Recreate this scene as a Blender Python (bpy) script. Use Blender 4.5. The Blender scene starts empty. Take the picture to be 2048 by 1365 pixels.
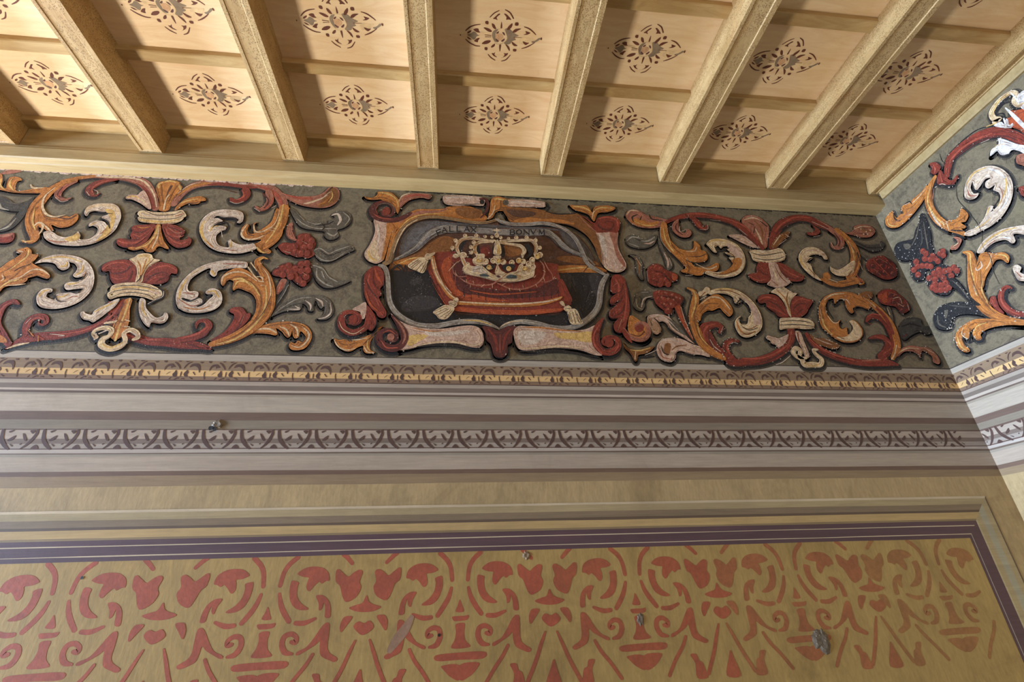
import bpy, math, random
from mathutils import Matrix, Vector, noise
from mathutils.geometry import tessellate_polygon
S = bpy.context.scene
C = S.collection
# ------------------------------------------------ camera
cam = bpy.data.objects.new('camera', bpy.data.cameras.new('camera')); C.objects.link(cam)
cam.data.sensor_width = 36; cam.data.sensor_fit = 'HORIZONTAL'; cam.data.lens = 961.190807/2048*36
cam.data.clip_start = .01
def camrot(a, b, c):
    ca, sa, cb, sb, cc, sc = math.cos(a), math.sin(a), math.cos(b), math.sin(b), math.cos(c), math.sin(c)
    Rx = Matrix(((1,0,0),(0,ca,-sa),(0,sa,ca))); Ry = Matrix(((cb,0,sb),(0,1,0),(-sb,0,cb))); Rz = Matrix(((cc,-sc,0),(sc,cc,0),(0,0,1)))
    return Rz @ Rx @ Ry @ Matrix(((1,0,0),(0,0,-1),(0,1,0)))
m = camrot(-.470579330, -.121921706, -.0350115892)
cam.matrix_world = Matrix.Translation((0,0,1.6)) @ Matrix((m[0], -m[1], -m[2])).transposed().to_4x4()
S.camera = cam
# ------------------------------------------------ light
w = bpy.data.worlds.new('world'); S.world = w; w.use_nodes = True
w.node_tree.nodes['Background'].inputs[0].default_value = (1, .94, .86, 1)
w.node_tree.nodes['Background'].inputs[1].default_value = AMB = .05
def area(name, loc, target, sx, sy, power, col):
    l = bpy.data.lights.new(name, 'AREA'); l.shape = 'RECTANGLE'; l.size = sx; l.size_y = sy; l.energy = power; l.color = col
    o = bpy.data.objects.new(name, l); C.objects.link(o); o.location = loc
    o.rotation_euler = (Vector(target)-Vector(loc)).to_track_quat('-Z', 'Y').to_euler(); return o
area('sunlit_floor_glow', (-5.2, 1.6, -1.2), (-5.2, 1.6, 4), 1.0, 1.0, 505, (1.0, .93, .80))
area('back_wall_fill', (.2, -5.5, 2.7), (.2, 2.2, 2.4), 3.2, 1.6, 66, (1, .91, .82))  # added fill light behind the camera, lifts the back wall; no actual window
area('left_window_daylight', (-9, .9, 1.5), (2.7, .9, 1.9), 1.4, 2.0, 2080, (.62, .85, 1.16))
vs = S.view_settings
vs.view_transform = 'Standard'; vs.look = 'None'; vs.exposure = 0.0; vs.gamma = 1; vs.use_curve_mapping = False
# ------------------------------------------------ helpers
def lin(c):
    r = []
    for k in c[:3]:
        k /= 255; r.append(k/12.92 if k <= .04045 else ((k+.055)/1.055)**2.4)
    return r
def tag(o, label=None, cat=None, group=None, kind=None):
    if label: o['label'] = label
    if cat: o['category'] = cat
    if group: o['group'] = group
    if kind: o['kind'] = kind
    return o
def nt(name):
    m = bpy.data.materials.new(name); m.use_nodes = True
    return m, m.node_tree.nodes, m.node_tree.links
def mathn(N, L, op, a, b=None, clamp=False):
    n = N.new('ShaderNodeMath'); n.operation = op; n.use_clamp = clamp
    for i, v in enumerate((a, b)):
        if v is None: continue
        if hasattr(v, 'links'): L.new(v, n.inputs[i])
        else: n.inputs[i].default_value = v
    return n.outputs[0]
def noisen(N, L, vec, scale, detail=4, rough=.6, dist=0):
    n = N.new('ShaderNodeTexNoise'); n.inputs['Scale'].default_value = scale; n.inputs['Detail'].default_value = detail
    n.inputs['Roughness'].default_value = rough; n.inputs['Distortion'].default_value = dist; L.new(vec, n.inputs['Vector']); return n.outputs['Fac']
def ramp(N, L, fac, a, b):
    n = N.new('ShaderNodeMapRange'); L.new(fac, n.inputs[0]); n.inputs[1].default_value = a; n.inputs[2].default_value = b; return n.outputs[0]
def mixc(N, L, fac, a, b, mode='MIX'):
    n = N.new('ShaderNodeMix'); n.data_type = 'RGBA'; n.blend_type = mode
    for s_, v in ((n.inputs[0], fac), (n.inputs[6], a), (n.inputs[7], b)):
        if hasattr(v, 'links'): L.new(v, s_)
        elif isinstance(v, (int, float)): s_.default_value = v
        else: s_.default_value = (*v, 1)
    return n.outputs[2]
def paint(name, mott=.35, chips=.5, chipc=(196,180,158), grime=.5, stretch=(1,1,1), rough=.62, dscale=1, dark=(60,52,44), bump=.25):
    M, N, L = nt(name); b = N['Principled BSDF']; b.inputs['Roughness'].default_value = rough
    geo = N.new('ShaderNodeNewGeometry'); mp = N.new('ShaderNodeMapping'); mp.inputs['Scale'].default_value = stretch; L.new(geo.outputs['Position'], mp.inputs[0]); v = mp.outputs[0]
    at = N.new('ShaderNodeAttribute'); at.attribute_name = 'Col'; col = at.outputs['Color']
    n1 = noisen(N, L, v, 9*dscale, 6, .65, .6); n2 = noisen(N, L, v, 60*dscale, 4, .6, .3)
    s1 = mathn(N, L, 'MULTIPLY_ADD', n1, mott*2.2); N[-1].inputs[2].default_value = 1-mott*1.1
    s2 = mathn(N, L, 'MULTIPLY_ADD', n2, mott*1.8); N[-1].inputs[2].default_value = 1-mott*.9
    sc = mathn(N, L, 'MULTIPLY', s1, s2)
    cc = N.new('ShaderNodeCombineColor'); [L.new(sc, cc.inputs[i]) for i in range(3)]
    col = mixc(N, L, 1.0, col, cc.outputs[0], 'MULTIPLY')
    g = ramp(N, L, noisen(N, L, geo.outputs['Position'], 2.3, 8, .7, .8), .52, .72); g2 = mathn(N, L, 'MULTIPLY', g, grime*.55)
    col = mixc(N, L, g2, col, lin(dark))
    c1 = ramp(N, L, noisen(N, L, geo.outputs['Position'], 95, 6, .75), .66, .72); c2 = ramp(N, L, noisen(N, L, geo.outputs['Position'], 5, 4, .6), .42, .62)
    cf = mathn(N, L, 'MULTIPLY', mathn(N, L, 'MULTIPLY', c1, c2), chips, True); col = mixc(N, L, cf, col, lin(chipc))
    d1 = ramp(N, L, noisen(N, L, geo.outputs['Position'], 120, 5, .7), .69, .74); col = mixc(N, L, mathn(N, L, 'MULTIPLY', d1, .6), col, lin(dark))
    L.new(col, b.inputs['Base Color'])
    bp = N.new('ShaderNodeBump'); bp.inputs['Strength'].default_value = bump; bp.inputs['Distance'].default_value = .004
    hn = mathn(N, L, 'ADD', n2, noisen(N, L, geo.outputs['Position'], 14, 5)); L.new(hn, bp.inputs['Height']); L.new(bp.outputs[0], b.inputs['Normal'])
    return M
def fresco(name):
    M, N, L = nt(name); b = N['Principled BSDF']; b.inputs['Roughness'].default_value = .6
    geo = N.new('ShaderNodeNewGeometry'); P_ = geo.outputs['Position']
    at = N.new('ShaderNodeAttribute'); at.attribute_name = 'Col'; col = at.outputs['Color']
    dk = mixc(N, L, 1.0, col, lin((150,118,92)), 'MULTIPLY')
    f1 = ramp(N, L, noisen(N, L, P_, 26, 7, .72, 1.6), .40, .70); col1 = mixc(N, L, mathn(N, L, 'MULTIPLY', f1, .8), col, dk)
    f2 = ramp(N, L, noisen(N, L, P_, 95, 5, .7, 1.2), .50, .74); lt = N.new('ShaderNodeVectorMath'); lt.operation = 'SCALE'; L.new(col1, lt.inputs[0]); lt.inputs['Scale'].default_value = 1.55
    col2 = mixc(N, L, mathn(N, L, 'MULTIPLY', f2, .7), col1, lt.outputs[0])
    f3 = ramp(N, L, noisen(N, L, P_, 70, 6, .75, .8), .54, .70); col3 = mixc(N, L, mathn(N, L, 'MULTIPLY', f3, .55), col2, lin((58,44,34)))
    sx = N.new('ShaderNodeSeparateXYZ'); L.new(P_, sx.inputs[0]); rt = ramp(N, L, sx.outputs[0], -.3, 1.6)
    c2 = ramp(N, L, noisen(N, L, P_, 6, 4, .6), .45, .6); c1 = ramp(N, L, noisen(N, L, P_, 130, 6, .78), .60, .66)
    k = mathn(N, L, 'MULTIPLY', c1, mathn(N, L, 'MAXIMUM', c2, mathn(N, L, 'MULTIPLY', rt, .5))); k = mathn(N, L, 'MULTIPLY', k, .8)
    col4 = mixc(N, L, k, col3, lin((206,188,164)))
    L.new(col4, b.inputs['Base Color'])
    bp = N.new('ShaderNodeBump'); bp.inputs['Strength'].default_value = .5; bp.inputs['Distance'].default_value = .003
    L.new(mathn(N, L, 'ADD', noisen(N, L, P_, 95, 5, .7), noisen(N, L, P_, 18, 5)), bp.inputs['Height']); L.new(bp.outputs[0], b.inputs['Normal'])
    return M
def ground(name):
    M, N, L = nt(name); b = N['Principled BSDF']; b.inputs['Roughness'].default_value = .65
    geo = N.new('ShaderNodeNewGeometry'); P_ = geo.outputs['Position']
    at = N.new('ShaderNodeAttribute'); at.attribute_name = 'Col'; col = at.outputs['Color']
    f1 = ramp(N, L, noisen(N, L, P_, 7, 9, .76, 2.2), .46, .60); col = mixc(N, L, mathn(N, L, 'MULTIPLY', f1, .62), col, lin((66,56,44)))
    f4 = ramp(N, L, noisen(N, L, P_, 3.2, 5, .6, 1), .52, .7); col = mixc(N, L, mathn(N, L, 'MULTIPLY', f4, .35), col, lin((128,118,84)))
    f2 = ramp(N, L, noisen(N, L, P_, 42, 6, .72, 2.0), .48, .62); col = mixc(N, L, mathn(N, L, 'MULTIPLY', f2, .36), col, lin((146,132,106)))
    f3 = ramp(N, L, noisen(N, L, P_, 34, 7, .75, 1.5), .50, .68); col = mixc(N, L, mathn(N, L, 'MULTIPLY', f3, .5), col, lin((52,44,36)))
    L.new(col, b.inputs['Base Color'])
    bp = N.new('ShaderNodeBump'); bp.inputs['Strength'].default_value = .4; bp.inputs['Distance'].default_value = .003
    L.new(noisen(N, L, P_, 42, 6, .72), bp.inputs['Height']); L.new(bp.outputs[0], b.inputs['Normal'])
    return M
def wood(name, c1, c2, c3, stretch, speck=0, rough=.55):
    M, N, L = nt(name); b = N['Principled BSDF']; b.inputs['Roughness'].default_value = rough
    geo = N.new('ShaderNodeNewGeometry'); mp = N.new('ShaderNodeMapping'); mp.inputs['Scale'].default_value = stretch; L.new(geo.outputs['Position'], mp.inputs[0])
    n = noisen(N, L, mp.outputs[0], 7, 6, .65, 1.2); f = ramp(N, L, n, .35, .68)
    col = mixc(N, L, f, lin(c1), lin(c2))
    st = ramp(N, L, noisen(N, L, geo.outputs['Position'], 3.1, 5, .6, .5), .55, .78); col = mixc(N, L, mathn(N, L, 'MULTIPLY', st, .55), col, lin(c3))
    fine = noisen(N, L, mp.outputs[0], 45, 3, .6)
    if speck:
        vo = N.new('ShaderNodeTexVoronoi'); vo.inputs['Scale'].default_value = 150; L.new(geo.outputs['Position'], vo.inputs['Vector'])
        sp = ramp(N, L, vo.outputs['Distance'], .5, .25); ms = ramp(N, L, noisen(N, L, geo.outputs['Position'], 16, 4), .36, .5)
        k = mathn(N, L, 'MULTIPLY', mathn(N, L, 'MULTIPLY', sp, ms), speck); col = mixc(N, L, k, col, lin((112,80,44)))
    dk = ramp(N, L, noisen(N, L, geo.outputs['Position'], 60, 5, .7), .70, .76); col = mixc(N, L, mathn(N, L, 'MULTIPLY', dk, .5), col, lin((90,62,34)))
    L.new(col, b.inputs['Base Color'])
    bp = N.new('ShaderNodeBump'); bp.inputs['Strength'].default_value = .25; bp.inputs['Distance'].default_value = .003
    L.new(mathn(N, L, 'ADD', fine, n), bp.inputs['Height']); L.new(bp.outputs[0], b.inputs['Normal'])
    return M
M_paint = fresco('fresco_paint')
M_ground = ground('frieze_ground')
M_band = paint('painted_band', .26, .3, (206,194,178), .35, stretch=(.14,.14,2.2), dark=(108,86,70), bump=.12)
M_sten = paint('stencil_paint', .36, .75, (168,136,88), .8, dark=(96,58,38), bump=.1)
M_field = paint('damask_ground', .3, .3, (200,180,140), .8, stretch=(1.6,1.6,.45), dark=(92,68,34), bump=.08)
M_beam = wood('beam_wood', (188,156,108), (160,126,78), (168,120,70), (2,.35,2), .75)
M_panel = wood('panel_wood', (240,212,172), (228,192,148), (218,166,116), (.5,3,3))
M_batten = wood('batten_wood', (192,162,112), (166,132,82), (182,132,72), (.5,3,3))
M_mould = wood('moulding_wood', (176,150,104), (154,128,84), (160,122,74), (.3,3,3))
def wire(mesh, mats):
    for mm in mats: mesh.materials.append(mm)
class MB:
    def __init__(s): s.v = []; s.f = []; s.c = []
    def poly(s, pts, col=None):
        n = len(s.v); s.v += pts; s.f.append(list(range(n, n+len(pts)))); s.c.append(col)
    def box(s, x0, x1, y0, y1, z0, z1, col=None, tx=0):
        n = len(s.v)
        s.v += [(x0,y0,z0),(x1,y0,z0),(x1,y1,z0),(x0,y1,z0),(x0+tx,y0,z1),(x1+tx,y0,z1),(x1+tx,y1,z1),(x0+tx,y1,z1)]
        for q in ((0,3,2,1),(4,5,6,7),(0,1,5,4),(1,2,6,5),(2,3,7,6),(3,0,4,7)): s.f.append([n+i for i in q]); s.c.append(col)
    def prism(s, prof, a, b, axis='x'):
        # prof: list of (p,z); extruded along axis from a to b
        n = len(s.v); k = len(prof)
        for t in (a, b):
            for p_, z in prof: s.v.append((t, p_, z) if axis == 'x' else (p_, t, z))
        for i in range(k): s.f.append([n+i, n+(i+1) % k, n+k+(i+1) % k, n+k+i]); s.c.append(None)
        s.f.append([n+i for i in range(k)]); s.f.append([n+k+i for i in range(k)][::-1]); s.c += [None, None]
    def build(s, name, mat, parent=None, origin=None, bevel=0, fixn=False):
        me = bpy.data.meshes.new(name)
        o0 = Vector(origin) if origin else Vector((0,0,0))
        me.from_pydata([tuple(Vector(p)-o0) for p in s.v], [], s.f); me.materials.append(mat)
        if any(c is not None for c in s.c):
            a = me.color_attributes.new('Col', 'FLOAT_COLOR', 'CORNER'); d = []
            for c, f in zip(s.c, s.f): d += [*(c or (1,1,1)), 1]*len(f)
            a.data.foreach_set('color', d)
        if fixn:
            import bmesh; b = bmesh.new(); b.from_mesh(me); bmesh.ops.recalc_face_normals(b, faces=b.faces); b.to_mesh(me); b.free()
        me.update()
        o = bpy.data.objects.new(name, me); C.objects.link(o); o.parent = parent
        o.location = o0 - (parent.location if parent else Vector((0,0,0)))
        if bevel:
            md = o.modifiers.new('bevel', 'BEVEL'); md.width = bevel; md.segments = 2; md.limit_method = 'ANGLE'
        return o
def empty(name, loc):
    o = bpy.data.objects.new(name, None); C.objects.link(o); o.location = loc; o.empty_display_size = .1; return o
# ---- 2-D paint shapes (in metres on a wall)
def smooth(P, closed, n=5):
    out = []; k = len(P)
    rng = range(k if closed else k-1)
    for i in rng:
        p0 = P[(i-1) % k] if closed or i > 0 else P[0]; p1 = P[i]; p2 = P[(i+1) % k]; p3 = P[(i+2) % k] if closed or i+2 < k else P[-1]
        for j in range(n):
            t = j/n
            q = []
            for a, b, c, d in zip(p0, p1, p2, p3):
                q.append(.5*((2*b)+(-a+c)*t+(2*a-5*b+4*c-d)*t*t+(-a+3*b-3*c+d)*t**3))
            out.append(tuple(q))
    if not closed: out.append(tuple(P[-1]))
    return out
def ribbon(P, n=5):
    Q = smooth(P, False, n); L_, R_ = [], []
    for i, q in enumerate(Q):
        a = Q[max(i-1, 0)]; b = Q[min(i+1, len(Q)-1)]; dx, dy = b[0]-a[0], b[1]-a[1]; l = math.hypot(dx, dy) or 1
        h = max(q[2], .0003)/2; L_.append((q[0]-dy/l*h, q[1]+dx/l*h)); R_.append((q[0]+dy/l*h, q[1]-dx/l*h))
    quads = [[L_[i], L_[i+1], R_[i+1], R_[i]] for i in range(len(Q)-1)]
    # round caps
    for e, s_ in ((0, -1), (len(Q)-1, 1)):
        q = Q[e]; h = q[2]/2
        if h > .0015:
            o = Q[1] if e == 0 else Q[-2]; an = math.atan2(q[1]-o[1], q[0]-o[0])
            quads.append([(q[0]+h*math.cos(an+t), q[1]+h*math.sin(an+t)) for t in (-1.57, -.9, -.3, .3, .9, 1.57)])
    return quads
def closed_polys(P):
    v = [Vector((a, b, 0)) for a, b in P]
    try: tr = tessellate_polygon([v])
    except Exception: return []
    return [[P[i] for i in t] for t in tr]
PAL = dict(bk=(25,21,23), wh=(216,194,172), yl=(222,180,104), cr=(224,194,152), oc=(192,120,52), od=(140,86,38), br=(92,56,38), rd=(136,50,32), ro=(176,78,38),
 rl=(176,80,58), rp=(170,106,82), rk=(94,36,30), gn=(66,62,56), gl=(168,158,138), gm=(98,90,76), pk=(208,172,148), gs=(104,100,100), gs2=(54,49,49), gb=(92,84,80),
 wg=(176,170,162), rb=(152,142,132), bd=(150,116,76), bs=(158,146,132), sl=(62,78,82), wp=(232,226,222))
PAL = {k: lin(v) for k, v in PAL.items()}
def at_wall(wall, u, z, h):
    return (u, 2.2-h, z) if wall == 'B' else (2.742-h, u, z)
def parse(txt, st=1):
    for line in txt.strip().split('\n'):
        f = line.split(); typ = f[st-1] if st == 1 else f[1]; key = f[1] if st == 1 else f[0]; a = [float(x)/1000 for x in f[2:]]
        k = 3 if typ in 'Ss' else 2
        yield typ, key, [tuple(a[i:i+k]) for i in range(0, len(a), k)]
def paint_shape(mb, typ, col, P, wall, h, rnd=None, colf=None):
    if typ in 'Ss': polys = ribbon(P)
    else: polys = closed_polys(smooth(P, True, 4))
    for q in polys:
        c = col
        if colf: c = colf(q)
        pts = [at_wall(wall, a, b, h) for a, b in q]
        # face the room
        a, b, d = Vector(pts[0]), Vector(pts[1]), Vector(pts[2]); n = (b-a).cross(d-a)
        if (wall == 'B' and n.y > 0) or (wall == 'R' and n.x > 0): pts = pts[::-1]
        mb.poly(pts, c)
def area2(C_): return sum(a[0]*b[1]-b[0]*a[1] for a, b in zip(C_, C_[1:]+C_[:1]))/2
def inside(x, y, C_):
    r = False; j = len(C_)-1
    for i in range(len(C_)):
        if (C_[i][1] > y) != (C_[j][1] > y) and x < (C_[j][0]-C_[i][0])*(y-C_[i][1])/(C_[j][1]-C_[i][1])+C_[i][0]: r = not r
        j = i
    return r
def tone(c, k, w=(1,1,1)): return [min(1, a*k*b) for a, b in zip(c, w)]
def contour_of(typ, P):
    if typ in 'Ss':
        Q = smooth(P, False, 4); L_, R_ = [], []
        for i, q in enumerate(Q):
            a = Q[max(i-1, 0)]; b = Q[min(i+1, len(Q)-1)]; dx, dy = b[0]-a[0], b[1]-a[1]; l = math.hypot(dx, dy) or 1; h = max(q[2], .0003)/2
            L_.append((q[0]-dy/l*h, q[1]+dx/l*h)); R_.append((q[0]+dy/l*h, q[1]-dx/l*h))
        return L_+R_[::-1]
    return smooth(P, True, 4)
def modelling(mb, typ, col, P, wall, h, rr, chips=0):
    """the painter's light and dark brush lines inside the outline of one shape"""
    C_ = contour_of(typ, P); n = len(C_)
    if area2(C_) < 0: C_ = C_[::-1]
    A = abs(area2(C_)); size = math.sqrt(A)
    if size < .012: return
    nor = []
    for i in range(n):
        a, b = C_[i-1], C_[(i+1) % n]; dx, dy = b[0]-a[0], b[1]-a[1]; l = math.hypot(dx, dy) or 1; nor.append((-dy/l, dx/l))   # inward
    def line(d, w0, pick, colr, seed, ph):
        run = []
        def flush():
            if len(run) > 2:
                m = len(run); paint_shape(mb, 's', colr, [(x, y, w0*min(1, .25+2.2*min(t, m-1-t)/m)) for t, (x, y) in enumerate(run)], wall, h)
            run.clear()
        for i in range(n+1):
            x, y = C_[i % n]; nx, ny = nor[i % n]; dd = d*(1+.5*noise.noise((x*30, y*30, seed))); X, Y = x+nx*dd, y+ny*dd
            ok = pick(nx, ny) and noise.noise((x*14, y*14, seed+ph)) > -.12 and inside(X, Y, C_) and min((X-a[0])**2+(Y-a[1])**2 for a in C_) > (dd*.72)**2
            if ok: run.append((X, Y))
            else: flush()
            if len(run) > 22: flush()
        flush()
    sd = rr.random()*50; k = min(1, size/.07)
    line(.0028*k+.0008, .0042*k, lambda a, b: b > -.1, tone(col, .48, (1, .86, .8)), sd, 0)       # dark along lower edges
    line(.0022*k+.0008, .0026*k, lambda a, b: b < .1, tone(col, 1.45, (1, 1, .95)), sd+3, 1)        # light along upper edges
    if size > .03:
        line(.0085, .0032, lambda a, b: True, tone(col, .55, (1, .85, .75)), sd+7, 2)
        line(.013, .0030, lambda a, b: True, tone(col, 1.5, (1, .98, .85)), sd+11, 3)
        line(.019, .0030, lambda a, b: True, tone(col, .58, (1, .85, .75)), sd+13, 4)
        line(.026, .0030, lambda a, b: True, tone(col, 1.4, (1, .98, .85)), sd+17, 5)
    # flaked spots along the outline
    for i in range(n):
        if rr.random() < chips*noise.noise((C_[i][0]*9, C_[i][1]*9, 3.3))*2.2:
            r = rr.uniform(.0012, .0048); x, y = C_[i][0]+rr.uniform(-.006,.006), C_[i][1]+rr.uniform(-.006,.006)
            mb.poly([at_wall(wall, x+r*rr.uniform(.5,1.4)*math.cos(t*1.257), y+r*rr.uniform(.5,1.2)*math.sin(t*1.257), h+.00004) for t in (range(5) if wall == 'B' else range(4, -1, -1))], lin((206,192,172)))
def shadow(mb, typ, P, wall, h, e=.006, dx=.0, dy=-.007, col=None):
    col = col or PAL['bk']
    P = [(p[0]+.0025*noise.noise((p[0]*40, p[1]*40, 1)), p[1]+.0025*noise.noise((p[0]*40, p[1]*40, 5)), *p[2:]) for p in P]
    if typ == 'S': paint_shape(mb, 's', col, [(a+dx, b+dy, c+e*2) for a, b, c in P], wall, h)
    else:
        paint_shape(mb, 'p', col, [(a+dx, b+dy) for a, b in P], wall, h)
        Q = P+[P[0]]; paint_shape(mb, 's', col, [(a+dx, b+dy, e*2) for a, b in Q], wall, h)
B1="""c p -84.2 -4.8 -82.9 -0 -78.6 13.5 -71.3 19.4 -62.5 21.5 -58 10 -53.2 13.9 -42.7 16 -46.5 21.8 -56.6 31.3 -66.5 32.1 -76.6 29 -84 19.2 -85.9 7.6
c s -47.1 40.3 4.8 -35.8 31.7 6.7 -24.3 18.3 6.4 -18.4 6.8 3.8
c s -1.5 9 3.2 2.2 20.7 5.8 11.6 34.5 5.8 23.6 41.5 4.2
c p 20.3 15.1 23.2 24.9 30 32.8 45.5 35 55.9 33.3 63.5 25.6 69.1 10.1 71.5 -10.1 67.1 -9.2 63.1 4.2 54.1 15.7 40.7 21.3 31.8 19.2
c p -98 47.2 -85.3 47.4 -86.7 38.6 -93.8 40.4
c p -35.4 47.7 -22.5 47.9 -27 42.6
c p -2.3 46 13.9 45.9 4.5 40.6
c p 60.6 42.8 75.2 43 70.4 35.9
c p -44.4 -19.5 -38.9 -10.8 -33.7 0.8 -25.6 -16.4 -25.2 -25.9 -25.5 -33.5 -38.9 -31.8
c p 4.9 -25.5 3.8 -14 9.8 -4.3 15.7 1.5 23 -11.8 19.5 -19.5 22.9 -30.9 15.7 -32.9
c s -9.5 -7.5 3.2 -8.3 -18 5.4 -8.2 -32.3 3.2
c s -53.1 -44.2 4.1 -47.3 -34.7 1.9
c s -31.5 -46.8 4.1 -18.6 -39.1 5.4 -12.5 -42.8 2.2
c s -1.9 -45.5 1.6 3 -41.6 4.7 12.3 -45.3 2.2
c s 30.3 -33.7 2.2 44.9 -43 4.8
c s 43.1 -9.6 4.8 53.6 -22.9 3.5
c s -70.9 -22.7 1.3 -64.7 -14.1 1.9 -55.5 -9.2 1.6
c s 93 -6.9 4.2 93.6 -22.3 4.8 99.3 -45.1 3.2"""
B2="""c s -27.9 39.3 10.3 -26.8 23.1 12.6 -35 -0.7 13.3 -48.9 -24.3 10.1 -65.4 -39.2 4.7
c s -0.9 39.3 11.9 7.8 3.5 15 26.7 -22.4 14.1 47.9 -40.5 8.6
c p -79.4 25.3 -70.9 23.2 -56.7 3.6 -56.4 -7.2 -67.8 1.5
c p 56.2 17.4 45.8 12.1 32 -0.9 35.9 -7.4 48.4 -3.1 55.7 5.6
c p -55.6 39.3 -35.8 39.3 -40.1 25.3 -48.6 29.7
c p 23.3 34.1 31.7 39.3 43.4 40.2 30.6 29.7
c p -26.6 -39.3 -12.5 -22.3 2.7 -39.4
c p 45.1 -18.2 58.9 -24.7 58.9 -31.1
c p -75.6 -20 -69.2 -15.7 -70.7 -23"""
DM="""arc s 83.8 228.1 18.4 55 202.4 18.2 38.5 172.4 17.1 31.8 127.7 16
arc s 34.5 98.2 12.1 44.1 66.9 17.6 60.4 37.7 19.4 85.8 4.5 17.5
vase p 0.3 56 10.8 35.4 17.1 13 -14.9 14.1 -7.1 36
vase p -28.1 -3.3 -10 -0.8 19.5 -1.1 37.7 0.3 29.7 -15.3 -11.9 -18.9 -23.3 -15.3
vase p -13.9 -29.4 19.9 -26.8 19.4 -56 25.1 -83.2 42.3 -106.7 -27.7 -108.3 -17.2 -81.5 -12 -54.8
vase p -84.9 -128.4 3.5 -123.2 98.9 -124.2 93 -146.4 4 -147 -81.1 -148.1
vase p -63.2 -163.6 1.2 -163.5 3.8 -211.1 -29.6 -199.5 -54 -178.5
vase p 6.5 -163 76.7 -159 65.7 -182.1 39.7 -202.7 6.4 -211.2
curl s 113.9 -102 9.9 87.9 -95.3 18.9 73.5 -69.7 19.8 78.9 -44.7 18.2 101.7 -37.7 17.3 122 -50.2 15.5 119.6 -63.8 20 106 -63.3 13.6
comma p 71.9 141.4 83.7 143.2 100.3 136.3 97.8 119.4 102.4 89.8 120.9 64.3 149.6 44.9 139.3 39.1 111.4 43.3 88.2 59.2 74.3 86.6 69.5 116
flower p 90.9 168.8 112.5 185.5 141.5 192.2 180.1 188.1 208.7 169.8 216.5 141.5 202.9 137.6 188.3 129.4 178.9 136.1 164.3 125.9 145 105.3 131.9 118.3 133.6 139.6 136.1 152.4 117.1 155.1 98 161.2
hook p 173 87.6 196.8 88.9 220 73.6 233.3 48.2 236.7 13.3 217.1 14 214.2 40.6 206.5 64.8 202.6 45.1 191.6 37.3 186.6 62.2
arc s 111.1 -2.4 15.6 143.3 -3.5 17.5 181.5 10 11.2
leaf p 222 -6.4 238.1 -11 239.7 -52.8 239.9 -84.1 250.5 -103.8 280.7 -122.3 272 -133.3 249.6 -126.7 220.6 -112.2 212.4 -86.8 208.5 -65.3 192.1 -78.3 159.9 -96.3 137.2 -106.8 128.2 -104.5 132.8 -95.2 164.8 -81.1 188.3 -50.8 205.2 -23.8
stem s 189.1 -107 11.8 167.9 -142.1 13.4 131.6 -185 13.2 96.2 -234 13
tulip p 237.8 171.2 247.8 179.7 266.7 166 288 152.4 305.7 164.9 328.3 176.6 342.4 166.1 334.1 133.7 342.5 112 330.2 82.6 305.3 66.6 287.1 64.3 272.8 84.4 259.9 118.7 242.3 136.4
petal p 321.2 10.3 293.1 13.4 280.5 -2.4 277.2 -22.4 283.4 -39.4 300.8 -19.3
arc s 297.7 200.4 14.7 274.1 223.3 16.7 259.9 237.2 14.8
stem s 339.9 -68.5 7.4 323.9 -102.9 12.9 297.7 -162.7 14.5 258.3 -234.5 14.1
leaf p 196.3 -169.5 220.9 -168.7 229.1 -189.4 242.1 -197.4 249.9 -223.3 253.2 -248.6 209.4 -246.6 210.9 -199.6
hstar p 366.4 83.6 376.1 64.3 390.7 53.4 425.8 40.9 398.4 28.2 364.8 25.2 329.4 29.3 304 41.7 334.1 52.3 353.7 58.8
heart p 328.8 -20.3 343.9 -4.7 366.1 -11.6 386.5 -4.2 404 -23.1 393.4 -38.7 365.2 -51.6 341.7 -38.8
hspire p 368.2 -160.1 377.5 -188.6 391 -248 333.1 -245.2 354.9 -187.6"""
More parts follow.
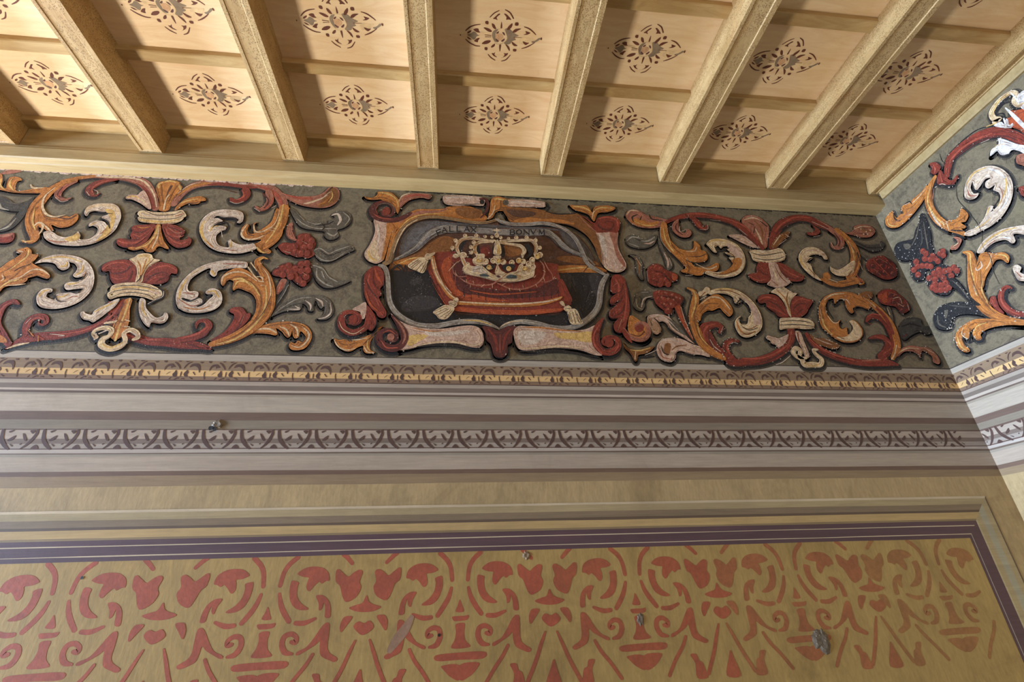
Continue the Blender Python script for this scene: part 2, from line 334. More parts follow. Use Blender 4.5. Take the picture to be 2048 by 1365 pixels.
RS="""b s -73.8 -85.6 3.9 -55.3 -105.3 5.2 -32.8 -118.8 3.2
b s -4.6 -124.7 3.2 19.1 -113.4 5.9 37.6 -89.4 5.3
b p -58.7 -79.5 -47.9 -91.4 -35.6 -103.4 -27.6 -104.8 -28.9 -100.3 -38.2 -92.2 -42.6 -84.5 -37.1 -75.8 -47.1 -78.7
b p -8 -105.7 0.1 -106.3 14 -96.6 26.7 -82.9 15.1 -82.7 3.7 -81 4.5 -92.1
b p -63 -57.7 -52.2 -54.1 -43 -39.8 -41.6 -33.1 -51 -34.6 -59.9 -44.1
b p -17.5 -70 -12.2 -42.4 -19.8 -41
b p 34.7 -66.9 34.4 -51.9 22.4 -35.7 12.4 -34.9 14.8 -46.5 23.8 -58.5
b p -94 -65.5 -80.9 -65.9 -80.2 -52.5 -93.5 -54.4
b p 49.2 -71.8 63.1 -72.2 63.7 -59.2 48.7 -58.7
b s -186.5 -13.6 4 -167 -31.5 6 -144.2 -42.8 5.3 -118 -48.7 3.3
b p -179.7 -3.8 -173.2 -12 -160 -16.9 -163.2 -9 -174.7 -1.6
b p -150.2 -21.5 -138.8 -28.1 -127.1 -27.2 -123.4 -16.1 -116.5 -10.9 -129.9 -9.8 -140 -13.6
b p -100.9 -35.1 -87.6 -35.4 -70.7 -30 -60.9 -21.3 -66.7 -17 -80.2 -19.7 -93.9 -28.1
b p 40.8 -24.6 45.8 -36.5 58.5 -43.7 80.2 -45.4 66 -35.5 53.5 -25.7
b s 94.1 -55.7 3.3 118.3 -49.3 6 140.2 -35.9 5.4 155.3 -23.6 3.4
b p 95.5 -18.7 107.6 -25.5 103 -35.9 120.3 -32.3 127.5 -29.1 113.3 -20.2
b s -186.5 27.7 3.4 -165.3 43.6 6.1 -137.8 55.3 5.5 -115.6 56.3 3.4
b p -181 15.6 -169.2 18.5 -159 25.4 -152.2 26.8 -169.1 26.3
b p -135 37.2 -145.3 32.2 -137.1 23.6 -128.9 17.9 -118.1 17 -125.1 28.5 -126.5 37.3
b p -105.9 43.6 -94.6 30 -78 23.9 -63.7 24.3 -67.3 33.7 -83.8 43
b p -59.9 55.8 -53 44.4 -41.5 38.3 -42.5 49.6 -52.3 57.6
b p -19.6 42.9 -10.4 42.2 -13.9 75.5
b p 11.4 36.4 25.6 42 34.3 55.4 35.3 67.5 27.1 60 19.2 48.6
b p 40.8 19.7 55.2 27.7 71.6 38.3 56.4 40.7 45.3 32.4
b p 95.6 14.5 105.3 15.7 117.7 18.6 128 18.9 113.9 30.8 103 25.8
b s 95.3 50.4 3.4 118.4 40.5 6.2 141 26.6 4.8 156.7 14.2 2.7
b p -90.5 59.5 -77.8 60.5 -78.2 73.4 -90 71.5
b p 52.6 55.9 67.5 55.9 67.5 66.9 53.6 66.8
b p -54 86.9 -43.7 86.1 -36.5 79.4 -39.7 94 -25.1 105.2 -42.8 100.4
b p -7.4 108.7 6 100.6 12 87.7 6.3 81.2 16.7 82 28.7 79.4 19.5 95.4
b s -71.6 94.5 3.5 -56.2 109.8 5.6 -34.5 121.8 3.5
b s -1.1 123.3 3.5 21 114 5.6 40.6 88.3 3.5
b s -92.7 -1.4 3.4 -62.4 0 2.7
b s -92.2 8.3 2.7 -62.1 5.8 2
b s 49.1 -1.3 2.7 89.6 -3.5 1.7
b p -214.6 6.7 -209.5 7.4 -212.8 14.3
b p 182.3 -12.2 188.3 -10.8 188.3 -1 182.8 -1.3
g p -179.5 5.8 -163 -1.4 -149.9 -12 -138.2 -9.2 -129.5 1.7 -119.3 4.7 -132.5 9.6 -138.9 21.8 -148.8 26.6 -162.6 16
g p -57.1 3.5 -57.2 -15.8 -47.3 -28.1 -31 -34 -33.7 -25.4 -41.4 -15.2 -42 2.2 -39.4 17.6 -27 24.5 -26.7 29.2 -43.9 25.9
g p 2.3 -36 21.9 -41.4 36.2 -31.2 50.6 -20.8 71.9 -11 52.4 -1.6 60.3 9.5 40.7 19 34.9 31.3 14.8 36.9 4 29.8 16.3 13.1 14.8 -6.3
g p 139.1 10.9 155.6 5.6 174.1 -9.6 181.7 -4.4 166.3 8.7 146.8 18.2
w s -53.8 3.2 4 -47 -24.3 5.3 -24.4 -35.7 6 2.7 -30.3 5.3 16.4 -6.4 5.4 10.2 21.4 4.8 -15.9 37.4 5.5 -40.1 33.4 4.1 -53.3 10.9 3.4
l p -40.4 2.1 -39.4 -9.6 -26.3 -14.5 -12.7 -11.8 -3.4 -0.9 -10.7 15.3 -27.3 20.6 -37.3 13.5
d p -39.8 -15.3 -28.6 -23.9 -26 -20.3 -32.8 -12.1
d p -10 -21.6 0.3 -18.6 4.5 -7.4 -2.5 -10.7
d p -39.7 11.8 -27.4 18.6 -22.9 24.9 -33.9 23.1
d p -11.9 21.3 2.4 8.3 4.5 14 -3.2 24.5
w p 80.2 3.9 99.6 -5.5 123.7 -3.5 143.7 -7.1 135.4 9.2 113.2 24.9 93.2 30.5 78.4 19.8
w p -116.7 -14.8 -96.7 -14.5 -76.2 -6.6 -96.1 -3 -113 -5.5"""
ART = [
('painted_leaf_spray','orange and dark leaf spray painted at the far left edge of the back frieze','painting',None,0,1,'B',[
 ('leaf',None,"""P oc -2543 3648 -2512 3694 -2481 3653 -2467 3600 -2440 3587 -2452 3634 -2450 3666 -2424 3673 -2399 3665 -2386 3649 -2403 3637 -2397 3595 -2377 3570 -2332 3584 -2282 3604 -2240 3607 -2247 3569 -2316 3561 -2386 3559 -2463 3574 -2518 3586
s yl -2488 3652 5.2 -2478 3610 12 -2445 3581 3.4
s yl -2439 3656 3.5 -2433 3614 12 -2395 3572 3.4
s od -2438 3581 3.4 -2374 3563 6.8 -2302 3581 3.4
s cr -2332 3621 5.2 -2309 3599 12.1 -2261 3605 3.5
p rp -2510 3689 -2479 3718 -2430 3725 -2414 3713 -2441 3697 -2480 3685"""),
 ('dark_leaf','dark grey-green leaf',"""P gn -2445 3529 -2396 3512 -2350 3484 -2306 3497 -2279 3540 -2286 3448 -2337 3434 -2382 3442 -2417 3459 -2469 3486
s gl -2425 3479 6.6 -2406 3450 11.5 -2366 3438 3.3
s gm -2401 3491 3.3 -2343 3485 6.7 -2303 3508 1.7
P gn -2288 3488 -2278 3408 -2292 3339 -2314 3308 -2350 3297 -2348 3326 -2327 3356 -2316 3416 -2304 3457
s gl -2354 3306 3.2 -2324 3332 12.8 -2311 3386 3.3"""),
 ('bud','small red bud',"""P rd -2362 3258 -2316 3280 -2284 3291 -2269 3263 -2272 3235 -2301 3224 -2350 3231
p rp -2359 3268 -2317 3282 -2285 3286 -2298 3267 -2329 3260"""),
 ]),
('painted_scroll','ochre acanthus scroll with a white crescent leaf, upper left of the left clasp','painting','carved-looking scrolls painted left of the emblem',0,1,'B',[
 ('stem','pink and tan stem',"""S rp -1665 3497 35 -1706 3581 46.4 -1773 3669 56.3 -1855 3701 47.4 -1941 3708 36.3 -2038 3706 27.1 -2127 3680 26.7 -2187 3643 31.7
s rd -1675 3498 19.2 -1719 3580 23.2 -1769 3641 14.4 -1816 3671 5.4
s cr -1663 3509 5.3 -1705 3602 9 -1778 3685 10.9 -1865 3709 12.8 -1941 3708 16.3 -2037 3704 3.6
s oc -2046 3706 21.6 -2128 3684 23.2 -2184 3654 30
s rk -1950 3688 2.7 -2034 3693 4.5 -2096 3677 2.7
S rd -1920 3691 14.5 -1988 3669 35.8 -2023 3639 44.4 -2036 3600 33.4 -2015 3570 19.2 -1988 3566 12.2 -1975 3583 5.3
s rl -1948 3683 5.4 -2000 3657 10.7 -2022 3612 8.8 -2002 3576 7
s rk -1995 3598 8.8 -2006 3586 8.8
s wh -2045 3594 2.6 -2020 3564 2.6
s wh -2013 3607 2.6 -1991 3598 3.5 -1981 3577 1.8
S rp -2119 3659 17.7 -2160 3629 38.6 -2177 3585 39.9 -2166 3543 29.2 -2130 3525 20.5 -2103 3540 6.9
s rk -2169 3612 7 -2175 3558 8.6 -2135 3538 5.2
s rl -2149 3640 5.3 -2168 3591 8.7 -2168 3548 5.2
s wh -2180 3542 2.6 -2140 3511 3.4 -2108 3523 1.7"""),
 ('acanthus_leaf','ochre acanthus leaf',"""S oc -2123 3670 23.1 -2185 3638 38.6 -2226 3570 53.4 -2246 3481 63.8 -2242 3391 50.8 -2211 3324 48.4 -2178 3273 44.6 -2182 3240 26.9 -2222 3238 7.9
P oc -2215 3463 -2172 3405 -2115 3403 -2084 3415 -2062 3412 -2041 3435 -2023 3419 -2020 3384 -2039 3349 -2084 3336 -2130 3353 -2109 3320 -2124 3305 -2157 3327 -2198 3344 -2234 3411
s od -2215 3598 4.3 -2253 3491 6.7 -2250 3390 6.6 -2204 3315 4
s od -2224 3565 2.6 -2218 3462 5 -2168 3395 8.2 -2093 3380 5 -2044 3403 2.5
s cr -2204 3609 3.5 -2231 3544 8.5 -2217 3473 11.8 -2177 3420 11.6 -2131 3407 10 -2090 3422 4.2
s br -2115 3403 6.6 -2063 3397 8.3 -2037 3423 4.2
s yl -2249 3460 3.3 -2226 3372 9.8 -2191 3316 4.8
s cr -2205 3344 6.5 -2196 3362 11.4 -2173 3355 11.4 -2160 3317 9.7 -2164 3288 4.8
s br -2188 3340 6.5 -2179 3316 6.5 -2167 3307 3.2
s cr -2168 3356 3.3 -2137 3328 9.7 -2115 3308 4.8
s yl -2228 3245 4.7 -2198 3237 6.3 -2177 3245 3.2
s cr -2222 3247 3.2 -2203 3231 3.9
s od -2203 3393 2.5 -2199 3369 2.5
s od -2213 3392 2.5 -2207 3368 2.5"""),
 ('crescent_leaf','white crescent leaf',"""P wh -2146 3299 -2126 3262 -2074 3232 -2009 3223 -1941 3226 -1885 3246 -1842 3287 -1816 3337 -1813 3407 -1823 3447 -1845 3487 -1878 3511 -1916 3513 -1965 3507 -2000 3482 -2003 3446 -1991 3424 -1980 3422 -1977 3445 -1955 3457 -1918 3453 -1869 3460 -1853 3443 -1877 3439 -1905 3424 -1904 3410 -1872 3388 -1850 3367 -1848 3345 -1881 3383 -1905 3391 -1933 3390 -1953 3369 -1947 3351 -1930 3358 -1904 3342 -1897 3313 -1906 3288 -1927 3268 -1962 3266 -1968 3290 -1989 3316 -1994 3298 -2016 3282 -2041 3276 -2072 3284 -2099 3302 -2124 3312
p cr -2000 3482 -1964 3505 -1908 3512 -1868 3501 -1840 3472 -1824 3437 -1841 3441 -1865 3470 -1907 3488 -1957 3485 -1986 3462 -1992 3436
p yl -1910 3472 -1872 3470 -1847 3435 -1835 3376 -1839 3297 -1882 3256 -1869 3305 -1864 3364 -1856 3394 -1872 3424
p yl -2036 3262 -2004 3288 -1990 3308 -1973 3289 -1968 3266 -1998 3250
s yl -1923 3380 3.3 -1933 3370 6.7 -1944 3359 3.3
s oc -1861 3344 2.5 -1873 3314 5.8 -1883 3304 1.6
s bk -1903 3407 5 -1869 3386 10.1 -1846 3345 4.2
s bk -1964 3440 3.4 -1916 3446 6.8 -1864 3442 2.6
s rp -2109 3253 4 -2057 3242 8 -2011 3249 3.2
s od -1945 3238 1.6 -1870 3264 2.4 -1823 3337 1.7"""),
 ]),
('painted_clasp','upper painted clasp of the left scrolls, topped by an ochre shell','painting','painted clasps',0,1,'B',[
 ('shell','ochre shell',"""P oc -1645 3484 -1657 3541 -1694 3614 -1707 3651 -1701 3685 -1674 3698 -1650 3708 -1613 3703 -1582 3683 -1567 3645 -1580 3606 -1597 3556 -1597 3487
s yl -1691 3647 10.9 -1700 3668 9.1 -1682 3686 5.5
s yl -1669 3693 9.2 -1644 3701 11.1 -1614 3692 7.4
s yl -1588 3666 12.8 -1573 3639 9.1
s br -1630 3663 12.8 -1634 3624 9.1 -1635 3586 3.6
s od -1685 3670 5.5 -1661 3595 7.2 -1636 3532 2.7
s od -1603 3665 7.3 -1611 3609 5.4 -1614 3534 2.7
s cr -1623 3597 9 -1630 3565 7.1 -1622 3491 8.8
s od -1695 3636 3.6 -1666 3573 3.6
s bk -1594 3688 3.7 -1568 3662 7.3 -1570 3628 2.7"""),
 ('side_leaf','white and ochre side leaves',"""P pk -1702 3491 -1749 3525 -1802 3551 -1828 3551 -1836 3569 -1816 3584 -1783 3586 -1776 3603 -1758 3618 -1728 3579 -1700 3528 -1686 3492
s yl -1828 3562 7 -1809 3574 10.6 -1777 3567 7.1 -1738 3536 3.5
s cr -1782 3559 5.3 -1750 3551 12.4 -1707 3506 3.5
P oc -1568 3489 -1561 3521 -1535 3566 -1502 3586 -1463 3598 -1433 3587 -1424 3568 -1446 3561 -1457 3544 -1489 3537 -1506 3541 -1538 3518 -1553 3490
s yl -1550 3538 3.6 -1512 3564 9 -1469 3578 3.6
s br -1513 3541 3.6 -1477 3547 7.2 -1446 3561 1.8"""),
 ('band','cream double ring',"""P cr -1741 3468 -1713 3477 -1667 3469 -1622 3470 -1572 3479 -1531 3492 -1510 3477 -1496 3452 -1509 3436 -1502 3445 -1514 3415 -1550 3395 -1614 3387 -1674 3393 -1716 3401 -1734 3427 -1727 3435 -1741 3447
s bk -1728 3428 2.6 -1683 3423 4.3 -1616 3421 4.3 -1552 3431 4.3 -1516 3451 2.6
s bk -1713 3475 2.6 -1654 3450 4.3 -1602 3451 4.3 -1553 3462 3.5 -1529 3487 2.6
s yl -1716 3413 6.8 -1655 3405 12 -1582 3406 10.3 -1529 3427 5.2
s wh -1725 3455 5.2 -1665 3439 6.9 -1591 3439 6.9
s od -1674 3393 2.6 -1607 3389 3.4 -1537 3404 2.6
s rp -1549 3449 7 -1516 3465 7"""),
 ('lower_leaf','dark red leaves with a cream tail',"""P rd -1631 3383 -1633 3328 -1645 3269 -1683 3228 -1731 3224 -1771 3238 -1788 3266 -1781 3283 -1748 3278 -1720 3279 -1735 3307 -1732 3332 -1741 3351 -1730 3372 -1678 3380
s rl -1779 3266 8.2 -1740 3254 9.8 -1680 3267 6.6 -1643 3337 2.5
s rk -1734 3337 5 -1690 3325 8.3 -1656 3356 3.4
s rl -1723 3313 4.2 -1683 3301 6.6 -1658 3336 2.5
s rk -1768 3274 3.3 -1718 3273 5.8 -1679 3286 2.5
s oc -1716 3363 3.4 -1685 3357 8.4 -1652 3369 2.5
s rk -1728 3236 2.4 -1689 3247 6.5 -1653 3297 2.5
P rd -1598 3385 -1576 3331 -1539 3274 -1493 3238 -1457 3238 -1429 3256 -1427 3290 -1447 3311 -1453 3294 -1484 3287 -1485 3317 -1473 3332 -1482 3356 -1511 3375 -1548 3388
s rl -1574 3361 3.4 -1529 3290 8.4 -1471 3263 6.7 -1439 3294 5
s rk -1569 3332 3.4 -1523 3295 6.7 -1467 3276 3.3
s rp -1564 3367 3.4 -1519 3334 5.1 -1490 3336 6.8
s rk -1558 3372 3.4 -1525 3356 6.8 -1489 3346 3.4
s rl -1528 3314 2.5 -1489 3306 6.7 -1472 3322 2.5
P oc -1626 3380 -1623 3329 -1634 3279 -1670 3234 -1714 3227 -1714 3215 -1684 3208 -1648 3219 -1630 3205 -1607 3199 -1588 3207 -1581 3234 -1565 3239 -1532 3225 -1524 3232 -1557 3273 -1587 3331 -1606 3381
s yl -1614 3374 10.2 -1614 3309 11.7 -1633 3250 8.2 -1680 3219 4.9
s cr -1606 3359 3.4 -1598 3291 8.3 -1603 3223 4.9
s od -1598 3330 2.5 -1585 3272 5 -1566 3244 2.5
s od -1614 3285 2.5 -1623 3241 4.1 -1629 3212 2.4"""),
 ]),
('painted_clasp','lower painted clasp of the left scrolls, ending in a cream curl','painting','painted clasps',0,1,'B',[
 ('upper_leaf','dark red leaves with a cream crest',"""P rd -1622 3003 -1634 3065 -1653 3118 -1686 3144 -1722 3150 -1755 3145 -1788 3130 -1805 3107 -1799 3080 -1780 3072 -1764 3077 -1750 3042 -1736 3020 -1710 3001
s rk -1677 3117 6.3 -1687 3080 10.9 -1723 3065 6.2 -1758 3068 2.3
s rl -1796 3089 6.2 -1775 3120 9.4 -1724 3133 7.9 -1669 3113 2.4
s rk -1656 3082 4.7 -1657 3028 9.3 -1685 3009 3.1
s rl -1743 3042 3.1 -1705 3030 6.2 -1676 3045 2.3
s rl -1752 3091 2.3 -1719 3097 4.7 -1683 3089 2.3
s bk -1793 3071 2.3 -1769 3059 6.2 -1753 3042 2.3
P rd -1594 3000 -1600 3066 -1586 3112 -1552 3141 -1516 3138 -1477 3126 -1449 3104 -1445 3073 -1467 3076 -1474 3062 -1475 3027 -1507 3008 -1541 3006
s rl -1584 3058 3.1 -1555 3104 9.5 -1504 3120 8 -1451 3095 4
s rk -1578 3014 3.9 -1556 3059 9.4 -1513 3079 6.3 -1483 3071 2.4
s rl -1564 3014 2.3 -1539 3046 6.2 -1499 3052 3.1
s rk -1530 3016 3.1 -1509 3039 7 -1477 3049 2.4
P cr -1621 3012 -1630 3065 -1647 3109 -1673 3135 -1692 3153 -1672 3168 -1657 3187 -1623 3194 -1596 3186 -1579 3163 -1545 3155 -1564 3136 -1588 3107 -1596 3066 -1592 3017
s yl -1652 3173 8 -1619 3180 11.3 -1599 3157 6.4 -1604 3102 4.7
s oc -1651 3146 4 -1624 3101 6.3 -1612 3048 3.1
s oc -1612 3157 4 -1610 3102 7.1 -1604 3021 3.1
s od -1578 3158 3.2 -1599 3111 4 -1601 3057 1.6
s bk -1607 3057 4.7 -1608 3034 6.2 -1619 3014 2.3"""),
 ('band','cream double ring',"""P cr -1724 2982 -1703 3000 -1652 3011 -1597 3011 -1547 3002 -1503 2981 -1480 2961 -1478 2939 -1497 2921 -1511 2912 -1559 2928 -1615 2936 -1667 2928 -1702 2912 -1719 2922 -1728 2943 -1721 2956
s bk -1721 2943 2.2 -1690 2961 3.8 -1640 2972 3.8 -1585 2970 3.8 -1528 2959 3.8 -1503 2942 2.3
s bk -1717 2982 2.3 -1673 2991 3 -1606 2995 3.8 -1542 2984 3.1 -1501 2973 2.3
s bk -1707 2918 2.2 -1665 2945 3 -1607 2953 3.8 -1543 2941 3 -1510 2921 2.3
s yl -1712 2965 6 -1663 2982 9.1 -1590 2985 7.7 -1524 2970 4.6
s pk -1542 2963 6.1 -1495 2951 12.2
s bk -1503 2981 4.6 -1478 2965 10.7 -1472 2931 10.6 -1500 2908 9 -1520 2887 12
s wh -1475 2965 2.3 -1472 2935 3.8 -1501 2913 2.3 -1528 2890 2.2"""),
 ('side_leaf','white leaves below the ring',"""P wh -1662 2914 -1686 2906 -1709 2884 -1738 2863 -1754 2842 -1757 2821 -1785 2828 -1798 2838 -1809 2832 -1805 2816 -1787 2796 -1759 2790 -1737 2781 -1713 2806 -1691 2839 -1669 2873
s yl -1749 2838 5.8 -1713 2868 10.3 -1671 2898 3
s cr -1795 2820 4.3 -1756 2801 4.3 -1712 2822 2.2
P wh -1570 2919 -1544 2911 -1529 2869 -1499 2837 -1466 2813 -1442 2824 -1437 2841 -1423 2838 -1413 2815 -1420 2790 -1444 2781 -1472 2789 -1483 2780 -1484 2760 -1512 2780 -1541 2819 -1562 2868
s yl -1555 2902 4.5 -1543 2861 8.9 -1514 2820 4.4
s od -1485 2788 2.2 -1451 2783 3.6 -1421 2794 2.2"""),
 ('curl','ochre centre with a cream curled scroll',"""P oc -1635 2912 -1605 2913 -1599 2859 -1582 2794 -1579 2730 -1605 2690 -1634 2701 -1644 2752 -1642 2808 -1634 2866
s yl -1616 2917 9 -1613 2842 8.8 -1614 2761 8.6 -1610 2686 11.2
s br -1635 2891 3 -1638 2825 4.4 -1637 2752 2.9
s od -1591 2802 2.9 -1609 2785 8.7 -1637 2792 2.9
s cr -1600 2797 5.8 -1578 2790 4.3
s cr -1592 2761 7.2 -1568 2758 4.3
s od -1649 2768 4.3 -1662 2767 4.3
S cr -1684 2776 10 -1647 2784 14.4 -1634 2792 3.6
S cr -1697 2700 21 -1716 2719 15.4 -1710 2738 18.4 -1676 2751 24.2 -1643 2740 24.1 -1643 2709 21.1 -1665 2689 27.9 -1658 2658 30.4 -1614 2640 27.6 -1575 2656 25 -1566 2687 21.1 -1583 2722 21.3 -1563 2742 24.3 -1531 2731 21.4 -1516 2704 21.3 -1532 2692 15.5
s wh -1691 2719 5.6 -1659 2740 7.1
s yl -1661 2666 5.5 -1617 2647 9.7 -1575 2675 5.6
s wh -1553 2731 5.7 -1526 2715 7.1"""),
 ]),
('painted_scroll','red stem and large white crescent, lower left of the left clasp','painting','carved-looking scrolls painted left of the emblem',0,1,'B',[
 ('stem','red stem with a curled end',"""S rd -1646 2903 26.8 -1659 2840 32.1 -1689 2791 31.6 -1739 2749 32.5 -1805 2720 37.7 -1876 2707 41.5 -1953 2697 45.2 -2007 2677 40.7 -2057 2635 6.7
s rl -1651 2899 4.5 -1667 2824 8.7 -1709 2774 8.6 -1772 2733 7 -1854 2715 5.6
s rk -1650 2833 2.9 -1694 2767 5.7 -1766 2717 4.2 -1884 2680 4.1
s cr -2051 2635 5.3 -2016 2654 12.1 -1972 2666 4.1
s wh -1903 2714 2.1 -1838 2708 3.5 -1862 2703 2.1
S rd -2005 2704 20.5 -2016 2750 31.9 -2014 2785 35 -1993 2804 33.9 -1961 2803 29.7 -1941 2780 22.5 -1949 2761 16.8 -1970 2767 9.8 -1973 2784 5.6
s rl -2007 2727 4.1 -2010 2774 8.4 -1988 2798 8.5 -1957 2791 5.6
s rk -1998 2758 3.5 -1998 2719 6.2 -1964 2693 2.7
s wh -2025 2765 2.1 -2013 2797 2.8
s rl -1950 2705 2.1 -1916 2683 4.1
s oc -2004 2735 2.8 -1967 2701 5.5
s oc -1947 2705 2.7 -1937 2675 5.5
S rd -2053 2657 26.9 -2096 2702 34 -2145 2762 34.5 -2158 2825 35.1 -2150 2866 31.3 -2125 2883 28.6 -2095 2871 11.4
s rl -2120 2732 4.1 -2148 2785 6.9 -2155 2849 8.5 -2130 2878 5.7
s rk -2090 2702 4.1 -2059 2672 6.7
p oc -2123 2709 -2078 2687 -2065 2664 -2108 2671"""),
 ('crescent_leaf','large white crescent leaf',"""P wh -2114 3106 -2088 3141 -2042 3164 -1989 3166 -1930 3155 -1879 3126 -1835 3074 -1811 3013 -1807 2953 -1829 2901 -1869 2867 -1921 2850 -1973 2851 -2007 2866 -2027 2894 -2035 2923 -2027 2953 -2002 2964 -1980 2959 -1978 2942 -1992 2937 -1991 2916 -1970 2905 -1950 2901 -1952 2926 -1942 2935 -1903 2942 -1858 2947 -1846 2964 -1852 2968 -1883 2963 -1914 2957 -1933 2974 -1934 2995 -1911 3005 -1886 3008 -1863 3037 -1861 3055 -1876 3037 -1901 3031 -1918 3044 -1913 3066 -1914 3088 -1936 3114 -1959 3122 -1969 3131 -1954 3104 -1955 3082 -1975 3072 -2000 3084 -2026 3110 -2065 3117 -2096 3111
s yl -2085 3134 4.6 -2024 3151 9.3 -1968 3147 7.8 -1906 3125 4.7
s yl -2023 2915 7.3 -2014 2945 10.3 -1992 2954 4.4
s yl -1926 2991 6 -1901 2994 10.5 -1877 3002 3
s yl -1905 3044 6.1 -1888 3071 10.8 -1893 3107 4.7
s yl -1990 3094 9.2 -1971 3099 10.8 -1973 3121 4.6
s yl -1945 2914 5.9 -1920 2919 8.8 -1901 2936 3
s oc -1868 3072 2.3 -1866 3037 3.8 -1870 3019 2.3
s rp -1900 2899 2.2 -1875 2921 4.4 -1848 2917 2.2
s bk -1905 2949 2.2 -1863 2940 5.9 -1844 2967 3
s bk -1954 2922 5.9 -1931 2894 5.8 -1894 2891 2.2
s bk -1895 3014 4.5 -1868 3024 6.8 -1861 3057 2.3"""),
 ('acanthus_leaf','ochre acanthus leaf',"""P oc -2286 3028 -2257 3068 -2235 3109 -2208 3142 -2197 3165 -2213 3164 -2225 3182 -2211 3192 -2199 3197 -2185 3203 -2159 3185 -2148 3163 -2125 3160 -2116 3155 -2121 3124 -2129 3110 -2070 3077 -2041 3060 -2020 3039 -2019 3020 -2039 3021 -2073 3033 -2088 3028 -2110 3018 -2109 3005 -2126 2983 -2167 2973 -2194 2959 -2202 2934 -2234 2904
s od -2174 3175 3.9 -2173 3121 7.6 -2217 3066 6 -2264 3020 3
s yl -2171 3185 6.2 -2164 3149 9.2 -2186 3103 6.1 -2214 3057 3
s cr -2023 3039 3 -2067 3068 9.1 -2112 3066 7.6 -2143 3025 6 -2190 2998 2.9
s od -2124 3114 3.1 -2159 3068 7.5 -2175 3024 5.9 -2208 2980 4.4
s yl -2136 3008 7.4 -2182 2994 10.3 -2211 2954 5.8
s bk -2129 3101 2.3 -2169 3077 4.5 -2186 3054 3
s cr -2215 3178 6.2 -2193 3173 6.2
s cr -2229 3030 4.5 -2214 3009 7.4 -2222 2996 2.9
s cr -2245 3021 4.4 -2230 3000 7.4
s cr -2107 2984 3 -2142 2976 7.3 -2192 2970 2.9
s od -2078 3046 2.3 -2114 3035 4.5 -2152 2999 3"""),
 ]),
('painted_scroll','red arched stem with a small white crescent, upper right of the left clasp','painting','carved-looking scrolls painted left of the emblem',0,1,'B',[
 ('stem','red and pink arched stem',"""S rp -1584 3536 40.8 -1565 3607 43.4 -1526 3665 46 -1464 3697 48.4 -1388 3709 46.9 -1309 3709 50.9 -1229 3709 56.8 -1155 3704 53.2 -1075 3664 52.9 -1023 3596 52.2 -1000 3532 51.5
s oc -1578 3595 9 -1532 3659 18.4 -1470 3691 22.3 -1433 3700 5.6
s rd -1438 3688 11.2 -1370 3699 24.4 -1281 3694 32 -1224 3687 28.3 -1176 3685 9.4
s rk -1455 3659 2.8 -1361 3660 4.6 -1277 3638 4.6
s rl -1179 3702 9.5 -1109 3673 18.9 -1052 3627 22.5 -1011 3553 9.2
s wh -1327 3719 2.8 -1276 3706 4.7 -1228 3704 2.8
s rk -1329 3730 2.8 -1256 3724 9.5 -1202 3734 2.9
s cr -1582 3611 3.6 -1537 3675 5.5 -1482 3705 2.8
S rd -1236 3669 37.5 -1219 3626 40.9 -1241 3581 34.8 -1279 3576 27.4 -1301 3596 11
s rl -1250 3657 5.6 -1233 3614 9.2 -1266 3584 5.5
s wh -1298 3571 2.7 -1260 3558 3.6 -1225 3576 2.8
S rp -1106 3656 37.7 -1086 3591 40.8 -1100 3541 34.8 -1128 3523 25.5 -1154 3543 11
s rk -1136 3643 7.5 -1094 3591 9.3 -1107 3535 5.5
s rl -1074 3614 7.5 -1080 3559 11 -1111 3519 5.5
s wh -1161 3532 2.7 -1125 3507 3.6
s wh -1068 3538 2.7 -1047 3556 3.7"""),
 ('acanthus_leaf','ochre acanthus leaf',"""S oc -1002 3542 55.3 -998 3457 59.5 -1016 3363 61.6 -1046 3301 57 -1059 3251 51.1 -1026 3233 25.5
P oc -1037 3540 -1050 3443 -1086 3390 -1120 3367 -1133 3413 -1121 3429 -1142 3417 -1131 3367 -1125 3352 -1147 3350 -1163 3375 -1162 3406 -1176 3415 -1193 3388 -1194 3353 -1178 3319 -1138 3304 -1079 3314 -1097 3288 -1118 3282 -1098 3259 -1063 3231 -994 3304 -980 3396
s yl -1009 3564 7.4 -1008 3467 12.6 -1022 3373 8.8 -1052 3291 5.2
s od -1033 3519 3.7 -1023 3424 7.1 -1050 3361 5.3
s cr -1137 3412 3.5 -1120 3367 8.7 -1082 3369 7 -1031 3424 5.4 -1019 3530 2.8
s cr -1171 3410 4.4 -1189 3353 10.4 -1162 3314 10.3 -1103 3318 8.6 -1050 3361 3.5
s od -1107 3338 3.5 -1063 3350 7 -1041 3392 2.7
s od -1059 3290 3.4 -1069 3260 6.8 -1048 3230 3.4
s cr -1057 3396 2.7 -1018 3394 3.5
s cr -1050 3381 2.6 -1022 3375 3.5
s br -1167 3375 5.2 -1154 3345 6.9 -1122 3337 3.5
s yl -1091 3259 8.5 -1055 3227 6.8 -1026 3235 3.4
s od -1000 3510 2.7 -989 3426 5.4 -1005 3364 2.6"""),
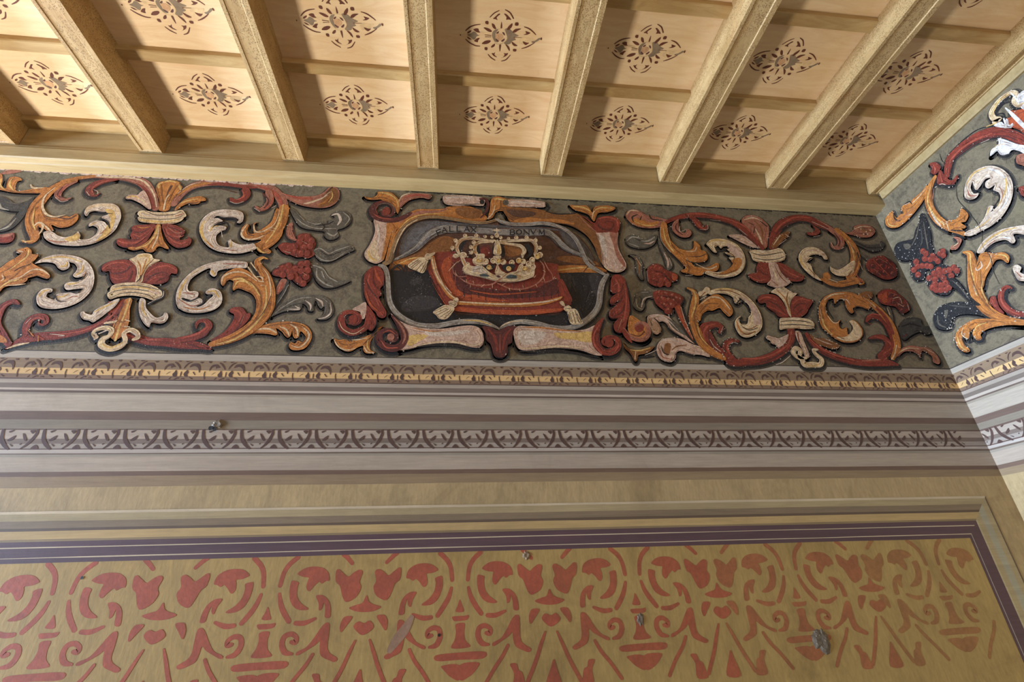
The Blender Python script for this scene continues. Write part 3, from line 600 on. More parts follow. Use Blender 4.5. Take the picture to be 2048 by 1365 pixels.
 ('crescent_leaf','white crescent leaf',"""P wh -1093 3249 -1129 3228 -1171 3214 -1222 3214 -1283 3225 -1338 3256 -1379 3303 -1406 3361 -1413 3411 -1398 3458 -1368 3492 -1319 3509 -1265 3509 -1224 3501 -1204 3476 -1199 3434 -1211 3418 -1227 3422 -1224 3443 -1253 3457 -1299 3454 -1339 3462 -1352 3441 -1335 3447 -1300 3428 -1320 3417 -1344 3390 -1346 3380 -1315 3395 -1276 3389 -1275 3368 -1292 3357 -1311 3326 -1301 3287 -1277 3259 -1245 3251 -1231 3254 -1242 3285 -1235 3306 -1221 3291 -1184 3274 -1139 3276 -1111 3283
s yl -1397 3422 7 -1397 3361 17.2 -1368 3303 11.9 -1320 3257 4.2
s cr -1376 3460 7.1 -1392 3402 12.2
s yl -1228 3291 4.3 -1224 3257 10.1
s yl -1351 3354 5.2 -1343 3385 10.4 -1315 3392 3.5
s oc -1349 3285 3.4 -1311 3248 5.9
s pk -1185 3244 6.7 -1135 3257 13.6 -1108 3268 6.8
s bk -1343 3383 4.3 -1318 3407 7.9 -1279 3417 8.8 -1259 3379 7 -1282 3348 6.9
s bk -1350 3446 3.5 -1305 3449 8.8 -1252 3450 12.4 -1229 3433 7.1
s wh -1292 3357 2.6 -1279 3318 3.4
s rp -1257 3236 3.4 -1189 3230 5"""),
 ]),
('painted_leaf_spray','pale-tipped green leaf under the upper right end of the left scrolls','painting','leaf sprays',0,1,'B',[
 ('leaf',None,"""P gm -974 3544 -931 3525 -891 3474 -822 3436 -783 3439 -751 3441 -748 3473 -728 3474 -719 3496 -737 3511 -724 3533 -685 3547 -642 3528 -625 3491 -632 3448 -661 3420 -691 3402 -678 3361 -698 3340 -729 3333 -756 3357 -760 3388 -808 3395 -873 3407 -917 3441
s gl -922 3472 3.6 -877 3433 7.2 -818 3410 5.4 -755 3409 7.2 -700 3412 3.6
s wh -736 3505 5.6 -706 3518 13 -684 3476 14.8 -695 3439 7.3
s gl -864 3455 2.7 -814 3437 5.4 -776 3450 2.7
s bk -813 3426 3.6 -751 3441 9.1 -723 3463 5.5
s gl -743 3378 5.4 -709 3360 12.5 -688 3382 3.6
s gl -675 3531 5.6 -637 3490 7.4 -655 3436 3.7
s gl -910 3494 2.7 -882 3464 5.5
s bk -784 3449 2.7 -764 3419 7.2 -777 3397 2.7"""),
 ]),
('painted_leaf_spray','red-edged ochre leaf curling right at the top of the left scrolls','painting','leaf sprays',0,1,'B',[
 ('leaf',None,"""P rp -1034 3656 -982 3637 -909 3637 -845 3647 -808 3672 -781 3714 -757 3722 -726 3707 -712 3662 -718 3616 -746 3576 -800 3556 -881 3561 -940 3579 -1002 3614
p od -798 3656 -772 3709 -738 3706 -718 3662 -726 3610 -762 3578 -816 3560 -807 3610
s rl -1007 3641 7.5 -931 3622 18.9 -866 3623 13.3
s cr -900 3582 5.6 -862 3595 13.2 -810 3627 9.5 -781 3657 3.8
s oc -835 3575 3.8 -790 3600 11.4 -763 3647 5.8
s yl -766 3602 3.8 -751 3648 7.7 -761 3687 3.9
s wh -802 3627 2.9 -789 3656 4.8 -761 3687 2.9
s bk -791 3668 2.9 -758 3727 4.9"""),
 ]),
('painted_flower','red flower hanging beside the upper left scroll, above a berry cluster','painting','red berry clusters',0,1,'B',[
 ('stem','pink stem',"""S rp -946 3429 23.4 -947 3387 30.2 -933 3347 35.2 -906 3323 17.5
s rk -937 3419 3.6 -917 3369 7.1 -903 3329 3.5"""),
 ('petals',None,"""P rd -985 3274 -963 3300 -924 3297 -895 3309 -894 3349 -867 3371 -834 3358 -807 3334 -793 3294 -799 3254 -790 3225 -817 3202 -849 3208 -878 3206 -911 3219 -951 3232 -973 3253
p rd -940 3277 -944 3258 -958 3253 -973 3265 -977 3285 -966 3298 -950 3295
s rl -967 3273 3.1 -966 3286 7.3 -955 3288 2.1
p rd -909 3268 -912 3249 -927 3245 -941 3257 -945 3276 -934 3290 -919 3287
s rl -935 3265 3.1 -934 3278 7.3 -923 3280 2.1
p rd -912 3244 -916 3225 -930 3220 -945 3232 -948 3252 -938 3265 -922 3262
s rl -939 3240 3.1 -937 3253 7.2 -927 3255 2.1
p rd -880 3280 -884 3261 -898 3256 -913 3268 -916 3288 -906 3301 -890 3298
s rl -907 3276 3.1 -905 3289 7.3 -895 3291 2.1
p rd -862 3311 -866 3291 -880 3287 -895 3299 -899 3319 -888 3333 -872 3329
s rl -889 3307 3.1 -887 3320 7.4 -877 3322 2.1
p rd -859 3341 -863 3322 -878 3317 -893 3329 -896 3349 -885 3363 -869 3360
s rl -886 3337 3.2 -885 3351 7.4 -874 3353 2.1
p rd -829 3348 -833 3328 -848 3324 -863 3336 -866 3356 -855 3370 -839 3367
s rl -856 3344 3.2 -855 3358 7.4 -844 3359 2.1
p rd -801 3319 -805 3300 -820 3295 -835 3307 -838 3327 -827 3341 -811 3338
s rl -829 3315 3.2 -827 3329 7.4 -816 3330 2.1
p rd -804 3284 -808 3265 -822 3260 -837 3272 -840 3292 -829 3305 -814 3302
s rl -831 3280 3.1 -829 3293 7.3 -818 3295 2.1
p rd -833 3272 -837 3253 -851 3249 -866 3261 -869 3280 -858 3294 -843 3291
s rl -860 3269 3.1 -858 3282 7.3 -847 3283 2.1
p rd -812 3234 -816 3215 -830 3211 -845 3222 -848 3242 -837 3255 -821 3252
s rl -838 3230 3.1 -837 3243 7.2 -826 3245 2.1
p rd -842 3232 -846 3214 -860 3209 -875 3221 -878 3240 -867 3254 -852 3251
s rl -869 3229 3.1 -867 3242 7.2 -856 3243 2.1
p rd -874 3241 -877 3222 -892 3217 -906 3229 -910 3249 -899 3262 -883 3259
s rl -900 3237 3.1 -899 3250 7.2 -888 3252 2.1
s rp -865 3311 3.5 -840 3297 7
s rk -918 3308 4.4 -889 3269 5.2 -887 3211 3.4
s rk -857 3261 3.5 -845 3232 5.2
s wh -952 3242 1.7 -912 3229 2.6"""),
 ]),
('painted_leaf_spray','narrow pale green leaf to the right of the hanging red flower','painting','leaf sprays',0,1,'B',[
 ('leaf',None,"""P gm -799 3259 -767 3276 -728 3268 -703 3289 -662 3303 -624 3308 -594 3290 -584 3270 -609 3254 -631 3238 -665 3207 -701 3186 -747 3188 -781 3216
s gl -795 3254 2.6 -767 3271 4.4 -716 3239 6.9 -680 3260 5.2 -614 3294 3.5
s gl -783 3226 3.4 -740 3193 5.1 -687 3196 4.3 -639 3242 2.6
s bk -764 3256 2.6 -714 3224 5.2 -670 3246 3.5 -620 3273 2.6
s bk -735 3213 2.6 -706 3224 3.5"""),
 ]),
('painted_flower','dark red berry cluster on a pink stem left of the emblem','painting','red berry clusters',0,1,'B',[
 ('stem','pink stem',"""S rp -918 3049 35.8 -929 3003 33.8 -934 2976 15.9
S gn -897 3050 11.4 -904 2986 17.6 -925 2924 14.2 -942 2863 6.2
s rl -920 3040 8.1 -927 2994 9.6
s gl -890 3032 2.4 -902 2978 3.2 -923 2915 2.4"""),
 ('berries',None,"""P rk -984 3106 -964 3140 -924 3166 -878 3158 -852 3183 -815 3185 -792 3157 -784 3110 -785 3064 -806 3035 -826 3021 -859 3042 -893 3073 -938 3076 -976 3084
p rd -944 3103 -947 3086 -961 3081 -975 3093 -979 3111 -969 3124 -953 3121
s rl -969 3100 3 -968 3112 6.9 -958 3114 2
p rd -919 3133 -923 3115 -937 3110 -951 3122 -955 3141 -944 3153 -929 3150
s rl -945 3129 3 -944 3142 7 -933 3143 2
p rd -912 3091 -915 3073 -929 3069 -944 3080 -947 3099 -937 3111 -922 3108
s rl -938 3088 3 -936 3100 6.9 -926 3101 2
p rd -883 3115 -886 3098 -900 3093 -915 3105 -918 3123 -908 3136 -892 3133
s rl -909 3112 3 -907 3125 7 -897 3126 2
p rd -892 3148 -896 3130 -910 3126 -924 3137 -928 3156 -917 3169 -902 3166
s rl -918 3145 3 -917 3157 7 -906 3159 2
p rd -856 3131 -859 3113 -873 3108 -888 3120 -891 3139 -881 3151 -865 3148
s rl -882 3127 3 -880 3140 7 -870 3142 2
p rd -852 3089 -856 3071 -870 3067 -885 3078 -888 3097 -877 3109 -862 3106
s rl -878 3085 3 -877 3098 6.9 -867 3099 2
p rd -824 3118 -828 3100 -842 3096 -856 3107 -859 3126 -849 3139 -833 3136
s rl -850 3115 3 -848 3127 7 -838 3129 2
p rd -830 3160 -834 3142 -849 3138 -863 3149 -866 3168 -856 3181 -840 3178
s rl -857 3157 3 -855 3170 7.1 -845 3171 2
p rd -801 3167 -805 3148 -820 3144 -834 3155 -837 3174 -826 3187 -811 3184
s rl -828 3163 3 -826 3176 7.1 -816 3177 2
p rd -791 3124 -795 3106 -809 3102 -824 3113 -827 3132 -816 3145 -801 3142
s rl -817 3121 3 -816 3133 7 -805 3135 2
p rd -792 3082 -796 3064 -810 3060 -825 3071 -827 3090 -817 3102 -801 3099
s rl -818 3079 3 -817 3091 7 -806 3093 2
p rd -826 3062 -830 3044 -844 3040 -858 3052 -861 3070 -851 3082 -835 3079
s rl -852 3059 3 -850 3071 6.9 -840 3073 2
p rd -800 3040 -804 3023 -818 3018 -833 3030 -835 3048 -825 3060 -810 3057
s rl -826 3037 2.9 -825 3049 6.9 -814 3051 2
p rd -869 3079 -873 3061 -887 3057 -901 3068 -904 3087 -894 3099 -879 3096
s rl -895 3075 3 -894 3088 6.9 -883 3089 2
s rp -833 3108 3.3 -808 3091 6.6
s wh -970 3130 1.7 -957 3140 2.5"""),
 ]),
('painted_leaf_spray','pale tapering leaf pointing right beside the dark berry cluster','painting','leaf sprays',0,1,'B',[
 ('leaf',None,"""P gm -799 3157 -774 3168 -733 3146 -705 3104 -671 3078 -632 3065 -580 3068 -614 3043 -664 3021 -708 3021 -745 3047 -769 3083
s gl -788 3158 5.1 -732 3136 5.1 -695 3086 5 -646 3056 3.3
s gl -763 3140 4.2 -754 3084 8.3 -703 3039 8.2 -665 3027 3.3
s gl -737 3122 5 -716 3076 6.6
s bk -798 3148 5.1 -776 3101 8.3 -760 3069 3.3"""),
 ]),
('painted_scroll','ochre stem curling round a large white crescent, lower right of the left clasp','painting','carved-looking scrolls painted left of the emblem',0,1,'B',[
 ('red_stem','dark red stem and curls',"""S rd -1698 2889 26.6 -1670 2824 32 -1618 2761 42.9 -1552 2715 44 -1466 2686 39.6 -1388 2683 45.5 -1307 2673 47.1 -1239 2667 35.7 -1183 2653 14.3
s rl -1695 2881 3.7 -1662 2808 8.7 -1598 2737 8.5 -1515 2700 5.7 -1417 2694 5.7
s rk -1646 2808 3.6 -1578 2738 5.7 -1482 2697 4.3
s rp -1357 2692 3.6 -1346 2673 4.3
s rp -1331 2692 3.6 -1319 2672 4.3
s rp -1305 2693 3.6 -1290 2672 4.3
s rk -1280 2672 7.1 -1222 2652 5.7
S rd -1338 2692 35.8 -1289 2705 40.4 -1242 2730 40.8 -1218 2771 34 -1235 2800 25.3 -1263 2803 19.3 -1276 2786 16.2 -1273 2762 5.9
s rl -1316 2709 4.3 -1262 2730 8.7 -1225 2771 7.4 -1245 2799 4.5
s rk -1254 2698 4.3 -1220 2723 7.3 -1208 2755 2.9
P rd -1190 2696 -1144 2741 -1116 2799 -1115 2841 -1139 2857 -1140 2875 -1115 2887 -1082 2880 -1058 2851 -1045 2855 -1038 2834 -1053 2792 -1095 2734 -1133 2693
s rl -1132 2870 4.6 -1095 2858 10.7 -1081 2825 7.6 -1092 2783 3
s rk -1070 2842 3.8 -1082 2767 8.9 -1130 2709 3.6
s rp -1065 2850 2.3 -1074 2792 3.8"""),
 ('acanthus_leaf','ochre stem and acanthus leaf',"""S oc -1182 2676 28.8 -1115 2701 43.7 -1050 2743 56.3 -1000 2802 65 -972 2870 71.1 -972 2948 66.3 -991 3028 56.4 -1021 3091 45.8 -1060 3140 36.4 -1070 3173 30 -1048 3193 16.8 -1021 3185 5
P oc -982 3001 -1019 3045 -1070 3080 -1120 3114 -1165 3122 -1203 3097 -1224 3064 -1222 3028 -1204 3006 -1198 3024 -1189 3047 -1162 3039 -1158 3004 -1149 2982 -1131 2996 -1101 2988 -1053 2963 -1027 2920 -1019 2860 -1029 2810 -991 2827 -966 2914
s yl -1162 2675 2.9 -1088 2702 10.2 -1021 2768 10.5 -982 2853 10.8 -981 2939 9.4 -1000 3019 4.8
s od -1151 2685 2.9 -1068 2735 7.4 -1010 2818 9.1 -1001 2912 7.8 -1030 2991 6.4 -1093 3051 4
s cr -967 2922 3.1 -968 2984 6.4 -996 3073 6.5 -1035 3127 3.3
s cr -1214 3019 4 -1217 3064 9.6 -1174 3094 9.7 -1116 3091 6.5 -1048 3044 3.2
s yl -1152 2995 4.7 -1134 3040 9.6 -1073 3025 9.6 -1016 2956 4.7
s od -1197 3038 3.2 -1154 3067 6.4 -1095 3060 4.8
s yl -1164 3048 4.8 -1122 3054 11.3 -1071 3016 4.8
s cr -1109 3129 6.6 -1070 3080 6.5 -1034 3044 3.2
s cr -1054 3071 4.9 -1027 3068 8.1 -1019 3045 3.2
s cr -1041 3044 4 -1015 3041 6.5
s cr -1025 3018 3.2 -1007 3020 4.8
s cr -1100 3157 6.6 -1061 3108 4.9
s od -1043 3165 3.3 -1043 3127 4.9 -1010 3073 2.4
s br -1002 2810 2.3 -973 2879 5.4 -963 2958 2.4
s yl -1063 3173 4.2 -1040 3192 5 -1021 3187 2.5
s od -962 2931 2.4 -965 2854 4.6 -998 2794 2.3"""),
 ('crescent_leaf','large white crescent leaf',"""P wh -1118 3157 -1160 3164 -1212 3166 -1261 3159 -1314 3138 -1356 3109 -1388 3066 -1407 3020 -1414 2967 -1405 2916 -1383 2874 -1339 2849 -1290 2845 -1245 2853 -1208 2871 -1189 2902 -1193 2941 -1211 2975 -1243 2991 -1266 2986 -1279 2968 -1268 2955 -1245 2956 -1239 2943 -1252 2926 -1269 2895 -1289 2881 -1299 2881 -1280 2899 -1282 2920 -1302 2932 -1324 2923 -1355 2911 -1378 2921 -1377 2930 -1337 2920 -1310 2936 -1311 2962 -1329 2971 -1356 2970 -1370 2995 -1367 3040 -1341 3077 -1309 3106 -1289 3112 -1285 3080 -1263 3062 -1251 3072 -1247 3100 -1200 3115 -1151 3122 -1115 3124
s yl -1383 3048 6.3 -1398 2985 12.4 -1393 2925 7.6
s cr -1323 3119 8.1 -1365 3085 9.6 -1388 3039 6.3
s yl -1282 3098 8.1 -1263 3076 11.2
s yl -1269 2968 6.2 -1239 2974 9.4 -1210 2940 6.2
s rp -1381 2960 4.6 -1338 2953 7.7
s rp -1384 2917 3 -1328 2884 6.1 -1282 2894 3
s bk -1379 2925 3.8 -1341 2910 7.6 -1305 2932 6.1
s bk -1300 2885 3.8 -1276 2899 7.6 -1273 2929 10.8 -1248 2952 7.8
s oc -1359 2875 3 -1288 2865 6 -1239 2887 3
s rp -1236 3146 3.3 -1185 3144 8.2 -1135 3149 3.3
s rp -1402 2933 2.3 -1390 2891 3"""),
 ]),
('painted_leaf_spray','pale feathered leaf rising right of the lower ochre stem','painting','leaf sprays',0,1,'B',[
 ('leaf',None,"""P gm -937 2837 -919 2889 -884 2934 -838 2962 -781 2969 -723 2971 -676 2950 -649 2907 -644 2863 -664 2833 -702 2826 -718 2835 -698 2845 -687 2871 -692 2905 -705 2892 -721 2904 -740 2939 -746 2904 -742 2878 -767 2877 -778 2903 -802 2919 -804 2884 -831 2875 -873 2873 -912 2855
s gl -926 2855 2.3 -879 2908 4.7 -828 2945 4.8 -765 2956 3.2
s wh -835 2901 3.1 -811 2884 9.4 -868 2882 2.3
s wh -791 2937 3.2 -762 2912 9.5 -757 2881 3.9
s wh -742 2952 3.2 -710 2931 11.2 -699 2905 4
s wh -665 2924 3.2 -655 2872 7.9 -676 2841 7.8 -710 2831 3.1
s gl -714 2958 2.4 -681 2932 4
s gn -914 2864 3.1 -864 2900 6.3 -810 2919 3.2"""),
 ]),
('painted_leaf_spray','orange leaf curling down at the right end of the lower left scroll','painting','leaf sprays',0,1,'B',[
 ('leaf',None,"""P oc -1047 2731 -1007 2769 -956 2791 -904 2806 -848 2811 -798 2804 -756 2784 -729 2743 -730 2702 -748 2666 -780 2653 -812 2656 -827 2676 -822 2696 -800 2689 -789 2705 -767 2697 -753 2718 -763 2738 -787 2758 -789 2725 -805 2717 -818 2733 -826 2761 -828 2732 -840 2720 -856 2732 -873 2752 -904 2772 -892 2743 -900 2731 -932 2738 -988 2741
s cr -1041 2735 3 -992 2761 7.5 -938 2767 9 -900 2747 7.5
s cr -885 2780 3.8 -854 2765 9.1 -835 2732 6
s cr -839 2794 3.8 -807 2774 9.1 -794 2733 6
s cr -781 2783 3.8 -743 2743 10.6 -747 2702 9 -776 2669 5.9 -812 2676 3.7
s od -954 2778 2.3 -901 2792 5.3 -832 2798 4.6 -772 2775 3
s br -874 2760 2.3 -849 2736 4.5
s br -821 2774 2.3 -809 2741 4.5
s od -756 2759 2.3 -755 2710 5.2 -784 2677 3"""),
 ]),
('painted_leaf_spray','orange leaf curling down at the lower left foot of the emblem frame','painting','leaf sprays',0,1,'B',[
 ('leaf',None,"""P oc -620 2720 -593 2713 -562 2718 -534 2696 -548 2714 -547 2733 -528 2733 -499 2730 -455 2743 -417 2781 -389 2797 -412 2766 -435 2728 -444 2691 -438 2662 -415 2648 -432 2642 -458 2644 -473 2661 -475 2683 -499 2675 -529 2653 -560 2654 -594 2673 -613 2695
s cr -618 2713 3.4 -594 2677 6.8 -554 2658 6.7 -511 2668 3.4
s cr -543 2726 3.4 -517 2715 6.9 -460 2728 3.5
s cr -472 2683 3.4 -452 2651 6.8 -420 2646 3.4
s od -598 2702 2.7 -558 2685 5.4 -496 2705 2.7
s yl -453 2720 2.8 -456 2684 5.5 -440 2655 2.7
s br -476 2690 2.7 -447 2728 4.2 -412 2766 2.8"""),
 ]),
('painted_emblem','painted picture of a gold crown on a red tasselled cushion inside the frame','painting',None,1,0,'B',[
 ('background','dark landscape with a grey sky',"""p br -387 3174 -370 3219 -357 3292 -342 3376 -313 3440 -271 3486 -197 3505 -106 3504 -14 3492 70 3487 163 3497 210 3523 225 3491 358 3486 476 3491 580 3485 673 3453 736 3368 773 3274 826 3193 839 3166 800 3101 773 3004 758 2936 706 2868 635 2817 541 2799 436 2820 331 2845 260 2823 197 2801 107 2838 18 2832 -83 2810 -177 2803 -252 2828 -315 2869 -354 2940 -375 3021 -381 3097 -392 3148
p gs -344 3257 -331 3377 -285 3456 -227 3489 -136 3499 -120 3466 -206 3384 -247 3316 -315 3258
s gb -254 3448 16.9 -229 3464 34.1 -206 3461 13.6
p gs -129 3495 -30 3486 -29 3469 -105 3467
s gs 279 3475 7 436 3479 14.2 595 3473 7.2
s gb -30 3486 17.3 124 3478 26.2 279 3481 17.6
p gb 579 3472 672 3443 741 3339 763 3255 703 3271 659 3306 609 3361
p od -387 3174 -355 3211 -244 3262 -175 3339 -102 3390 -27 3365 -55 3289 -156 3248 -198 3210 -282 3179 -335 3142 -377 3131
p oc -368 3197 -285 3228 -214 3240 -226 3208 -296 3187 -352 3176
s yl -339 3185 3.9 -277 3224 8 -213 3236 4
s od 562 3264 34 655 3259 51.2 777 3237 25.6
p oc 535 3207 651 3222 775 3218 825 3184 645 3158 540 3171
s yl 541 3180 6.6 649 3202 10.1 728 3211 5.1
s yl 719 3206 6.8 802 3183 11.8
s br 693 3178 4.2 728 3216 6.8 774 3209 4.2 809 3178 4.2
p bk -382 3131 -335 3142 -279 3136 -180 3149 -165 3123 -141 3056 -103 2973 -87 2925 -17 2879 121 2875 404 2883 550 2912 533 3082 539 3158 808 3169 787 3092 764 2961 721 2876 642 2817 541 2800 436 2824 324 2849 260 2831 197 2809 108 2846 18 2840 -83 2813 -177 2807 -246 2832 -309 2878 -348 2940 -369 3022
p gs2 -305 2918 -268 2967 -214 2986 -138 2980 -109 2948 -115 2924 -162 2898 -229 2888 -290 2886
p gs2 -274 3067 -234 3099 -206 3087 -218 3061 -259 3051
p gs2 546 3145 614 3152 639 3086 590 3041 560 2954 534 2996
p gs2 721 3152 795 3160 758 3004 733 3046
p gs2 533 3082 565 3101 564 2997 547 2971
s bk 621 3139 4.1 620 3042 17.7 626 2948 4.7
s bk 666 3132 4.1 665 3043 16.2 663 2949 4.7
s bk 578 3084 4.1 617 3016 16 639 2932 6.3
s bk 715 3089 4.1 683 3001 16 659 2916 6.3
s bk 738 3029 4 701 2959 15.9 663 2883 6.2
s bk 596 3032 4.8 626 2948 18.9 662 2866 7.7
s bk 473 2845 3.8 542 2815 9.1 614 2825 4.6
s gn 611 3112 3.3 635 3042 4
s gn 717 3045 3.2 688 2976 4
s bk -377 3140 7.8 -338 3177 12.6 -307 3143 7.8
s bk -367 3184 3.1 -337 3159 6.3 -314 3134 3.1
s bk -307 3143 4.7 -303 3178 6.3 -293 3144 6.3"""),
 ('ribbon','grey ribbon lettered FALLAX BONVM',"""S rb -372 3202 11.1 -342 3225 17.5 -287 3259 21 -246 3298 32.6 -205 3360 43.2 -166 3403 52.2 -137 3422 57.6 -96 3436 52.8 -29 3444 48 63 3445 46.5 154 3438 46.7 231 3437 46.9 356 3442 47.3 442 3446 45.8 497 3448 38.9 543 3416 40.5 578 3364 43.5 622 3323 34.6 682 3298 22.4 726 3272 15.5 760 3227 10.2
s gl -362 3215 4 -288 3273 6.5 -233 3336 6.6 -178 3419 6.8 -105 3465 5.1 -29 3469 3.4
s bk -341 3221 2.4 -259 3274 4.1 -204 3337 4.1 -155 3396 4.2 -103 3411 4.2 -13 3416 2.6
s gs -314 3244 4.8 -232 3308 11.5 -177 3386 11.7
s gl 443 3464 5.3 507 3465 8.9 551 3426 8.8 587 3379 7
s gs 512 3424 7 569 3349 12.1 628 3309 6.9 704 3285 5.2
s bk 464 3421 2.6 526 3405 3.5 576 3335 4.3 635 3300 3.4
s bk -29 3471 2.6 124 3463 3.5 224 3463 2.6
s wg -191 3375 3.3 -141 3416 6.8 -119 3432 3.4"""),
 ('letter',None,"""s bk -134 3391 7 -146 3424 7
s bk -146 3424 7 -123 3437 7
s bk -140 3408 7 -123 3418 7
s bk -138 3389 2.2 -130 3394 2.2"""),
 ('letter',None,"""s bk -111 3411 4.3 -104 3450 4.3
s bk -104 3450 7.1 -84 3420 7
s bk -108 3426 7 -92 3431 7.1
s bk -115 3410 2.2 -106 3413 2.2
s bk -88 3419 2.2 -79 3421 2.2"""),
 ('letter',None,"""s bk -68 3422 7 -70 3458 7.1
s bk -68 3422 7 -44 3425 7.1
s bk -73 3421 2.2 -63 3423 2.2
s bk -75 3457 2.3 -66 3458 2.3"""),
 ('letter',None,"""s bk -27 3426 7.1 -27 3462 7.1
s bk -27 3426 7.1 -3 3428 7.1
s bk -32 3426 2.3 -22 3427 2.3
s bk -32 3462 2.3 -23 3462 2.3"""),
 ('letter',None,"""s bk 15 3427 4.3 29 3463 4.4
s bk 29 3463 7.2 43 3428 7.1
s bk 20 3440 7.1 37 3441 7.1
s bk 10 3426 2.3 20 3427 2.3
s bk 38 3427 2.3 48 3428 2.3"""),
 ('letter',None,"""s bk 53 3424 4.3 82 3460 4.4
s bk 54 3460 7.2 81 3424 7.1
s bk 48 3424 2.3 58 3424 2.3
s bk 77 3424 2.3 86 3424 2.3
s bk 49 3460 2.3 59 3460 2.3
s bk 78 3460 2.3 87 3460 2.3"""),
 ('letter',None,"""s bk 281 3418 7 282 3453 7.1
s bk 282 3453 7.1 301 3454 7.1
s bk 301 3454 7.1 305 3447 7.1
s bk 305 3447 7.1 299 3438 7
s bk 282 3437 7 300 3438 7
s bk 300 3438 7 308 3429 7
s bk 308 3429 7 300 3419 7
s bk 300 3419 7 281 3418 7
s bk 274 3418 2.3 283 3418 2.3
s bk 275 3453 2.3 284 3453 2.3"""),
 ('letter',None,"""s bk 333 3456 7.1 320 3448 7.1
s bk 320 3448 7.1 316 3438 7
s bk 316 3438 7 319 3427 7
s bk 319 3427 7 331 3421 7
s bk 331 3421 7 344 3429 7
s bk 344 3429 7 348 3439 7.1
s bk 348 3439 7.1 345 3450 7.1
s bk 345 3450 7.1 333 3456 7.1"""),
 ('letter',None,"""s bk 361 3422 4.3 362 3457 4.4
s bk 362 3457 7.1 391 3423 7.1
s bk 391 3423 4.3 392 3459 4.4
s bk 356 3421 2.3 366 3422 2.3
s bk 355 3456 2.3 365 3457 2.3
s bk 387 3458 2.3 397 3459 2.3"""),
 ('letter',None,"""s bk 402 3463 7.1 416 3429 7.1
s bk 416 3429 4.3 434 3465 4.4
s bk 397 3463 2.3 407 3464 2.3
s bk 429 3465 2.3 439 3465 2.3"""),
 ('letter',None,"""s bk 450 3427 4.4 456 3462 4.4
s bk 456 3462 7.1 466 3432 7.1
s bk 466 3432 4.4 481 3463 4.4
s bk 481 3463 7.2 481 3427 7.1
s bk 445 3426 2.3 455 3427 2.3
s bk 476 3427 2.3 486 3427 2.3"""),
 ('cushion','red cushion with a gold cord',"""p rd -168 3193 -156 3252 -128 3267 -69 3275 -25 3277 -10 3237 498 3224 541 3180 556 3083 598 2964 589 2947 550 2912 476 2894 191 2881 17 2888 -52 2906 -88 2941 -118 3006 -164 3106 -181 3157
p ro -97 3214 -54 3235 -58 3128 -20 3043 16 2994 -33 2976 -77 3041 -108 3126
p rk -45 3199 20 3193 36 3062 122 3040 266 3029 413 3051 528 3117 545 3039 483 3002 265 2978 86 2988 -6 3018 -39 3094
p ro 2 2977 72 2996 157 2978 264 2961 157 2949 23 2953
p rd 559 3118 590 3041 606 2973 553 2954 532 3065
p ro -11 2915 122 2907 333 2906 514 2924 565 2921 404 2883 191 2877 10 2887 -28 2894
p ro -177 3149 -163 3089 -117 2998 -73 2925 -88 2941 -125 3006 -163 3089
s bk 15 3032 2.3 19 2973 3.1
s bk 54 3027 2.3 58 2960 3
s bk 94 3021 2.3 96 2976 3.1
s bk 133 3036 2.3 135 2963 3.1
s bk 172 3031 2.3 174 2979 3.1
s bk 212 3026 2.3 213 2965 3.1
s bk 252 3041 2.4 253 2982 3.1
s bk 292 3036 2.4 292 2968 3.1
s bk 331 3030 2.4 332 2984 3.1
s bk 372 3045 2.4 372 2971 3.1
s bk 412 3040 2.4 412 2987 3.1
s bk 452 3035 2.4 451 2973 3.1
s bk 494 3050 2.4 493 2990 3.2
s bk 534 3045 2.4 532 2976 3.2
s rl -30 3146 3.2 -31 3060 3.9
s ro 51 3021 4.6 193 3001 10.9 411 3025 4.8
s oc -159 3230 24.2 -141 3150 26.9 -106 3065 26.4 -54 2983 25.9 -19 2960 19.7
s cr -162 3229 6.4 -145 3150 9.5 -113 3074 9.3 -62 3000 9.2 -26 2964 6.1
s wh -148 3221 2.4 -130 3142 3.9 -92 3057 4.6 -48 3000 3.1
s od -134 3159 2.4 -107 3091 3.9 -69 3016 3.1 -33 2976 2.3
s oc -18 2939 18.1 52 2937 24.2 192 2936 26 335 2940 26.2 444 2955 23.4 526 2983 18.9 549 2996 9.5
s cr -11 2948 6 122 2941 9.1 299 2942 9.2 481 2969 6.3 545 2992 3.2
s od 17 2927 2.3 192 2927 3.8 407 2937 2.3
s wh 335 2951 2.3 444 2959 4.7 518 2978 3.2
s bk 553 2954 4.7 581 2942 3.1"""),
 ('tassel','pale tassel at the upper left corner',"""p cr -202 3227 -192 3253 -171 3254 -146 3265 -149 3248 -166 3234 -169 3216 -187 3212
p cr -285 3175 -241 3217 -209 3227 -180 3211 -186 3184 -191 3148 -207 3120 -244 3137 -280 3153
s bk -281 3166 2.4 -233 3208 2.4
s bk -265 3145 2.4 -219 3200 2.4
s bk -243 3133 2.3 -207 3191 2.4
s bk -222 3122 2.3 -196 3183 2.4
s bk -208 3126 2.3 -190 3175 2.4
s bk -273 3153 2.4 -226 3204 2.4
s gl -192 3246 3.2 -178 3247 4.9
s bk -198 3214 2.4 -176 3202 3.2"""),
 ('tassel','pale tassel at the lower left corner',"""p cr -33 2963 -19 2972 -10 2960 -13 2943 -29 2939 -39 2951
p cr -63 2942 -46 2951 -18 2939 -18 2923 -32 2912 -52 2918
p cr -140 2879 -100 2912 -73 2925 -38 2914 -30 2902 -38 2882 -67 2841 -105 2838 -122 2859
s bk -126 2875 2.2 -66 2905 2.2
s bk -119 2860 2.2 -59 2901 3
s bk -105 2848 2.2 -48 2894 2.2
s bk -81 2843 2.2 -41 2890 2.2
s bk -134 2883 2.2 -87 2913 2.2
s bk -60 2934 2.3 -25 2923 3
s bk -36 2951 2.3 -18 2947 2.3"""),
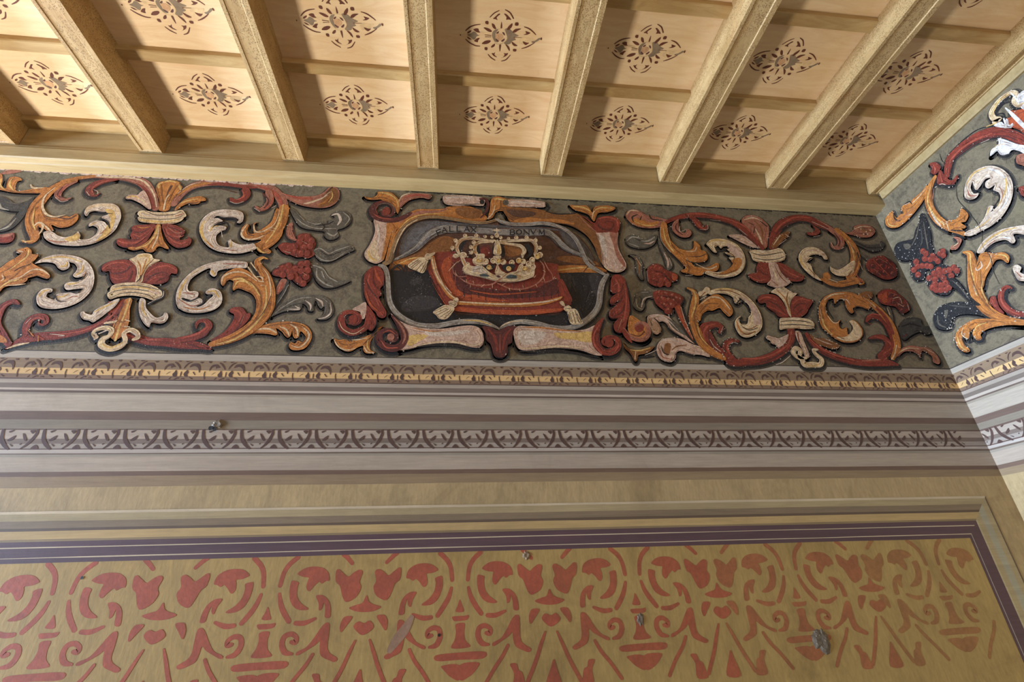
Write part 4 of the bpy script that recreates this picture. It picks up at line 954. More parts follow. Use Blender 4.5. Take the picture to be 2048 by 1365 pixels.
 ('tassel','pale tassel at the lower right corner',"""p cr 535 2962 554 2967 563 2938 545 2941
p cr 554 2925 581 2942 598 2926 585 2905 564 2905
p cr 574 2901 609 2923 629 2907 640 2866 651 2834 614 2823 583 2832 575 2872
s bk 585 2897 2.3 594 2836 3.1
s bk 600 2906 2.3 612 2833 3.1
s bk 615 2910 2.3 630 2837 3.1
s bk 577 2888 2.3 584 2844 2.3
s bk 624 2890 2.3 645 2842 3.1
s bk 565 2921 2.3 587 2922 3.1"""),
 ('crown','gold crown with pearls',"""p br 45 3344 93 3356 148 3339 188 3346 248 3340 309 3343 348 3320 346 3251 321 3225 258 3227 147 3222 77 3214 46 3275
p rk 97 3307 148 3329 176 3281 171 3238 132 3236 101 3258
p rd 105 3288 140 3309 160 3271 132 3250
p od 236 3324 292 3332 340 3309 342 3270 286 3248 243 3265
p bk 83 3311 97 3322 105 3259 89 3253
p bk 220 3343 236 3329 247 3285 242 3256 224 3245 228 3304
p bk 172 3291 178 3321 181 3262 177 3243
p bk -10 3311 10 3347 37 3358 14 3322 3 3283 -1 3263 -7 3272
p bk 358 3345 390 3337 404 3308 399 3273 378 3252 361 3242 379 3282
S cr -16 3265 17.3 -27 3301 19.2 -14 3341 22.1 13 3364 21.3 53 3373 20.5 101 3367 20.6 149 3359 17.9 189 3361 13.5
S cr 85 3258 15.7 75 3286 19.3 77 3321 22.1 101 3344 21.3 141 3351 19.6 176 3351 13.4
S cr 221 3361 13.5 261 3363 18 310 3368 20.8 359 3373 20.9 400 3373 22.8 423 3344 23.6 425 3304 20.6 415 3274 16
S cr 217 3348 11.7 249 3342 17.9 301 3337 19.8 337 3329 22.5 356 3300 25 346 3270 19.5 344 3251 10.6
s oc -20 3272 2.6 -25 3306 4.4 -2 3349 4.4 45 3369 2.7
s wh -2 3356 1.8 45 3378 3.6 109 3372 2.7
s oc 81 3262 2.6 75 3306 5.3 97 3334 3.5
s wh 249 3365 1.8 310 3375 3.6 392 3380 3.7 419 3353 1.8
s od 236 3334 1.8 300 3327 2.7 336 3309 2.7 342 3270 1.8
s od 13 3352 1.3 53 3360 2.2 109 3355 1.3
s wh 309 3343 1.8 348 3320 3.6 363 3291 3.6
s oc 415 3348 1.8 416 3303 3.6 411 3278 1.8
p cr 31 3386 27 3374 16 3370 8 3378 8 3391 16 3399 26 3397
s od 13 3383 2 15 3391 4.7 22 3393 1.3
p cr 95 3389 90 3377 80 3374 72 3381 72 3394 80 3403 90 3400
s od 77 3387 2 79 3395 4.7 86 3396 1.4
p cr -22 3348 -26 3336 -36 3333 -44 3340 -45 3353 -37 3361 -27 3359
s od -40 3345 2 -37 3354 4.6 -30 3355 1.3
p cr -39 3295 -43 3284 -53 3280 -61 3288 -61 3300 -53 3309 -43 3306
s od -56 3293 2 -54 3301 4.6 -47 3302 1.3
p cr 65 3305 61 3294 51 3290 43 3298 43 3311 51 3319 61 3316
s od 47 3303 2 50 3311 4.6 57 3312 1.3
p cr 81 3341 77 3329 66 3326 58 3333 58 3346 66 3354 76 3352
s od 63 3338 2 65 3347 4.7 72 3348 1.3
p cr 67 3269 63 3258 53 3254 45 3261 45 3274 53 3282 63 3280
s od 50 3267 2 52 3275 4.6 59 3276 1.3
p cr 325 3386 320 3374 309 3371 301 3379 302 3392 310 3400 321 3398
s od 306 3384 2 309 3392 4.8 316 3394 1.4
p cr 386 3390 381 3378 370 3374 362 3382 363 3395 372 3404 382 3401
s od 368 3387 2.1 370 3396 4.8 378 3397 1.4
p cr 436 3372 431 3360 420 3357 413 3364 413 3377 422 3386 433 3384
s od 418 3370 2.1 421 3378 4.8 428 3379 1.4
p cr 458 3320 453 3309 442 3305 434 3313 435 3326 444 3334 454 3332
s od 439 3318 2 442 3326 4.7 450 3327 1.4
p cr 143 3383 139 3373 131 3371 125 3377 125 3387 132 3394 140 3392
s od 129 3381 1.6 131 3388 3.8 136 3389 1.1
p cr 183 3384 179 3374 171 3371 164 3378 164 3388 171 3395 179 3393
s od 168 3382 1.6 170 3388 3.8 176 3389 1.1
p cr 233 3381 229 3372 221 3369 214 3375 214 3385 221 3392 229 3391
s od 218 3379 1.6 220 3386 3.8 226 3387 1.1
p cr 277 3376 273 3366 265 3364 258 3370 259 3380 266 3387 274 3386
s od 263 3374 1.6 265 3381 3.8 271 3382 1.1
p cr 219 3216 216 3207 208 3204 201 3210 201 3220 208 3226 216 3225
s od 205 3214 1.6 207 3220 3.6 213 3221 1
p cr 48 3187 45 3178 37 3175 30 3181 30 3191 37 3197 45 3195
s od 34 3185 1.5 36 3191 3.6 42 3192 1
p cr -47 3242 -36 3254 -16 3253 3 3266 22 3264 30 3250 27 3233 9 3228 -8 3236 -27 3223 -43 3227
S cr 3 3234 21.5 18 3192 23 35 3160 29.6 51 3138 37.9
s oc 7 3225 2.6 22 3178 5.1 43 3137 3.4
s wh 15 3230 1.7 27 3193 3.4
p cr 201 3365 188 3341 182 3301 177 3267 187 3257 207 3255 221 3264 225 3284 220 3323 211 3353
p yl 204 3327 218 3313 219 3274 207 3261 199 3278
s wh 192 3342 2.2 188 3302 5.3 187 3272 3.5
s bk 201 3365 1.3 184 3311 1.8 175 3267 1.8 191 3253 1.7 219 3257 1.8
p cr 214 3396 209 3382 197 3378 188 3387 188 3402 197 3411 209 3409
s od 194 3393 2.3 196 3402 5.4 205 3404 1.5
s cr 200 3446 7.3 201 3413 7.3
s cr 180 3431 9.1 220 3433 9.2
s bk 180 3442 1.4 179 3419 1.4
s bk 222 3445 1.4 221 3421 1.4
s bk 190 3447 1.4 210 3448 1.4
s bk 185 3412 1.8 218 3414 1.8
p cr 181 3248 217 3252 220 3235 198 3224 181 3231
s bk 181 3249 1.3 219 3251 1.3
p cr 10 3164 39 3179 70 3171 101 3182 124 3169 154 3138 185 3120 224 3136 263 3133 302 3148 319 3187 336 3202 351 3184 384 3214 409 3234 403 3129 375 3105 331 3087 280 3076 230 3076 184 3079 139 3091 93 3103 51 3112 24 3118 11 3136
p wh 66 3166 108 3173 120 3150 147 3128 131 3118 85 3135 62 3129
p cr 62 3218 81 3238 85 3255 128 3257 128 3216 147 3217 151 3198 135 3184 101 3177 70 3185
p cr 113 3211 107 3195 93 3191 82 3201 82 3218 93 3230 107 3226
s od 89 3208 2.7 92 3219 6.3 102 3220 1.8
p cr 152 3208 146 3192 132 3188 121 3198 121 3215 132 3227 146 3223
s od 127 3205 2.7 131 3216 6.3 141 3217 1.8
p cr 193 3215 187 3199 173 3194 162 3205 162 3222 173 3233 187 3230
s od 168 3212 2.7 172 3223 6.4 182 3224 1.8
p cr 220 3209 214 3193 200 3188 189 3199 189 3216 201 3227 215 3224
s od 196 3206 2.7 199 3217 6.4 209 3218 1.8
p cr 250 3208 243 3192 229 3187 218 3198 219 3215 230 3226 244 3223
s od 225 3205 2.7 229 3216 6.4 239 3217 1.8
p cr 297 3205 290 3189 276 3185 265 3195 266 3212 278 3224 291 3221
s od 272 3202 2.7 276 3213 6.4 286 3215 1.8
p cr 337 3221 330 3205 316 3201 305 3211 306 3229 318 3240 332 3237
s od 312 3218 2.7 316 3229 6.4 326 3231 1.8
p cr 361 3215 354 3199 340 3195 329 3205 329 3222 341 3234 355 3231
s od 336 3212 2.7 339 3223 6.4 350 3225 1.8
p cr 392 3202 385 3186 371 3182 360 3192 361 3209 373 3221 386 3218
s od 367 3199 2.7 371 3210 6.4 381 3212 1.8
p cr 413 3230 406 3213 392 3209 381 3220 382 3237 394 3249 408 3245
s od 388 3226 2.8 392 3238 6.5 402 3239 1.9
p cr 443 3255 435 3239 421 3234 410 3245 411 3263 423 3275 437 3271
s od 417 3252 2.8 421 3264 6.5 432 3265 1.9
p cr 460 3266 452 3249 438 3245 427 3256 428 3273 440 3285 454 3282
s od 434 3263 2.8 438 3274 6.6 448 3276 1.9
p cr 415 3182 408 3166 394 3161 383 3172 383 3189 395 3200 409 3197
s od 390 3179 2.7 394 3190 6.4 404 3191 1.8
p cr 366 3161 359 3145 345 3140 334 3151 335 3168 347 3179 361 3176
s od 341 3158 2.7 345 3169 6.3 355 3170 1.8
p yl 110 3211 105 3198 94 3194 85 3203 85 3217 94 3226 105 3223
s od 90 3208 2.2 93 3217 5.1 101 3218 1.5
p yl 219 3213 214 3200 203 3197 194 3205 194 3219 203 3229 215 3226
s od 199 3211 2.2 202 3220 5.2 210 3221 1.5
p yl 332 3219 326 3205 315 3202 306 3210 306 3225 316 3234 327 3231
s od 312 3216 2.2 315 3225 5.2 323 3226 1.5
p yl 363 3165 358 3152 346 3149 337 3157 338 3171 347 3180 359 3178
s od 343 3163 2.2 346 3172 5.1 354 3173 1.5
p yl 440 3255 434 3242 422 3238 413 3247 414 3261 424 3271 435 3268
s od 419 3253 2.3 422 3262 5.3 430 3263 1.5
p bk 128 3174 147 3184 178 3185 186 3172 170 3152 147 3146 131 3160
p bk 225 3178 249 3191 288 3193 299 3177 279 3152 255 3142 232 3155
p yl 167 3166 161 3153 150 3149 140 3157 140 3172 150 3182 161 3179
s od 146 3163 2.3 149 3173 5.4 157 3174 1.5
p yl 276 3161 270 3148 258 3144 249 3153 249 3168 259 3177 271 3174
s od 255 3159 2.3 258 3168 5.4 266 3170 1.5
p cr 185 3125 190 3158 200 3191 209 3168 224 3145 243 3132 204 3116
s od 202 3187 1.3 197 3153 2.1 174 3124 1.3
s od 205 3182 1.3 217 3149 2.1 243 3132 1.3
s bk 116 3183 1.3 116 3150 2.1
s bk 62 3161 1.3 93 3168 2.1 120 3183 1.3
s bk 10 3159 1.3 17 3127 2.1 47 3112 1.7
s od 31 3160 1.3 55 3138 2.1
s bk 70 3148 1.3 66 3138 2.5
p sl 101 3114 131 3120 154 3107 135 3102 108 3106
p sl 247 3107 270 3121 301 3116 304 3102 273 3096 250 3098
p rk 189 3107 204 3114 216 3105 204 3098
s bk 51 3103 1.3 108 3080 2.1 184 3065 2.5 280 3069 2.5 358 3090 1.7
s od 223 3099 1.7 263 3133 3.4 314 3144 2.6 365 3156 1.7
s cr 223 3085 3.4 263 3128 4.3 310 3144 3.4
s bk 331 3173 1.3 349 3146 1.7
s bk 359 3184 1.3 381 3161 1.7
s bk 325 3140 1.3 356 3127 2.1
s bk 372 3137 1.3 405 3158 1.7
s bk 391 3195 1.3 406 3177 1.7
s bk 166 3138 1.3 189 3120 1.7
s bk 317 3116 1.3 340 3108 1.7
s bk 384 3224 1.3 371 3204 1.7
s gl 47 3128 2.1 93 3107 4.2 146 3091 4.2 192 3081 2.5"""),
 ('crown_of_thorns','pale crown of thorns round the gold crown',"""s rp -69 3193 2.5 -38 3176 4.2 -45 3147 4.2 -36 3111 5 -6 3094 5 32 3100 4.2
s rp -5 3085 4.1 33 3059 8.2 78 3045 9.1 131 3045 8.3 173 3056 8.3 208 3084 8.4 223 3094 4.2
s rp 196 3061 4.2 230 3044 7.5 267 3028 7.5 313 3025 7.5 356 3035 7.5 399 3055 6.7 436 3089 8.5 459 3132 8.6 458 3188 8.7 440 3221 4.4
s rp 440 3080 3.4 471 3081 4.3 504 3096 5.1 520 3108 4.3
s rp 504 3096 3.4 502 3133 4.3 481 3170 6.1 464 3218 4.4
s cr -67 3128 1.7 -45 3161 3.4 -19 3195 1.7
s cr -19 3186 1.7 -4 3206 2.6
s cr -33 3120 1.7 -21 3102 3.3
s cr 52 3042 2.1 48 3011 2
s cr 70 3052 1.6 66 3070 2.1
s cr 108 3031 2.5 127 3049 3.3
s cr 169 3051 3.3 170 3029 2.1
s cr 260 3032 2.9 263 3014 2.1
s cr 313 3029 2.1 320 3012 2.9
s cr 337 3035 1.7 334 3053 2.1
s cr 407 3060 2.5 414 3042 1.7
s cr 222 3049 2.5 245 3063 1.7
s cr 33 3059 1.6 29 3077 2.5
s cr 456 3085 1.7 453 3108 2.6
s cr 504 3101 1.7 517 3115 2.6
s cr 467 3146 1.7 452 3155 2.2
s cr 379 3114 1.7 402 3106 2.1
s cr 402 3106 3.4 411 3120 1.7
s bk 48 3042 1.2 49 3020 2 47 3000 1.2
s bk 131 3100 1.3 132 3077 2.1 129 3056 1.2
s bk 174 3047 1.2 175 3024 2.1 172 3004 1.2
s bk 286 3069 1.3 286 3046 2.1 283 3026 1.2
s bk 342 3076 1.3 342 3053 2.1 339 3033 1.3
s bk 375 3036 1.3 375 3014 2.1 372 2993 1.2
s bk 269 3023 1.2 270 3001 2.1 266 2981 1.2
s bk 451 3080 1.3 451 3057 2.1 447 3037 1.3
s bk 215 3080 1.3 254 3095 1.7 308 3098 1.3"""),
 ]),
('painted_cartouche','painted curling scrollwork frame around the crown picture','painting',None,0.6,1,'B',[
 ('scroll','plum curl and white bracket, upper left',"""P pk -501 3491 -487 3415 -493 3359 -509 3303 -526 3261 -526 3230 -505 3200 -472 3184 -451 3185 -425 3208 -417 3271 -408 3336 -399 3402 -381 3460 -405 3480 -449 3475
p cr -521 3248 -504 3294 -487 3341 -464 3323 -457 3251 -440 3216 -466 3190 -502 3204
p oc -426 3467 -382 3470 -397 3383 -410 3280 -422 3208 -434 3225 -427 3307 -424 3400
s wh -476 3454 6.7 -461 3370 11.5 -468 3287 4.8
s yl -509 3266 4 -494 3222 12.6 -460 3202 4.7
P oc -405 3478 -362 3500 -306 3553 -262 3581 -186 3586 -109 3596 -79 3613 46 3622 109 3580 148 3541 109 3499 16 3513 -69 3528 -183 3531 -258 3516 -315 3474 -348 3414 -366 3356 -374 3273 -395 3183 -415 3173 -408 3253 -396 3373 -387 3440
p od -32 3606 62 3612 117 3590 93 3538 31 3529 -31 3560
p rp -362 3500 -305 3538 -246 3572 -139 3579 -86 3608 -109 3576 -184 3556 -260 3541 -318 3513 -352 3471
s br -259 3526 3.5 -146 3538 5.2 -30 3520 7 124 3500 3.5
s yl -356 3423 3.3 -302 3504 6.8 -214 3547 7 -108 3554 3.5
S rk -298 3549 17.3 -333 3517 29.1 -384 3491 34 -443 3490 37.2 -493 3511 39 -517 3554 37.7 -498 3601 32.9 -454 3622 29.7 -412 3606 26.2 -393 3562 22.5 -412 3521 18.8 -453 3524 13.6 -467 3553 8.6
p rd -414 3558 -420 3533 -440 3526 -458 3541 -460 3569 -445 3587 -425 3582
s rl -506 3530 4.3 -466 3503 6.8 -406 3497 5.1
s gm -490 3596 3.5 -446 3614 7 -403 3597 5.2 -389 3558 3.5
s rl -489 3591 2.6 -497 3561 4.3 -484 3532 3.4
s gm -457 3568 2.6 -444 3589 4.3 -421 3581 2.6"""),
 ('leaf_crest','ochre leaf on the upper left curl',"""P oc -571 3657 -540 3648 -511 3661 -498 3682 -499 3698 -469 3703 -423 3698 -390 3669 -364 3630 -361 3589 -372 3539 -391 3583 -424 3621 -463 3633 -479 3642 -516 3635 -554 3637
s yl -491 3693 4.4 -437 3687 12.4 -388 3649 7.1 -372 3589 3.5
s od -562 3649 3.5 -502 3651 8.8 -450 3655 7 -393 3618 4.4
s cr -372 3634 4.4 -352 3677 12.5 -315 3700 7.2
P rp -370 3629 -352 3672 -315 3697 -253 3705 -191 3699 -186 3683 -197 3662 -236 3670 -274 3662 -312 3644 -347 3601 -361 3584
s rl -343 3662 5.3 -284 3689 16.1 -206 3687 9
P pk -117 3678 -105 3698 -34 3705 45 3705 109 3699 133 3685 133 3653 117 3631 46 3632 -32 3621 -95 3628 -115 3652
s wh -104 3679 5.4 -34 3689 12.7 61 3685 7.3
s gm -87 3633 2.7 14 3635 7.2 109 3646 4.5
S rk 109 3683 18.3 137 3685 18.3 152 3644 18.2 144 3592 14.4 109 3539 8.8
p bk 131 3661 125 3646 114 3642 104 3651 104 3668 114 3679 126 3676"""),
 ('top_ornament','ochre crest at the top middle',"""P oc 151 3532 164 3604 168 3656 181 3699 221 3712 269 3694 302 3696 317 3681 299 3612 305 3551 319 3512 280 3519 258 3579 243 3598 203 3591 179 3543
s yl 189 3689 5.5 221 3691 14.8 261 3683 7.4
s od 229 3681 5.5 228 3628 12.7 219 3602 5.4
s br 171 3553 3.6 203 3601 6.3 243 3604 5.4 281 3540 3.6
s cr 148 3531 4.4 179 3574 9 196 3637 4.5"""),
 ('scroll','plum curl and white bracket, upper right',"""P od 236 3624 256 3630 344 3631 424 3631 505 3615 552 3595 617 3602 692 3609 737 3568 781 3519 800 3470 809 3411 816 3333 798 3313 772 3370 747 3427 703 3474 642 3511 579 3522 483 3527 379 3515 308 3521 262 3559
p oc 300 3521 381 3556 484 3552 549 3556 613 3550 676 3523 611 3524 499 3533 387 3516
p br 263 3610 343 3610 423 3605 438 3580 373 3555 302 3561
s bk 504 3610 5.5 568 3596 9.2 650 3602 7.4 700 3612 3.7
p od 751 3467 793 3479 809 3411 822 3314 836 3240 812 3229 793 3275 778 3351
P pk 269 3678 290 3690 387 3697 493 3688 503 3668 494 3644 425 3639 344 3636 276 3634 264 3652
s wh 289 3674 4.6 370 3675 13 475 3666 5.6
P gm 278 3668 272 3650 256 3645 244 3656 245 3677 257 3689 273 3686
s bk 509 3679 13.1 527 3643 14.8 505 3615 7.4
P pk 801 3480 849 3473 899 3480 935 3477 923 3417 922 3348 938 3291 951 3245 942 3207 907 3183 868 3181 838 3193 812 3229 812 3295 813 3372 803 3430
p rp 882 3474 931 3477 918 3407 919 3329 942 3263 943 3217 905 3280 893 3376
p wh 813 3441 845 3442 850 3354 841 3277 822 3314
s cr 818 3220 5.1 846 3194 10.2 908 3192 5.1
s wh 881 3279 3.5 890 3233 10.3
P rd 707 3597 745 3568 774 3529 792 3469 840 3467 890 3475 930 3472 956 3530 956 3571 922 3598 872 3597 820 3578 800 3541 776 3550 746 3579
s rl 828 3573 5.6 880 3589 13.1 935 3570 11.2 941 3518 5.5
s rk 816 3542 4.6 828 3502 14.6 884 3490 11 913 3527 7.4 908 3552 4.6 875 3556 7.4 862 3544 3.7
s rp 713 3577 4.6 763 3508 10.9 800 3470 5.4"""),
 ('leaf_crest','ochre leaves on the upper right curl',"""P oc 656 3673 706 3671 756 3674 778 3649 792 3618 804 3656 831 3674 891 3683 940 3670 929 3648 885 3629 834 3621 814 3593 797 3551 782 3565 765 3601 726 3619 686 3632 663 3652
s yl 672 3663 4.7 738 3657 11.3 777 3633 5.6
s yl 811 3640 4.7 855 3664 11.4 922 3661 4.8
s od 687 3643 3.7 743 3631 7.5 781 3591 3.7
s cr 787 3571 3.7 795 3613 7.5 810 3635 3.8
s bk 949 3671 11.5 944 3633 11.4 899 3609 5.6"""),
 ('inner_border','grey inner strap of the frame',"""S bd -412 3182 28.2 -389 3201 28.4 -377 3273 25.7 -359 3357 24.7 -328 3434 25.2 -279 3487 25.6 -213 3517 24.2 -122 3523 22.6 -30 3511 22.6 62 3498 22.7 140 3501 21.1 194 3522 17.7 218 3536 8.9
S bs 202 3530 12.4 233 3512 26.5 295 3498 26.5 398 3504 26.7 470 3516 26.9 549 3505 27 618 3469 26.9 668 3403 26.5 699 3308 26 722 3234 25.5 772 3190 25.3 815 3160 16.8
S bs -439 3168 18.7 -410 3152 26.5 -391 3096 26.1 -381 3021 25.6 -369 2948 26.6 -337 2885 27.7 -286 2839 28.8 -218 2806 30.2 -130 2801 30.3 -43 2821 29.2 39 2834 29.4 121 2829 28.1 183 2805 16.2 204 2790 5.9
S bs 202 2790 5.9 239 2818 22.3 317 2840 28.5 401 2831 30.1 484 2809 31.6 570 2807 31.7 644 2837 33.7 708 2888 34.3 752 2952 33.3 773 3039 32.5 792 3101 29.8 816 3142 25.1 834 3164 13.5
s gl -398 3130 3.1 -388 3021 6 -371 2940 5.9 -329 2877 5.8 -272 2832 4.3
s cr -372 3255 3.2 -351 3357 6.6 -314 3445 6.7 -257 3497 4.3
s yl 18 2838 3.7 94 2838 8.9 163 2816 4.4
s cr 211 2806 3 260 2835 7.5 331 2845 3.8
s gl 650 2826 3.8 723 2893 6.2 766 2978 6.4
s wh 557 3506 2.7 633 3460 4.5
s bk -379 3166 2.3 -364 3238 4 -349 3329 4.1 -319 3416 4.2 -263 3472 3.4 -182 3499 3.4 -68 3493 3.5
s bk -363 3047 2.3 -352 2948 3.7 -309 2878 3.6 -232 2829 3.6 -151 2818 2.9
s bk -434 3146 4.7 -415 3095 7.7 -397 3004 7.5 -383 2923 4.4"""),
 ('side_leaf','red acanthus leaf on the left side',"""P rd -495 3135 -470 3158 -442 3159 -418 3130 -408 3096 -407 3045 -422 3019 -412 2979 -424 2962 -399 2914 -379 2875 -380 2848 -399 2840 -420 2851 -432 2874 -458 2897 -482 2936 -500 2984 -510 3049 -512 3100
s rl -486 3109 4.6 -487 3050 10.6 -453 2985 7.4 -419 2914 4.4
s ro -462 3145 4.6 -443 3094 13.8 -418 3053 4.5
s rk -503 3075 4.5 -476 3017 10.5 -437 2962 5.9
s ro -495 3000 3.7 -468 2928 10.2 -423 2882 5.8
s rl -409 2874 3.6 -394 2855 5.8
s rk -467 3127 3.1 -459 3051 6 -421 3003 3.7
P rd -479 2912 -450 2881 -429 2843 -422 2797 -438 2766 -458 2773 -470 2818 -481 2864
p pk -549 2886 -519 2911 -488 2932 -480 2888 -484 2833 -505 2840 -508 2871
S rd -465 2834 28.5 -467 2795 32.4 -496 2764 34.8 -540 2752 37.4 -582 2777 37.5 -597 2822 35.2 -586 2861 28.5 -547 2870 24.3 -512 2848 21.4 -505 2817 18.4 -526 2798 14 -553 2804 9.8
p rd -517 2828 -523 2808 -541 2802 -558 2816 -561 2839 -547 2853 -528 2849
s cr -606 2814 2.1 -581 2770 4.2 -526 2745 4.1 -479 2780 2.1
s rk -575 2831 2.8 -559 2800 5.6 -520 2798 4.2
s rl -578 2854 2.8 -547 2870 4.3 -516 2852 2.9
s rk -570 2815 2.1 -579 2831 3.5 -564 2846 2.1
s bk -423 2843 3.6 -422 2804 5.7 -438 2766 3.5"""),
 ('lower_scroll','white bracket and brown curl, lower left',"""P pk -355 2868 -312 2830 -257 2801 -183 2784 -83 2786 12 2804 73 2806 107 2787 121 2749 121 2711 101 2682 54 2683 -13 2701 -93 2702 -172 2690 -248 2666 -300 2661 -271 2710 -282 2770 -318 2815
p yl -266 2732 -214 2749 -161 2742 -212 2704 -249 2681
p wh -176 2772 -82 2767 12 2781 53 2771 -48 2745 -148 2743
s cr -249 2670 2.8 -146 2701 8.4 -40 2711 9.9 67 2691 7.1 114 2711 5.7
s oc -243 2786 2.9 -149 2769 5.7 -82 2775 2.9
S rk -347 2853 11.5 -311 2807 28.6 -280 2755 38.1 -277 2710 34.8 -301 2676 37.2 -339 2668 39.7 -383 2689 38.5 -402 2729 34.7 -386 2763 28.1 -347 2768 23.9 -319 2746 21 -317 2716 16.7 -339 2704 12.5 -356 2719 6.9
s rp -340 2845 2.9 -300 2800 10 -273 2740 9.8 -283 2695 5.5
s rl -387 2707 3.5 -359 2671 8.2 -307 2672 5.5
p rp -326 2731 -332 2714 -346 2710 -360 2721 -361 2739 -350 2751 -334 2747
s rl -385 2752 2.8 -354 2768 5.6 -322 2746 2.8
s bk -210 2678 6.9 -113 2692 14 -13 2689 14.1 67 2669 8.5 121 2673 7.1"""),
 ('bottom_ornament','dark red leaf at the bottom middle',"""P rk 115 2803 159 2800 200 2782 242 2807 295 2810 290 2776 272 2753 267 2714 246 2699 242 2653 224 2631 197 2627 174 2637 165 2674 155 2704 135 2726 131 2765
s rd 145 2788 5.9 179 2743 14.5 191 2667 9.9
s rd 263 2791 5.9 234 2744 13.1 218 2668 7.1
s rl 207 2759 2.9 206 2705 4.3 205 2653 2.8"""),
 ('lower_scroll','white bracket and red curl, lower right',"""P pk 279 2745 280 2784 305 2810 347 2811 418 2811 495 2805 594 2792 666 2802 720 2827 724 2803 697 2755 693 2716 716 2670 735 2648 693 2651 625 2676 542 2686 459 2684 375 2671 320 2670 291 2692
p wh 304 2777 381 2787 451 2773 405 2717 335 2701 302 2730
p yl 493 2774 592 2776 694 2787 687 2724 589 2737 519 2743
s oc 333 2805 3 424 2804 9 537 2791 7.5 636 2789 3.8
s cr 300 2681 2.9 390 2683 10.1 515 2697 10.2 626 2688 5.9
S rd 768 2870 10.9 733 2820 33.7 713 2763 42.2 714 2709 41.6 745 2671 41.3 794 2672 38.4 827 2703 35.9 829 2742 30.2 798 2757 22.7 761 2749 19.6 747 2721 14.9 763 2706 10.4
s rl 742 2828 3.1 706 2771 9.1 703 2708 8.9 736 2655 5.9
p rd 807 2722 795 2701 774 2696 759 2710 762 2733 780 2748 801 2743
s rk 737 2788 3.8 730 2725 10.5 754 2686 8.9 797 2695 4.5
s rl 811 2746 3 832 2711 7.5 801 2664 4.4
s bk 306 2662 5.7 409 2664 14.4 513 2670 14.5 623 2653 10.2 719 2636 5.8"""),
 ('side_leaf','red feathered leaf on the right side',"""P rd 856 3149 896 3161 924 3133 930 3071 930 2992 924 2924 898 2849 877 2799 849 2783 822 2798 823 2838 850 2872 820 2871 803 2883 812 2921 862 2964 873 2986 832 2963 818 2967 830 3006 864 3033 834 3041 836 3085
s rl 869 3131 5 885 3078 13.2 868 3007 6.5
s rl 919 3097 3.3 914 2983 8.1 881 2856 6.2
s rk 841 3033 3.3 888 3043 6.6 911 3097 3.3
s rk 823 2955 3.2 871 2973 8 901 3026 3.3
s rk 821 2879 3.1 878 2914 7.9 901 2974 3.2
s rl 831 2896 2.4 873 2931 4.8
s rp 847 3077 2.5 881 3105 5
s rp 840 2798 3.1 871 2864 7.8
s bk 928 3106 5 939 3027 8.2 932 2924 6.4 895 2824 3.1
P oc 919 2890 954 2875 986 2843 1008 2795 1010 2763 977 2738 941 2741 909 2768 896 2808
p rd 987 2818 973 2795 950 2789 935 2804 938 2830 959 2846 980 2841
S rp 874 2807 15.4 894 2768 26 934 2745 25.9 979 2750 26 1008 2787 26.3 1004 2835 23.5 965 2846 18.8 936 2825 10.9
s rd 869 2799 23.1 886 2760 27.4 903 2728 10.6
s rk 910 2776 3.1 952 2765 6.1 986 2794 4.6"""),
 ]),
('painted_leaf_spray','small brown leaf at the lower right foot of the emblem frame','painting','leaf sprays',0,1,'B',[
 ('leaf',None,"""P od 863 2727 891 2697 940 2690 986 2703 1031 2712 1005 2684 973 2668 936 2659 924 2628 909 2624 894 2666 869 2696
s yl 897 2689 3.7 947 2686 7.5 1008 2703 3
s cr 925 2682 3 914 2636 5.9
s wh 972 2660 2.2 1011 2676 3.8 1042 2692 2.3
s bk 933 2644 10.4 977 2648 17.8 1021 2653 7.5"""),
 ]),
('painted_scroll','dark red arch with ochre leaf, upper left scroll of the right-hand group','painting','scrolls painted right of the emblem',0,1,'B',[
 ('leaf','tan feathery leaf',"""P rp 1003 3612 1026 3656 1070 3667 1110 3650 1140 3626 1190 3618 1255 3601 1307 3604 1258 3570 1209 3535 1148 3522 1090 3525 1043 3543 1014 3576
p oc 1032 3582 1085 3596 1148 3568 1209 3582 1176 3539 1092 3534 1044 3552
s bk 1081 3627 4.8 1044 3604 9.5 1046 3567 5.6
s bk 1104 3613 4.8 1091 3586 7.6
s bk 1158 3632 4.8 1169 3596 9.5 1236 3589 4.8
s cr 1013 3623 4.7 1043 3657 9.6 1094 3655 3.8
s yl 1055 3568 3.8 1126 3541 7.5 1196 3555 3.8"""),
 ('stem','dark red arched stem',"""S rd 1840 3411 37.8 1810 3461 53.5 1774 3521 54.1 1723 3592 54.8 1659 3621 47.1 1576 3642 43.2 1490 3648 45 1400 3637 38.9 1307 3604 28.8 1249 3569 19
s rl 1831 3472 7.7 1771 3574 9.8 1694 3617 9.8 1594 3643 7.9 1474 3658 9.8 1402 3648 3.9
s rk 1817 3420 7.6 1766 3490 13.4 1699 3570 9.7 1605 3617 7.8
s rk 1486 3631 4.9 1414 3621 7.8 1394 3647 2.9
s bk 1739 3519 3.9 1684 3579 5.8 1585 3605 5.8 1515 3606 2.9
s wh 1552 3614 1.9 1621 3607 2.9
s wh 1729 3550 2.9 1769 3500 3.8
S rd 1418 3638 19.5 1453 3597 42.5 1470 3556 42.1 1500 3539 28.7 1519 3564 13.5
s rl 1446 3607 4.8 1470 3556 9.6 1503 3532 3.8
s wh 1464 3530 1.9 1517 3536 2.9 1526 3575 1.9
P rp 1342 3606 1301 3572 1284 3524 1301 3484 1339 3461 1383 3468 1406 3500 1394 3526 1377 3525 1363 3498 1338 3502 1336 3533 1335 3569
s rk 1327 3574 4.8 1309 3526 9.4 1343 3481 5.6
s wh 1339 3548 1.9 1331 3506 2.8 1377 3525 1.9"""),
